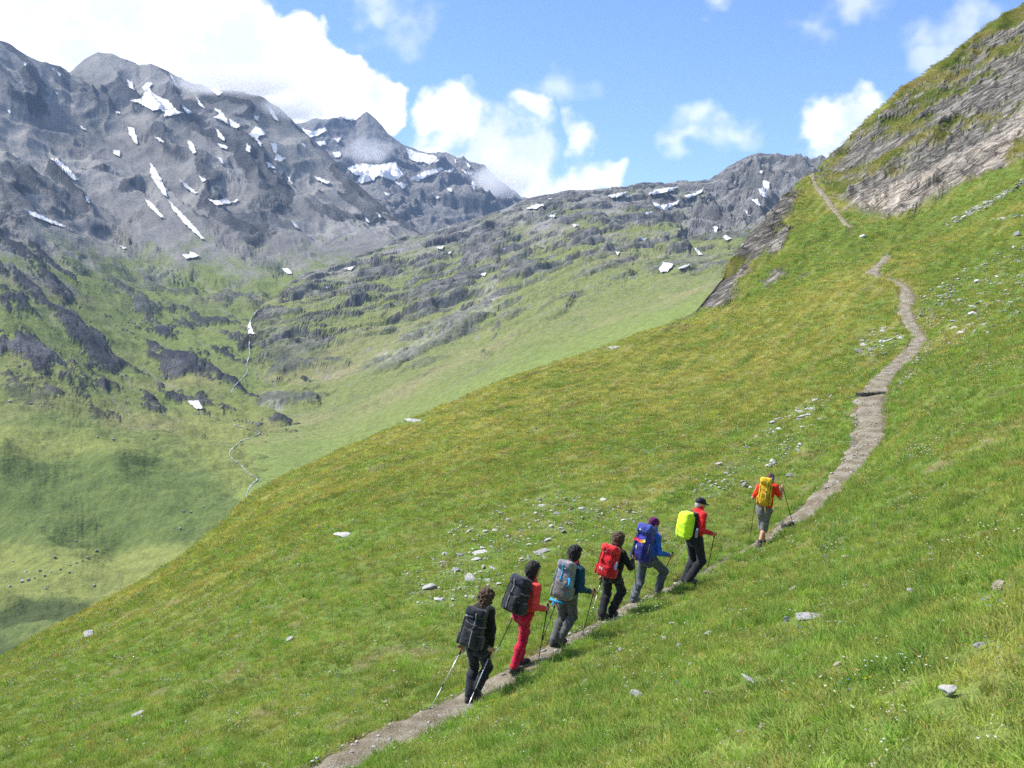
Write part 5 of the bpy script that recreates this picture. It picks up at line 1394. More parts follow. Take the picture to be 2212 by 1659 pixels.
class Crop:
    def __init__(s, x0, y0, k): s.x0, s.y0, s.k = x0, y0, k
    def __call__(s, zx, zy): return ((s.x0 + zx / s.k) / 1.00904, (s.y0 + zy / s.k) / 1.00904)
def unproj(px, py, depth):
    u, v = UV(px, py); return np.array((float(u) * depth, depth, float(v) * depth))

def person_parts(root, J, fwd, look, opt):
    """one figure from its joints (world coordinates)"""
    o0 = np.array(root.location)
    up = np.array((0, 0, 1.0)); f = nrm_(fwd); r = nrm_(np.cross(f, up))
    H = opt.get('size', 1.0)
    J = {k: np.asarray(v) - o0 for k, v in J.items()}
    spine = nrm_(J['neck'] - J['pelvis'])
    ch = J['pelvis'] + (J['neck'] - J['pelvis']) * 0.66 - f * 0.0
    wst = J['pelvis'] + (J['neck'] - J['pelvis']) * 0.28
    def torso(p, e=0.0):
        ax = np.array([r, np.cross(spine, r), spine])
        d = [ell(p, ch, ax, (0.165 + e, 0.115 + e, 0.235 + e)), ell(p, wst, ax, (0.140 + e, 0.105 + e, 0.17 + e)),
             cap(p, J['shl'], J['shr'], 0.062 + e, 0.062 + e), cap(p, ch, J['neck'], 0.09 + e, 0.055 + e)]
        return union(d, 0.06)
    def pelvis(p, e=0.0):
        ax = np.array([r, np.cross(spine, r), spine])
        hc = 0.5 * (J['hipl'] + J['hipr'])
        return union([ell(p, hc + spine * 0.05, ax, (0.165 + e, 0.125 + e, 0.15 + e)), ell(p, hc - f * 0.035 + r * 0.07 - spine * 0.02, ax, (0.085 + e, 0.09 + e, 0.10 + e)), ell(p, hc - f * 0.035 - r * 0.07 - spine * 0.02, ax, (0.085 + e, 0.09 + e, 0.10 + e))], 0.04)
    def leg(p, s, e=0.0, loose=0.0, end=1.0):
        h, k, a = J['hip' + s], J['kn' + s], J['an' + s]
        ae = k + (a - k) * end
        calf = k + (a - k) * 0.30 - f * 0.02
        return union([cap(p, h, k, 0.088 + e + loose * .3, 0.060 + e + loose), cap(p, k, calf, 0.058 + e + loose, 0.058 + e + loose), cap(p, calf, ae, 0.058 + e + loose, 0.043 + e + loose * 1.6)], 0.03)
    def arm(p, s, e=0.0, loose=0.0, end=1.0):
        h, k, a = J['sh' + s], J['el' + s], J['ha' + s]
        ae = k + (a - k) * end
        return union([cap(p, h, k, 0.056 + e + loose, 0.043 + e + loose), cap(p, k, ae, 0.043 + e + loose, 0.029 + e + loose)], 0.025)
    lk = nrm_(np.asarray(look)); hr = nrm_(np.cross(lk, up)); hu = np.cross(hr, lk)
    hax = np.array([hr, lk, hu]); hc = J['head']
    def head(p):
        d = [ell(p, hc + hu * 0.02, hax, (0.074, 0.094, 0.098)), ell(p, hc - hu * 0.045 + lk * 0.03, hax, (0.058, 0.068, 0.078)), cap(p, hc - hu * 0.05 - lk * 0.02, J['neck'] - spine * 0.02, 0.052, 0.06)]
        x = union(d, 0.03)
        nose = cap(p, hc + lk * 0.088 + hu * 0.012, hc + lk * 0.108 - hu * 0.022, 0.008, 0.014)
        brow = cap(p, hc + lk * 0.082 + hu * 0.032 - hr * 0.04, hc + lk * 0.082 + hu * 0.032 + hr * 0.04, 0.012, 0.012)
        chin = ell(p, hc + lk * 0.075 - hu * 0.10, hax, (0.025, 0.022, 0.02))
        x = union([x, nose, brow, chin], 0.015)
        for s_ in (-1, 1): x = smin(x, ell(p, hc + hr * s_ * 0.078 - lk * 0.012 - hu * 0.01, hax, (0.012, 0.022, 0.034)), 0.008)
        return x
    def bbox(keys, m): P = np.array([J[k] for k in keys]); return P.min(0) - m, P.max(0) + m
    objs = []
    def net(name, fn, keys, m, h, mat, parent=root):
        lo, hi = bbox(keys, m); V, Fq = surface_net(fn, lo, hi, h)
        return mesh_obj(name, V, Fq, mat, parent)
    # ---- body (skin): one mesh with finely meshed head and hands
    lo, hi = bbox(['pelvis', 'neck', 'shl', 'shr', 'ell', 'elr', 'hal', 'har', 'hipl', 'hipr', 'knl', 'knr', 'anl', 'anr'], 0.17)
    def bodyf(p):
        return union([torso(p, -0.012), pelvis(p, -0.012), arm(p, 'l', -0.004), arm(p, 'r', -0.004), leg(p, 'l', -0.004), leg(p, 'r', -0.004), cap(p, hc - hu * 0.05 - lk * 0.02, J['neck'] - spine * 0.02, 0.052, 0.06)], 0.02)
    V, Fq = surface_net(bodyf, lo, hi, 0.020)
    parts = [(V, Fq)]
    parts.append(surface_net(head, hc - 0.17, hc + 0.15, 0.008))
    for s_ in 'lr':
        sgn = 1 if s_ == 'r' else -1
        hp = J['ha' + s_]; fa = nrm_(hp - J['el' + s_]); pa = nrm_(J['po' + s_]) if ('po' + s_) in J else up
        pole_ax = nrm_(opt.get('pole_' + s_, up)); side = nrm_(np.cross(fa, pole_ax)) * (-sgn)
        palm = hp + fa * 0.045
        ctr = palm + fa * 0.035      # pole axis runs through the curled fingers
        fn_list = [(hp - fa * 0.02, palm, 0.030, 0.036)]
        for q, (dz, L, rr) in enumerate(((0.030, 0.052, 0.0095), (0.010, 0.056, 0.0095), (-0.010, 0.053, 0.009), (-0.029, 0.044, 0.008))):
            k0 = palm + pole_ax * dz + fa * 0.02 + side * 0.012; k1 = ctr + pole_ax * dz + side * 0.030 + fa * 0.018; k2 = ctr + pole_ax * dz + fa * 0.030 - side * (L - 0.046); k3 = ctr + pole_ax * (dz - 0.004) - side * (L - 0.030) - fa * 0.004
            fn_list += [(k0, k1, rr * 1.15, rr), (k1, k2, rr, rr * .95), (k2, k3, rr * .95, rr * .8)]
        th0 = palm - side * 0.018 + pole_ax * 0.022; th1 = ctr - side * 0.026 + pole_ax * 0.048; th2 = ctr + side * 0.002 + pole_ax * 0.056 + fa * 0.012
        fn_list += [(th0, th1, 0.014, 0.0105), (th1, th2, 0.0105, 0.0085)]
        def handf(p, L=fn_list, palm=palm, side=side, fa=fa, pole_ax=pole_ax):
            d = ell(p, palm, np.array([fa, pole_ax, side]), (0.050, 0.042, 0.020))
            for (a, b, ra, rb) in L: d = smin(d, cap(p, a, b, ra, rb), 0.006)
            return d
        parts.append(surface_net(handf, palm - 0.13, palm + 0.13, 0.0065))
    n = 0; VV = []; FF = []
    for V, Fq in parts: VV.append(V); FF.append(Fq + n); n += len(V)
    body = mesh_obj('body', np.concatenate(VV), np.concatenate(FF), opt.get('skin', MAT_SKIN), root)
    for s_ in (-1, 1):
        V, Fq = surface_net(lambda p: ell(p, hc + lk * 0.083 + hu * 0.012 + hr * s_ * 0.031, hax, (0.013, 0.008, 0.009)), hc + lk * 0.083 + hr * s_ * 0.031 - 0.03, hc + lk * 0.083 + hr * s_ * 0.031 + 0.04, 0.005)
        mesh_obj('eye', V, Fq, MAT_EYE, body)
    V, Fq = surface_net(lambda p: ell(p, hc + lk * 0.088 - hu * 0.055, hax, (0.024, 0.008, 0.007)), hc + lk * 0.088 - hu * 0.055 - 0.04, hc + lk * 0.088 - hu * 0.055 + 0.04, 0.005)
    mesh_obj('mouth', V, Fq, MAT_LIP, body)
    # ---- clothing
    ws = opt.get('wr', 0.010); sd_ = opt.get('seed', 1)
    slv = opt.get('sleeve', 0.95)
    if slv < 0.6:      # short sleeves end above the elbow
        def armc(p, s):
            h, k = J['sh' + s], J['el' + s]; return cap(p, h, h + (k - h) * 0.72, 0.066, 0.062)
    else:
        def armc(p, s): return arm(p, s, 0.006, 0.008, slv)
    hem = J['pelvis'] + spine * opt.get('hem', -0.02)
    def shirtf(p):
        d = union([torso(p, 0.012), ell(p, J['pelvis'] + spine * 0.08, np.array([r, np.cross(spine, r), spine]), (0.172, 0.13, 0.16)), armc(p, 'l'), armc(p, 'r')], 0.03)
        if opt.get('collar', 0) > 0: d = smin(d, cap(p, J['neck'] - spine * 0.03, J['neck'] + spine * opt['collar'], 0.074, 0.070), 0.02)
        d = d + wr(p, 11.0, ws, sd_)
        return np.maximum(d, -((p - hem) @ spine))
    net(opt.get('top_name', 'jacket'), shirtf, ['pelvis', 'neck', 'shl', 'shr', 'ell', 'elr', 'hal', 'har'], 0.16, 0.0125, opt['top'])
    def trouf(p):
        end = opt.get('leg_end', 1.0); lo_ = opt.get('loose', 0.012)
        if end <= 0.3:
            def lg(s):
                h, k, a = J['hip' + s], J['kn' + s], J['an' + s]
                return union([cap(p, h, k, 0.105, 0.088), cap(p, k, k + (a - k) * 0.06, 0.088, 0.090)], 0.02)
            d = union([pelvis(p, 0.014), lg('l'), lg('r')], 0.03)
        else: d = union([pelvis(p, 0.014), leg(p, 'l', 0.004, lo_, end), leg(p, 'r', 0.004, lo_, end)], 0.028)
        d = d + wr(p, 10.0, 0.010, sd_ + 7)
        return np.maximum(d, (p - (J['pelvis'] + spine * 0.13)) @ spine)
    net('shorts' if opt.get('leg_end', 1) <= 0.3 else 'trousers', trouf, ['pelvis', 'hipl', 'hipr', 'knl', 'knr', 'anl', 'anr'], 0.17, 0.0125, opt['legs'])
    for s_ in 'lr':
        a = J['an' + s_]; ff = nrm_(opt.get('foot_' + s_, f))
        shin = nrm_(J['kn' + s_] - a)
        heel = a - ff * 0.035 - np.array((0, 0, 0.045)); toe = a + ff * 0.165 - np.array((0, 0, 0.058)) + np.array((0, 0, opt.get('toe_' + s_, 0.0)))
        def bootf(p, a=a, heel=heel, toe=toe, ff=ff, shin=shin):
            d = union([cap(p, heel, toe, 0.046, 0.040), cap(p, a - np.array((0, 0, 0.02)), a + shin * 0.075, 0.052, 0.058)], 0.03)
            return d
        bt_ = net('boot', bootf, ['an' + s_], 0.26, 0.0125, opt.get('boot', MAT_BOOT))
        def solef(p, heel=heel, toe=toe):
            h2 = heel - np.array((0, 0, 0.030)); t2 = toe - np.array((0, 0, 0.024)); return np.maximum(cap(p, h2, t2, 0.052, 0.046), np.abs((p - h2) @ nrm_(np.cross(np.cross(t2 - h2, up), t2 - h2))) - 0.014)
        V, Fq = surface_net(solef, a - 0.26, a + 0.26, 0.011); mesh_obj('sole', V, Fq, MAT_SOLE, bt_)
    # ---- hair / headwear
    hw = opt.get('hair'); hs = opt.get('hair_size', 0.0); hl = opt.get('hair_len', 0.0); nz = opt.get('hair_noise', 0.012)
    if hw is not None:
        def hairf(p):
            d = ell(p, hc + hu * 0.03 - lk * 0.012, hax, (0.086 + hs, 0.106 + hs, 0.104 + hs))
            d = smin(d, ell(p, hc - hu * 0.035 - lk * 0.035, hax, (0.078 + hs * .8, 0.074 + hs * .6, 0.075 + hl * 0.5)), 0.03)
            if hl > 0: d = smin(d, cap(p, hc - lk * 0.05, J['neck'] - spine * (hl - 0.09) - f * 0.05, 0.078 + hs, 0.062), 0.03)
            if opt.get('bun'): d = smin(d, ell(p, hc - lk * 0.10 - hu * 0.03, hax, (0.05, 0.05, 0.05)), 0.02)
            q = p - hc
            face = np.maximum((q @ lk) * -1 + 0.045, (q @ hu) - 0.055)
            d = np.maximum(d, -np.maximum(np.maximum(-(q @ lk) + 0.035, (q @ hu) - 0.060), -0.2))
            fr = 42.0
            return d + nz * (perlin(p[:, 0] * fr + p[:, 1] * 9, p[:, 2] * fr * .7, sd_ + 31) + 0.7 * perlin(p[:, 1] * fr * 1.7, p[:, 2] * fr + p[:, 0] * fr, sd_ + 33))
        V, Fq = surface_net(hairf, hc - 0.30, hc + 0.24, 0.009); mesh_obj('hair', V, Fq, hw, root)
    if opt.get('cap') is not None:
        V, Fq = surface_net(lambda p: np.maximum(ell(p, hc + hu * 0.035 - lk * 0.005, hax, (0.090, 0.112, 0.100)), -((p - hc) @ hu) + 0.012), hc - 0.2, hc + 0.2, 0.008)
        cp = mesh_obj('cap', V, Fq, opt['cap'], root)
        V, Fq = surface_net(lambda p: np.maximum(ell(p, hc + hu * 0.022 + lk * 0.12, hax, (0.078, 0.075, 0.014)), -((p - hc) @ lk) + 0.07), hc - 0.25, hc + 0.25, 0.009)
        mesh_obj('peak', V, Fq, opt['cap'], cp)
        V, Fq = surface_net(lambda p: ell(p, hc + hu * 0.137, hax, (0.010, 0.010, 0.006)), hc + hu * 0.137 - 0.03, hc + hu * 0.137 + 0.03, 0.004); mesh_obj('button', V, Fq, MAT_WHITE, cp)
    if opt.get('beanie') is not None:
        V, Fq = surface_net(lambda p: np.maximum(ell(p, hc + hu * 0.03 - lk * 0.008, hax, (0.093, 0.114, 0.112)), -((p - hc) @ hu) - 0.045 + 0.6 * np.maximum((p - hc) @ lk, 0)) + 0.003 * np.sin(90 * ((p - hc) @ hr)), hc - 0.2, hc + 0.2, 0.008)
        mesh_obj('beanie', V, Fq, opt['beanie'], root)
    if opt.get('scarf') is not None:
        c0 = J['neck'] + spine * 0.005 - f * 0.015
        def scf(p):
            q = p - c0; z = q @ spine; rho = np.linalg.norm(q - z[:, None] * spine, axis=1)
            return np.hypot(rho - 0.072, z * 0.65) - 0.030 + wr(p, 22.0, 0.008, 77)
        V, Fq = surface_net(scf, c0 - 0.16, c0 + 0.16, 0.010); mesh_obj('scarf', V, Fq, opt['scarf'], root)
    return J

def trekking_pole(label, top, tip, shaft_mats, basket=True, grip_len=0.15, group=None, low=0.45):
    top = np.asarray(top); tip = np.asarray(tip); ax = nrm_(tip - top); L = np.linalg.norm(tip - top)
    root = bpy.data.objects.new('trekking_pole', None); COL.objects.link(root); root.location = tip; root.empty_display_size = 0.1
    def P(t): return top + ax * t - tip
    V, Fq = tube([P(0), P(0.012), P(0.03), P(grip_len * 0.6), P(grip_len), P(grip_len + 0.02)], [0.010, 0.017, 0.0155, 0.0135, 0.0145, 0.009], 8); mesh_obj('grip', V, Fq, MAT_GRIP, root)
    a = grip_len + 0.01; b = L - low
    V, Fq = tube([P(a), P(b)], [0.0080, 0.0080], 8); mesh_obj('upper_shaft', V, Fq, shaft_mats[0], root)
    V, Fq = tube([P(b - 0.02), P(b + 0.03)], [0.0105, 0.0105], 8); mesh_obj('clamp', V, Fq, MAT_BUCKLE, root)
    V, Fq = tube([P(b + 0.02), P(L - 0.05)], [0.0068, 0.0062], 8); mesh_obj('lower_shaft', V, Fq, shaft_mats[1], root)
    V, Fq = tube([P(L - 0.06), P(L - 0.03), P(L)], [0.0075, 0.006, 0.002], 8); mesh_obj('tip', V, Fq, MAT_STEEL, root)
    if basket:
        V, Fq = tube([P(L - 0.075), P(L - 0.068), P(L - 0.060)], [0.010, 0.026, 0.012], 10); mesh_obj('basket', V, Fq, MAT_BUCKLE, root)
    sd2 = nrm_(np.cross(ax, (0.3, 1, 0)))
    loop = [P(0.03) + sd2 * 0.014 + np.array((0, 0, 0)) + sd2 * 0.035 * math.sin(t) + ax * 0.075 * (1 - math.cos(t)) for t in np.linspace(0, math.pi * 1.9, 12)]
    V, Fq = strap_mesh(loop, np.cross(ax, sd2), 0.014, 0.002); mesh_obj('wrist_strap', V, Fq, MAT_BUCKLE, root)
    tag(root, label, 'trekking pole', group); return root
# ---------------- backpacks
def backpack(name, label, loc, R3, w, d, h, M, o):
    root = bpy.data.objects.new(name, None); COL.objects.link(root); root.empty_display_size = 0.1
    root.matrix_world = Matrix.Translation(loc) @ Matrix(R3.tolist()).to_4x4()
    seed = o.get('seed', 1); tp = o.get('taper', 0.12)
    def warp(p):
        q = p.copy(); q[:, 0] = q[:, 0] / (1 - tp * np.clip(q[:, 2] / h, -0.6, 0.6)); q[:, 1] = q[:, 1] + o.get('curve', 0.03) * np.cos(q[:, 2] / h * 3.0) - 0.02
        return q
    outer = {}
    def part(nm, fn, half, c, mat, parent=root, vox=0.0125):
        c = np.asarray(c, float); half = np.asarray(half, float)
        V, Fq = surface_net(fn, c - half * 1.35 - 0.03, c + half * 1.35 + 0.03, vox)
        ob = mesh_obj(nm, V, Fq, mat, parent); outer[nm] = V; return ob
    if o.get('cover'):
        part('rain_cover', lambda p: rbox(warp(p), (w / 2, d / 2, h / 2), 0.085, 0.02) + wr(p, 9.0, 0.010, seed), (w / 2, d / 2, h / 2), (0, 0, 0), M['body'])
        rim = [(0.98 * w / 2 * np.sign(math.cos(t)) * abs(math.cos(t)) ** 0.5, d / 2 - 0.03, 0.97 * h / 2 * np.sign(math.sin(t)) * abs(math.sin(t)) ** 0.5) for t in np.linspace(0, 2 * math.pi, 41)]
        V, Fq = tube(rim, 0.012, 6, False); mesh_obj('elastic_hem', V, Fq, M['body'], root)
        part('harness_panel', lambda p: rbox(p - np.array((0, d / 2 + 0.03, 0)), (w * .50, 0.085, h * .50), 0.045) + wr(p, 12, .005, 5), (w / 2, 0.09, h / 2), (0, d / 2 + .03, 0), M['dark'])
    else:
        part('pack_body', lambda p: rbox(warp(p), (w / 2, d / 2, h / 2), 0.07, 0.025) + wr(p, 9.0, 0.009, seed), (w / 2, d / 2, h / 2), (0, 0, 0), M['body'])
        lz = h / 2 + o.get('lid_z', 0.015)
        part('lid', lambda p: rbox((p - np.array((0, -0.015, lz))) @ np.array(Matrix.Rotation(o.get('lid_tilt', -0.25), 3, 'X')), (w * (1 - tp * .5) * .49, d * .56, o.get('lid_h', 0.075)), 0.06, 0.02) + wr(p, 12.0, 0.010, seed + 3), (w / 2, d * .6, 0.10), (0, -0.015, lz), M['lid'])
        part('front_pocket', lambda p: rbox(p - np.array((0, -d / 2 - 0.005, o.get('fp_z', -0.15) * h)), (w * .36, 0.045, h * o.get('fp_h', .27)), 0.04, 0.012) + wr(p, 13, 0.007, seed + 5), (w * .36, 0.06, h * .3), (0, -d / 2, o.get('fp_z', -0.15) * h), M['pocket'])
        for s_ in (-1, 1):
            part('side_pocket', lambda p: rbox(p - np.array((s_ * w * .50, 0.0, -0.27 * h)), (0.030, d * .40, h * .19), 0.03, 0.0) + wr(p, 15, .006, seed + 8), (0.04, d * .45, h * .2), (s_ * w * .50, 0, -0.27 * h), M['pocket'])
    # straps on the wearer's side
    zs = o.get('sh_z', 0.17)
    for s_ in (-1, 1):
        pth = np.array([(s_ * .07, d / 2 - .01, zs - 0.05), (s_ * .085, d / 2 + .03, zs + 0.045), (s_ * .105, d / 2 + .12, zs + 0.085), (s_ * .12, d / 2 + .215, zs + 0.02), (s_ * .125, d / 2 + .255, zs - 0.10), (s_ * .150, d / 2 + .215, zs - .24), (s_ * .165, d / 2 + .10, zs - .34), (s_ * .15, d / 2, zs - .40)])
        t = np.linspace(0, len(pth) - 1, 22); pth = np.stack([np.interp(t, np.arange(len(pth)), pth[:, k]) for k in range(3)], 1); pth = smooth_line(pth, 3)
        V, Fq = strap_mesh(pth, (1, 0, 0), 0.060, 0.016); mesh_obj('shoulder_strap', V, Fq, M['dark'], root)
    bz = -h * 0.40 if not o.get('belt_z') else o['belt_z']
    belt = [(0.178 * math.sin(t), d / 2 + 0.125 - 0.150 * math.cos(t), bz - 0.01 * math.cos(t)) for t in np.linspace(-2.9, 2.9, 26)]
    V, Fq = strap_mesh(belt, (0, 0, 1), o.get('belt_w', 0.07), 0.014); mesh_obj('hip_belt', V, Fq, M.get('belt', M['dark']), root)
    # webbing with buckles on the outside
    def face_y(x, z, nm):
        V = outer[nm]; k = np.argsort((V[:, 0] - x) ** 2 + (V[:, 2] - z) ** 2)[:30]; return V[k, 1].min()
    if not o.get('cover'):
        for x in o.get('webs', (0.0,)):
            zz = np.linspace(h / 2 + 0.05, h * o.get('web_end', -0.1), 12)
            pth = [(x * w, min(face_y(x * w, z, nm) for nm in ('pack_body', 'lid', 'front_pocket') if outer[nm][:, 2].min() < z < outer[nm][:, 2].max()) - 0.006, z) for z in zz]
            V, Fq = strap_mesh(pth, (1, 0, 0), 0.020, 0.003); sb_ = mesh_obj('compression_strap', V, Fq, M.get('web', M['dark']), root)
            bzz = h * 0.18; V, Fq = strap_mesh([(x * w, face_y(x * w, z, 'pack_body') - 0.022, z) for z in (bzz, bzz - 0.045)], (1, 0, 0), 0.028, 0.012); mesh_obj('buckle', V, Fq, M.get('buckle', MAT_BUCKLE), sb_)
        hl_ = [(0.035 * math.cos(t) , d / 2 - 0.03, h / 2 + 0.045 + 0.045 * math.sin(t)) for t in np.linspace(0, math.pi, 9)]
        V, Fq = tube(hl_, 0.006, 6); mesh_obj('haul_loop', V, Fq, M['dark'], root)
        for s_ in (-1, 1):
            zz = np.linspace(h * 0.42, -h * 0.42, 14); pth = [(s_ * w * 0.40, face_y(s_ * w * 0.40, z, 'pack_body') - 0.002, z) for z in zz]
            V, Fq = tube(smooth_line(np.array(pth), 2), 0.005, 6); mesh_obj('piping', V, Fq, M['dark'], root)
            for zc in (0.22, -0.05):
                pth = [(s_ * (w * 0.36 + 0.02 * t), 0.0, 0) for t in range(2)]
                q_ = [(s_ * w * 0.40, face_y(s_ * w * 0.40, zc * h, 'pack_body') - 0.006, zc * h), (s_ * w * 0.515, -d * 0.28, zc * h - 0.01), (s_ * w * 0.525, d * 0.25, zc * h - 0.015)]
                V, Fq = strap_mesh(q_, (0, 0, 1), 0.016, 0.003); mesh_obj('side_strap', V, Fq, M.get('web', M['dark']), root)
        em = o.get('emblem')
        if em:
            ex, ez, es, nm = em; y = face_y(ex, ez, nm) - 0.006
            tri = [(-.5, 0), (-.12, .8), (.06, .38), (.2, .62), (.55, 0)]
            V = [(ex + a * es, y, ez + b * es) for a, b in tri] + [(ex + a * es, y + 0.012, ez + b * es) for a, b in tri]
            n = len(tri); Fq = [tuple(range(n)), tuple(range(2 * n - 1, n - 1, -1))] + [(k, (k + 1) % n, n + (k + 1) % n, n + k)[::-1] for k in range(n)]
            mesh_obj('emblem', V, Fq, MAT_WHITE, root, smooth=False)
        if o.get('text'):
            tx, ez, es, nm, body = o['text']
            cu = bpy.data.curves.new('lettering', 'FONT'); cu.body = body; cu.size = es; cu.extrude = 0.002; cu.align_x = 'LEFT'
            to = bpy.data.objects.new('lettering_source', cu); COL.objects.link(to)
            me = bpy.data.meshes.new_from_object(to.evaluated_get(bpy.context.evaluated_depsgraph_get())); bpy.data.objects.remove(to)
            V = np.array([v.co[:] for v in me.vertices]); y = face_y(tx + .03, ez, nm) - 0.006
            V2 = np.stack([tx + V[:, 0], y - V[:, 2], ez + V[:, 1]], 1)
            for v, c in zip(me.vertices, V2): v.co = c
            me.materials.clear(); me.materials.append(MAT_WHITE); me.name = 'lettering'
            lo_ = bpy.data.objects.new('lettering', me); COL.objects.link(lo_); lo_.parent = root
    for (pth, wdir, ww, mat) in o.get('loose', []):
        V, Fq = strap_mesh(pth, wdir, ww, 0.003); mesh_obj('loose_strap', V, Fq, mat, root)
    tag(root, label, 'backpack', 'backpacks of the hikers'); return root, outer

def ground_z(x, y):
    d = np.hypot(path_p[:, 0] - x, path_p[:, 1] - y); i = int(np.argmin(d))
    g_ = float(mead.height([x], [y])[0])
    return path_p[i, 2] if d[i] < path_p[i, 3] / 2 else g_

HAIR_BROWN = fabric('brown_hair', (0.085, 0.048, 0.030), 0.75, 120, .35); HAIR_DARK = fabric('dark_hair', (0.020, 0.015, 0.014), 0.6, 120, .35); HAIR_BLACK = fabric('black_hair', (0.010, 0.009, 0.009), 0.6, 120, .3); HAIR_MID = fabric('long_brown_hair', (0.060, 0.036, 0.024), 0.7, 120, .35); HAIR_GREY = fabric('grey_hair', (0.42, 0.40, 0.38), 0.8, 120, .2)
BLK = fabric('black_cloth', (0.016, 0.017, 0.021)); BLK2 = fabric('black_softshell', (0.013, 0.013, 0.014)); NAVYBLK = fabric('navy_black_pack', (0.020, 0.022, 0.030), 0.7); CHAR_P = fabric('charcoal_pocket', (0.036, 0.038, 0.046), 0.75)
def hiker(cfg):
    C = Crop(*cfg['crop']); psi = rad(cfg['psi'])
    f = np.array((math.sin(psi), math.cos(psi), 0.0)); r = np.array((math.cos(psi), -math.sin(psi), 0.0))
    cpx, cpy = C(*cfg['foot']); p0 = mead.pick(cpx, cpy); D0 = p0[1] + cfg.get('dd', 0.0)
    J = {}
    for k, v in cfg['J'].items():
        px, py = C(v[0], v[1]); dep = D0 + v[3] * math.cos(psi) - v[2] * math.sin(psi)
        J[k] = unproj(px, py, dep)
    for s in 'lr':
        a = J['an' + s]; raise_ = cfg.get('raise_' + s, 0.0)
        want = a[2]; a[2] = ground_z(a[0], a[1]) + 0.105 + raise_
        if cfg.get('dbg'): print(cfg['id'], 'ankle', s, 'dz', round(a[2] - want, 3))
    for s in 'lr':
        # keep the bones at human length: knee and elbow slide along their measured direction
        for (a, b, c, L1, L2, nm) in (('hip' + s, 'kn' + s, 'an' + s, .43, .42, 'leg'), ('sh' + s, 'el' + s, 'ha' + s, .29, .25, 'arm')):
            k = cfg.get('scale', 1.0); L1 *= k; L2 *= k
            A_, B2, C2 = J[a], J[b], J[c]; ac = C2 - A_; dist = np.linalg.norm(ac)
            if dist > (L1 + L2) * 0.995:
                if nm == 'arm': C2 = A_ + ac / dist * (L1 + L2) * 0.995; J[c] = C2
                ac = C2 - A_; dist = min(np.linalg.norm(ac), (L1 + L2) * 0.995)
                if nm == 'leg': L1 = L2 = max(L1, np.linalg.norm(ac) / 2 * 1.003)
            dist = np.linalg.norm(C2 - A_); u = nrm_(C2 - A_)
            x = (L1 * L1 - L2 * L2 + dist * dist) / (2 * dist); hgt = math.sqrt(max(L1 * L1 - x * x, 1e-6))
            v = B2 - A_; v = v - u * (v @ u)
            if nm == 'leg': v = v * 1.0 + f * 0.03 - u * (f @ u) * 0.03
            J[b] = A_ + u * x + nrm_(v) * hgt
    root = bpy.data.objects.new('person', None); COL.objects.link(root); root.location = 0.5 * (J['anl'] + J['anr']) - np.array((0, 0, 0.105)); root.empty_display_size = 0.2
    bpy.context.view_layer.update()
    opt = cfg['opt']
    poles = []
    for s, (tx, ty), off, lab, mats, kw in cfg.get('poles', []):
        tp = mead.pick(*C(tx, ty)); 
        if kw.get('tipd') is not None: tp = unproj(*C(tx, ty), D0 + kw['tipd'])
        hnd = J['ha' + s]; fa = nrm_(hnd - J['el' + s]); g_ = hnd + fa * 0.08
        ax = nrm_(g_ - tp); opt['pole_' + s] = ax
        poles.append((lab, g_ + ax * off, tp, mats, kw))
    look = nrm_(f * math.cos(rad(cfg.get('look', 0))) + r * math.sin(rad(cfg.get('look', 0))) + np.array((0, 0, cfg.get('nod', -0.15))))
    person_parts(root, J, f, look, opt)
    tag(root, cfg['label'], 'person', 'hikers walking in single file')
    for lab, top, tip, mats, kw in poles:
        trekking_pole(lab, top, tip, mats, kw.get('basket', True), kw.get('grip', 0.14), 'trekking poles of the hikers', kw.get('low', 0.45))
    spine = nrm_(J['neck'] - J['pelvis'])
    pk = cfg['pack']
    y_ax = nrm_(f - spine * (f @ spine)); x_ax = np.cross(y_ax, spine)
    yaw = rad(pk.get('yaw', 0)); y2 = y_ax * math.cos(yaw) + x_ax * math.sin(yaw); x2 = np.cross(y2, spine)
    R3 = np.stack([x2, y2, spine], 1)
    ctr = J['pelvis'] + (J['neck'] - J['pelvis']) * pk.get('t', 0.5) - y2 * (0.115 + pk.get('gap', 0) + pk['size'][1] / 2) + x2 * pk.get('dx', 0) + spine * pk.get('dz', 0)
    root_p, outer = backpack('backpack', pk['label'], Vector(ctr), R3, *pk['size'], pk['M'], pk['o'])
    if cfg.get('extra'): cfg['extra'](J, f, r, spine, ctr, R3, pk, C, D0)
    return J

G_DARK = fabric('grey_webbing', (0.16, 0.165, 0.17)); 
def bottle(name, label, base, axis, prof, mats):
    root = bpy.data.objects.new(name, None); COL.objects.link(root); root.location = base; root.empty_display_size = .05
    ax = nrm_(axis)
    n = len(prof); cut = max(i for i in range(n) if prof[i][2] == 0)
    V, Fq = tube([ax * z for z, rr, c in prof[:cut + 1]], [rr for z, rr, c in prof[:cut + 1]], 12); mesh_obj('flask', V, Fq, mats[0], root)
    V, Fq = tube([ax * z for z, rr, c in prof[cut:]], [rr for z, rr, c in prof[cut:]], 12); mesh_obj('cap', V, Fq, mats[1], root)
    tag(root, label, 'bottle'); return root
POLE_SILVER = (MAT_ALU, MAT_ALU); POLE_BLK = (MAT_POLE_BLACK, MAT_POLE_BLACK); POLE_MIX = (MAT_POLE_BLACK, MAT_ALU)
MAT_POLE_GREEN = metal('pole_pale_green', (0.55, 0.62, 0.45), 0.4, 0.4)
HIKERS = []
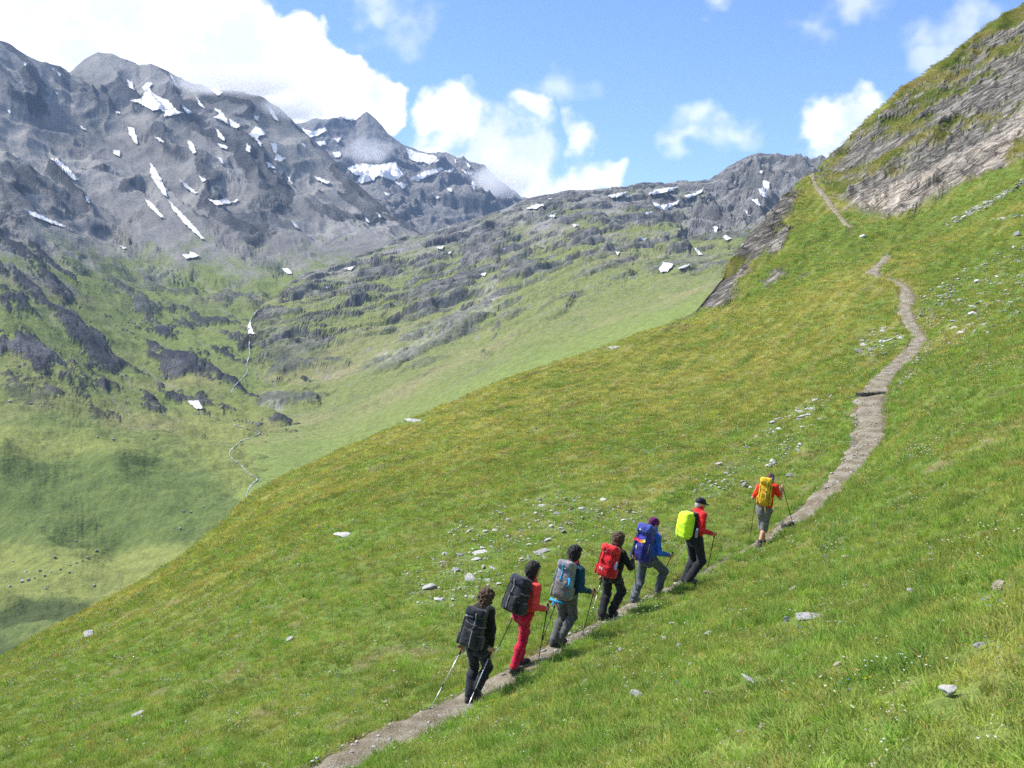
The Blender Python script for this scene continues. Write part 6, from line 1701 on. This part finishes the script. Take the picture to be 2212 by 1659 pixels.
# --- last of the line, all in black
HIKERS.append(dict(id=1, crop=(920, 1270, 5.35), psi=26, foot=(575, 1440), look=18, nod=-0.3,
  J=dict(head=(755, 182, 0, .10), neck=(735, 285, 0, .03), shr=(795, 330, .17, 0), shl=(640, 330, -.17, .0), elr=(890, 570, .30, -.02), har=(812, 835, .26, .08), ell=(440, 560, -.30, -.10), hal=(462, 772, -.26, -.02),
         pelvis=(640, 700, 0, 0), hipr=(690, 745, .09, 0), hipl=(590, 745, -.09, 0), knr=(685, 1090, .09, .12), knl=(565, 1100, -.09, .06), anr=(610, 1410, .06, .10), anl=(545, 1370, -.06, .02)),
  opt=dict(top=BLK2, legs=fabric('navy_black_trousers', (0.018, 0.021, 0.028)), hair=HAIR_BROWN, hair_size=0.026, hair_noise=0.022, hair_len=0.05, seed=11, collar=0.03, loose=0.016),
  label='person in black jacket and trousers with curly brown hair, last in the line',
  poles=[('l', (70, 1520), 0.07, 'silver trekking pole in the left hand of the last hiker', POLE_SILVER, {}), ('r', (468, 1582), 0.06, 'silver trekking pole crossing behind the legs of the last hiker', POLE_SILVER, dict(basket=False))],
  pack=dict(label='black backpack with pale lettering on its lid, worn by the last hiker', size=(0.33, 0.23, 0.50), t=0.39, dx=-0.02, yaw=-4, M=dict(body=NAVYBLK, lid=NAVYBLK, pocket=CHAR_P, dark=BLK, web=G_DARK), o=dict(seed=3, webs=(0.16,), web_end=-0.42, emblem=(-0.105, 0.215, 0.034, 'lid'), text=(-0.085, 0.215, 0.026, 'lid', 'VAUDE'),
        loose=[([(-0.17, 0.0, 0.05), (-0.21, -0.01, -0.03), (-0.235, -0.01, -0.11)], (0, 1, 0), 0.02, G_DARK), ([(-0.10, -0.125, 0.155), (-0.04, -0.15, 0.13), (0.02, -0.15, 0.12), (0.09, -0.15, 0.13), (0.125, -0.13, 0.09)], (0, 0.2, 1), 0.008, G_DARK)]))))
# --- second from the rear: red shirt, crimson trousers
HIKERS.append(dict(id=2, crop=(1070, 1210, 5.925), psi=46, foot=(320, 1510), look=14, nod=-0.2,
  J=dict(head=(553, 190, 0, .08), neck=(530, 345, 0, .04), shr=(592, 425, .16, 0), shl=(450, 400, -.16, 0), elr=(610, 675, .20, -.02), har=(690, 690, .20, .16), ell=(370, 600, -.24, -.05), hal=(340, 680, -.22, .12),
         pelvis=(420, 715, 0, 0), hipr=(455, 760, .085, 0), hipl=(380, 755, -.085, 0), knr=(395, 1130, .085, .08), knl=(410, 1120, -.07, .25), anr=(298, 1455, .07, -.10), anl=(375, 1410, -.04, .12)),
  opt=dict(top=fabric('coral_red_shirt', (0.72, 0.055, 0.045), 0.8), top_name='shirt', legs=fabric('crimson_trousers', (0.50, 0.012, 0.050), 0.8), hair=HAIR_DARK, hair_size=0.014, hair_noise=0.009, bun=True, hair_len=0.04, seed=21, scarf=BLK, loose=0.010),
  label='person in coral red shirt and crimson trousers, second from the rear',
  poles=[('r', (605, 1415), 0.09, 'black trekking pole held upright in front of the crimson trousered hiker', POLE_BLK, {}), ('l', (12, 1375), 0.05, 'trekking pole trailing behind the crimson trousered hiker', POLE_MIX, dict(low=.55))],
  pack=dict(label='black backpack on the hiker in coral red shirt', size=(0.34, 0.24, 0.48), t=0.43, dx=-0.02, yaw=-6, M=dict(body=NAVYBLK, lid=fabric('blue_black_lid', (0.026, 0.031, 0.048), .7), pocket=CHAR_P, dark=BLK, web=G_DARK), o=dict(seed=5, webs=(-0.05,), web_end=-0.35, taper=0.18, emblem=(-0.01, 0.185, 0.042, 'lid')))))
# --- third from the rear: grey pack with blue straps
BLUE_T = fabric('turquoise_webbing', (0.03, 0.36, 0.68)); GREY_P = fabric('grey_ripstop', (0.24, 0.235, 0.265), .7); GREY_P2 = fabric('brown_grey_mesh', (0.21, 0.195, 0.185), .8)
HIKERS.append(dict(id=3, crop=(1180, 1170, 6.143), psi=30, foot=(215, 1500), look=20, nod=-0.25,
  J=dict(head=(455, 228, 0, .08), neck=(430, 345, 0, .03), shr=(525, 455, .16, 0), shl=(335, 430, -.16, 0), elr=(540, 735, .23, -.03), har=(660, 735, .24, .17), ell=(190, 650, -.24, -.08), hal=(205, 845, -.22, .05),
         pelvis=(350, 755, 0, 0), hipr=(400, 795, .085, 0), hipl=(290, 795, -.085, 0), knr=(330, 1190, .085, .10), knl=(220, 1170, -.085, .03), anr=(250, 1465, .07, .06), anl=(165, 1430, -.06, -.05)),
  opt=dict(top=fabric('petrol_blue_jersey', (0.008, 0.050, 0.090)), top_name='jersey', legs=fabric('grey_trousers', (0.095, 0.098, 0.10)), hair=HAIR_BLACK, hair_size=0.018, hair_noise=0.014, hair_len=0.05, seed=31, scarf=fabric('red_white_scarf', (0.70, 0.05, 0.07), .8, 60, .5), loose=0.012),
  label='person with short black hair, red scarf and petrol blue sleeves, third from the rear',
  poles=[('r', (545, 1335), 0.10, 'dark trekking pole held upright by the hiker with grey pack', POLE_BLK, {}), ('l', (0, 1415), 0.06, 'black trekking pole trailing behind the hiker with grey pack', POLE_BLK, {})],
  pack=dict(label='grey backpack with turquoise straps', size=(0.30, 0.21, 0.53), t=0.38, dx=-0.01, yaw=-4, M=dict(body=GREY_P, lid=GREY_P, pocket=GREY_P2, dark=GREY_P2, web=BLUE_T, belt=BLUE_T, buckle=BLUE_T), o=dict(seed=7, webs=(-0.06,), web_end=0.12, taper=0.06, emblem=(0.02, 0.245, 0.034, 'lid'),
        loose=[([(-0.158, -0.02, 0.18), (-0.165, -0.03, 0.05), (-0.17, -0.03, -0.1)], (0, 1, 0), 0.03, BLUE_T), ([(0.12, -0.125, 0.12), (0.14, -0.125, 0.02), (0.10, -0.14, -0.03)], (1, 0.4, 0), 0.035, BLUE_T), ([(0.11, -0.12, -0.12), (0.158, -0.07, -0.17), (0.17, 0.0, -0.2)], (0, 0.3, 1), 0.02, BLUE_T),
               ([(-0.13, -0.14, -0.27), (0.0, -0.165, -0.285), (0.1, -0.15, -0.285)], (0, .2, 1), 0.04, BLUE_T), ([(-0.05, -0.15, -0.28), (-0.055, -0.16, -0.33), (-0.07, -0.16, -0.37)], (1, 0, 0), 0.03, BLUE_T), ([(-0.17, 0.02, -0.12), (-0.20, 0.02, -0.17), (-0.18, 0.0, -0.22)], (0, 1, 0), 0.02, BLUE_T)]))))
# --- fourth: red pack, black clothes
REDP = fabric('red_nylon', (0.62, 0.010, 0.020), .65); REDD = fabric('dark_red_nylon', (0.40, 0.010, 0.018), .7)
def extra4(J, f, r, spine, ctr, R3, pk, C, D0):
    b = ctr + R3 @ np.array((0.165, -0.055, -0.06)); bottle('water_bottle', 'small blue and white bottle in the side pocket of the red backpack', b, R3 @ np.array((0.1, -.1, 1)), [(0, .028, 0), (.01, .03, 0), (.10, .03, 0), (.115, .02, 0), (.12, .016, 1), (.145, .016, 1), (.147, .004, 1)], (flat_mat('pale_blue_plastic', (0.35, 0.45, 0.75), .4), MAT_WHITE))
HIKERS.append(dict(id=4, crop=(1270, 1140, 6.636), psi=34, foot=(330, 1430), look=5, nod=-0.3, extra=extra4, scale=0.97,
  J=dict(head=(525, 245, 0, .10), neck=(505, 385, 0, .03), shr=(580, 440, .16, 0), shl=(420, 420, -.16, 0), elr=(705, 630, .26, .05), har=(730, 530, .24, .24), ell=(250, 620, -.25, -.08), hal=(275, 760, -.22, .05),
         pelvis=(425, 710, 0, 0), hipr=(485, 755, .085, 0), hipl=(365, 755, -.085, 0), knr=(505, 1100, .085, .20), knl=(310, 1140, -.085, .04), anr=(420, 1330, .07, .22), anl=(275, 1430, -.07, -.10)),
  opt=dict(top=BLK2, legs=BLK, hair=HAIR_MID, hair_size=0.020, hair_len=0.16, hair_noise=0.014, seed=41, loose=0.018, skin=MAT_SKIN),
  label='person all in black with long brown hair, fourth from the rear',
  poles=[('r', (785, 1118), 0.15, 'trekking pole with black grip held up by the long-haired hiker in black', POLE_MIX, dict(grip=.2)), ('l', (115, 1362), 0.05, 'pale green trekking pole trailing behind the hiker with red backpack', (MAT_POLE_GREEN, MAT_POLE_GREEN), {})],
  pack=dict(label='bright red backpack on the long-haired hiker in black', size=(0.335, 0.23, 0.48), t=0.39, dx=-0.02, yaw=-4, M=dict(body=REDP, lid=fabric('red_lid', (0.66, 0.022, 0.030), .65), pocket=fabric('red_pocket', (0.52, 0.014, 0.020), .75), dark=BLK, web=REDD), o=dict(seed=9, webs=(-0.22, 0.22), web_end=0.0, taper=0.04, fp_z=-0.24, fp_h=0.22, emblem=(-0.05, 0.20, 0.042, 'lid'),
        loose=[([(-0.07, -0.172, -0.06), (-0.055, -0.178, -0.09), (-0.05, -0.178, -0.115)], (1, 0, 0), 0.012, MAT_WHITE), ([(-0.03, -0.172, -0.07), (-0.02, -0.178, -0.09), (-0.015, -0.178, -0.12)], (1, 0, 0), 0.012, MAT_WHITE), ([(0.17, 0.10, -0.10), (0.185, 0.16, -0.16), (0.19, 0.18, -0.26)], (0, 1, 0), 0.018, BLK)]))))
# --- fifth: blue jacket, blue pack, purple beanie
BLUEP = fabric('royal_blue_nylon', (0.045, 0.050, 0.36), .65); NAVYP = fabric('navy_nylon', (0.016, 0.018, 0.07), .7)
def extra5(J, f, r, spine, ctr, R3, pk, C, D0):
    # flower garland tied under the lid
    root = bpy.data.objects.new('fabric_flower_garland', None); COL.objects.link(root); root.location = ctr + R3 @ np.array((0, -0.15, 0.13)); root.empty_display_size = .05
    for k, (dx, dz, c) in enumerate(((-0.115, -0.01, (0.70, 0.03, 0.10)), (-0.07, 0.0, (0.75, 0.06, 0.22)), (-0.02, -0.015, (0.80, 0.10, 0.04)), (0.03, -0.02, (0.80, 0.35, 0.03)), (0.075, 0.0, (0.80, 0.75, 0.15)))):
        V = []; Fq = []
        for q in range(6):
            t = q * math.pi / 3; n = len(V); c0 = np.array((dx, 0, dz)); d0 = np.array((math.cos(t), 0, math.sin(t))); d1 = np.array((-math.sin(t), 0, math.cos(t)))
            for a, b, e in ((0.0, 0.006, 0), (0.022, 0.015, -.012), (0.040, 0.0, -.004), (0.022, -0.015, -.012), (0.0, -0.006, 0)): V.append(R3 @ (c0 + d0 * a + d1 * b + np.array((0, e - 0.012, 0))))
            Fq.append(tuple(range(n, n + 5)))
        mesh_obj('flower', V, Fq, fabric('petal_cloth', c), root)
    tag(root, 'red, orange and yellow fabric flowers tied on the blue backpack', 'garland')
HIKERS.append(dict(id=5, crop=(1350, 1110, 6.914), psi=42, foot=(395, 1385), look=20, nod=-0.15, extra=extra5,
  J=dict(head=(522, 225, 0, .08), neck=(515, 345, 0, .03), shr=(575, 430, .17, 0), shl=(450, 400, -.17, 0), elr=(605, 690, .22, .0), har=(740, 690, .22, .20), ell=(320, 640, -.24, -.05), hal=(330, 780, -.22, .10),
         pelvis=(430, 715, 0, 0), hipr=(495, 765, .09, 0), hipl=(360, 765, -.09, 0), knr=(590, 1085, .09, .25), knl=(275, 1130, -.09, -.12), anr=(580, 1240, .07, .32), anl=(215, 1400, -.07, -.36)),
  opt=dict(top=fabric('bright_blue_jacket', (0.020, 0.125, 0.56), .7), legs=fabric('slate_trousers', (0.080, 0.095, 0.115)), beanie=fabric('purple_knit', (0.105, 0.012, 0.085), .9), hair=HAIR_DARK, hair_size=-0.006, hair_noise=.006, seed=51, collar=0.07, loose=0.020, boot=MAT_BOOT_G, hem=-0.05, leg_end=0.93),
  label='person in blue jacket, slate trousers and purple beanie striding with a blue pack',
  poles=[('r', (528, 1278), 0.10, 'thin trekking pole in the right hand of the hiker in blue jacket', POLE_BLK, {})],
  pack=dict(label='tall royal blue backpack with flowers under its lid', size=(0.33, 0.26, 0.57), t=0.33, dx=-0.02, dz=.04, yaw=-5, M=dict(body=BLUEP, lid=fabric('blue_lid', (0.050, 0.070, 0.34), .65), pocket=fabric('dark_blue_pocket', (0.030, 0.032, 0.22), .75), dark=NAVYP, web=NAVYP), o=dict(seed=13, webs=(-0.28, 0.28), web_end=0.0, taper=0.05, lid_h=0.10, lid_z=0.04, emblem=(-0.05, 0.31, 0.044, 'lid'), belt_w=.09,
        loose=[([(0.168, -0.10, 0.10), (0.172, -0.10, -0.02), (0.175, -0.115, -0.09)], (0, 1, 0), 0.02, flat_mat('pale_strap', (.4, .42, .35))), ([(-0.05, -0.185, 0.02), (-0.04, -0.19, -0.03), (-0.02, -0.19, -0.06)], (1, 0, 0), 0.014, MAT_WHITE), ([(-0.10, -0.185, -0.03), (-0.09, -0.195, -0.12), (-0.09, -0.19, -0.22)], (1, 0, 0), 0.05, BLK)]))))
# --- sixth: red jacket, black cap, neon rain cover
NEON = fabric('neon_yellow_cover', (0.62, 0.98, 0.03), .55, 40, .06)
def extra6(J, f, r, spine, ctr, R3, pk, C, D0):
    b = ctr + R3 @ np.array((0.19, 0.16, -0.20)); bottle('water_bottle', 'grey bottle with white cap at the hip of the man in red jacket', b, R3 @ np.array((0, 0, 1)), [(0, .030, 0), (.01, .034, 0), (.13, .034, 0), (.145, .024, 0), (.15, .022, 1), (.185, .022, 1), (.187, .005, 1)], (flat_mat('grey_bottle', (0.28, 0.29, 0.30), .4), MAT_WHITE))
HIKERS.append(dict(id=6, crop=(1440, 1070, 7.543), psi=66, foot=(430, 1530), look=15, nod=-0.25, extra=extra6, scale=1.03,
  J=dict(head=(655, 215, 0, .06), neck=(635, 320, 0, .02), shr=(700, 405, .17, 0), shl=(580, 370, -.17, 0), elr=(745, 690, .22, .0), har=(840, 700, .20, .15), ell=(500, 600, -.25, -.08), hal=(450, 770, -.22, .0),
         pelvis=(560, 760, 0, 0), hipr=(620, 810, .09, 0), hipl=(495, 800, -.09, 0), knr=(640, 1165, .09, .12), knl=(440, 1150, -.09, -.08), anr=(465, 1465, .06, -.16), anl=(395, 1440, -.05, -.12)),
  opt=dict(top=fabric('scarlet_jacket', (0.60, 0.012, 0.014), .7), legs=fabric('charcoal_trousers', (0.020, 0.022, 0.028)), cap=fabric('black_cap', (0.010, 0.011, 0.018), .5), hair=HAIR_GREY, hair_size=-0.010, hair_noise=0.004, seed=61, collar=0.05, loose=0.024, boot=MAT_BOOT_G, hem=-0.04),
  label='man in scarlet jacket and black cap, second from the front',
  poles=[('r', (733, 1445), 0.05, 'silver trekking pole in front of the man in scarlet jacket', POLE_MIX, {}), ('l', (100, 1362), 0.05, 'silver trekking pole trailing behind the man in scarlet jacket', POLE_SILVER, {})],
  pack=dict(label='backpack under a neon yellow rain cover', size=(0.31, 0.22, 0.54), t=0.43, dx=-0.03, yaw=-12, gap=0.075, M=dict(body=NEON, dark=fabric('dark_green_harness', (0.018, 0.028, 0.026))), o=dict(seed=15, cover=True, taper=0.10, curve=.02))))
# --- leader: orange-red shirt, grey shorts, yellow pack
YEL = fabric('mustard_yellow_nylon', (0.66, 0.40, 0.012), .65); YELD = fabric('yellow_cord', (0.75, 0.55, 0.10))
def extra7(J, f, r, spine, ctr, R3, pk, C, D0):
    b = ctr + R3 @ np.array((0.12, -0.05, 0.27)); bottle('water_bottle', 'dark blue bottle standing out of the yellow backpack', b, R3 @ np.array((0.05, 0, 1)), [(0, .036, 0), (.06, .036, 0), (.11, .034, 0), (.15, .018, 0), (.165, .016, 1), (.195, .016, 1), (.197, .004, 1)], (flat_mat('cobalt_bottle', (0.02, 0.03, 0.26), .35, .5), MAT_BUCKLE))
HIKERS.append(dict(id=7, crop=(1580, 980, 6.91), psi=16, foot=(520, 1470), look=0, nod=-0.25, extra=extra7, scale=1.0,
  J=dict(head=(688, 432, 0, .08), neck=(650, 500, 0, .03), shr=(765, 560, .17, 0), shl=(520, 570, -.17, 0), elr=(868, 775, .27, .02), har=(862, 600, .27, .16), ell=(425, 730, -.27, .02), hal=(478, 590, -.24, .18),
         pelvis=(600, 880, 0, 0), hipr=(640, 930, .09, 0), hipl=(545, 930, -.09, 0), knr=(580, 1230, .08, .06), knl=(545, 1170, -.08, .28), anr=(515, 1445, .05, -.14), anl=(590, 1380, -.02, .30)),
  opt=dict(top=fabric('orange_red_shirt', (0.78, 0.045, 0.012), .8), top_name='shirt', sleeve=0.5, legs=fabric('grey_shorts', (0.150, 0.148, 0.145)), leg_end=0.2, hair=HAIR_BROWN, hair_size=-0.006, hair_noise=0.006, seed=71),
  label='person in orange-red shirt and grey shorts leading the line',
  poles=[('r', (1050, 1200), 0.03, 'black trekking pole in the right hand of the leader', POLE_BLK, {}), ('l', (368, 1395), 0.03, 'black trekking pole in the left hand of the leader', POLE_BLK, {})],
  pack=dict(label='mustard yellow backpack on the leading hiker', size=(0.28, 0.22, 0.53), t=0.50, dx=-0.03, dz=.04, yaw=0, M=dict(body=YEL, lid=fabric('yellow_lid', (0.68, 0.44, 0.02), .65), pocket=fabric('ochre_pocket', (0.56, 0.33, 0.012), .75), dark=fabric('brown_harness', (0.10, 0.03, 0.02)), web=YELD), o=dict(seed=17, webs=(0.10,), web_end=-0.2, taper=0.02, lid_h=0.085, lid_z=0.03,
        loose=[([(-0.14, 0.05, 0.10), (-0.19, 0.03, 0.0), (-0.21, 0.02, -0.02)], (0, 1, 0), 0.02, YELD), ([(-0.13, 0.0, -0.14), (-0.19, 0.0, -0.22), (-0.24, -0.02, -0.34)], (0, 1, 0), 0.02, YELD), ([(0.02, -0.12, -0.24), (0.05, -0.15, -0.30), (0.07, -0.15, -0.40)], (1, 0, 0), 0.018, YELD)]))))
JS = [hiker(c) for c in HIKERS]
# ================================================================== cloud wisps caught on the summits
def cloud_wisp(px, py, depth, rx, rz, ry, dens, label, seed, thr=0.42):
    c = unproj(px, py, depth)
    bm = bmesh.new(); bmesh.ops.create_icosphere(bm, subdivisions=3, radius=1.0)
    me = bpy.data.meshes.new('cloud_wisp'); bm.to_mesh(me); bm.free()
    m, nt, out = new_mat('cloud_vapour'); g = NT(nt)
    tc = g.n('ShaderNodeTexCoord').outputs['Object']
    fall = g.ramp(g.vmath('LENGTH', tc), 0.15, 0.95, 1.0, 0.0)
    p = g.vmath('ADD', g.vmath('MULTIPLY', tc, (rx / rz * 0.55, 1.0, 1.0)), (seed * 3.1, seed * 1.7, seed))
    n = g.noise(p, 2.1, 4.0, 0.6)
    d = g.math('MULTIPLY', g.ramp(g.math('MULTIPLY', n, fall), thr * 0.55, thr * 1.15), dens)
    pv = g.n('ShaderNodeVolumePrincipled'); pv.inputs['Color'].default_value = (0.99, 0.99, 1.0, 1); pv.inputs['Anisotropy'].default_value = 0.1
    g.l(d, pv.inputs['Density']); g.l(pv.outputs[0], out.inputs['Volume'])
    me.materials.append(m)
    o = bpy.data.objects.new('cloud_wisp', me); COL.objects.link(o); o.location = c
    o.scale = (rx / F * depth, ry, rz / F * depth)
    tag(o, label, 'cloud', None, 'stuff')
cloud_wisp(520, 175, 3480, 260, 58, 330, 0.011, 'cloud edge spilling over the crest of the left massif', 1, 0.38)
cloud_wisp(640, 235, 3400, 140, 56, 260, 0.009, 'torn cloud at the shoulder of the left massif', 2)
cloud_wisp(800, 325, 5000, 120, 55, 300, 0.0035, 'thin cloud wisp in front of the far pointed peak', 3, 0.46)
cloud_wisp(1085, 390, 4700, 130, 85, 350, 0.006, 'bank of cloud hiding the right foot of the far peak', 4, 0.42)
# ================================================================== haze
def build_haze():
    x0, x1, y0, y1, z0, z1 = -9000, 9000, -3000, 8000, -440, 1180
    v = [(x, y, z) for x in (x0, x1) for y in (y0, y1) for z in (z0, z1)]
    f = [(0, 1, 3, 2), (4, 6, 7, 5), (0, 4, 5, 1), (2, 3, 7, 6), (0, 2, 6, 4), (1, 5, 7, 3)]
    m, nt, out = new_mat('alpine_haze')
    pv = nt.nodes.new('ShaderNodeVolumePrincipled')
    pv.inputs['Color'].default_value = (0.42, 0.63, 1.0, 1)
    pv.inputs['Density'].default_value = HAZE
    pv.inputs['Anisotropy'].default_value = 0.25
    nt.links.new(pv.outputs[0], out.inputs['Volume'])
    o = mesh_obj('haze', np.array(v, float), f, m, smooth=False)
    tag(o, None, None, None, 'stuff')
HAZE = 0.000040
build_haze()
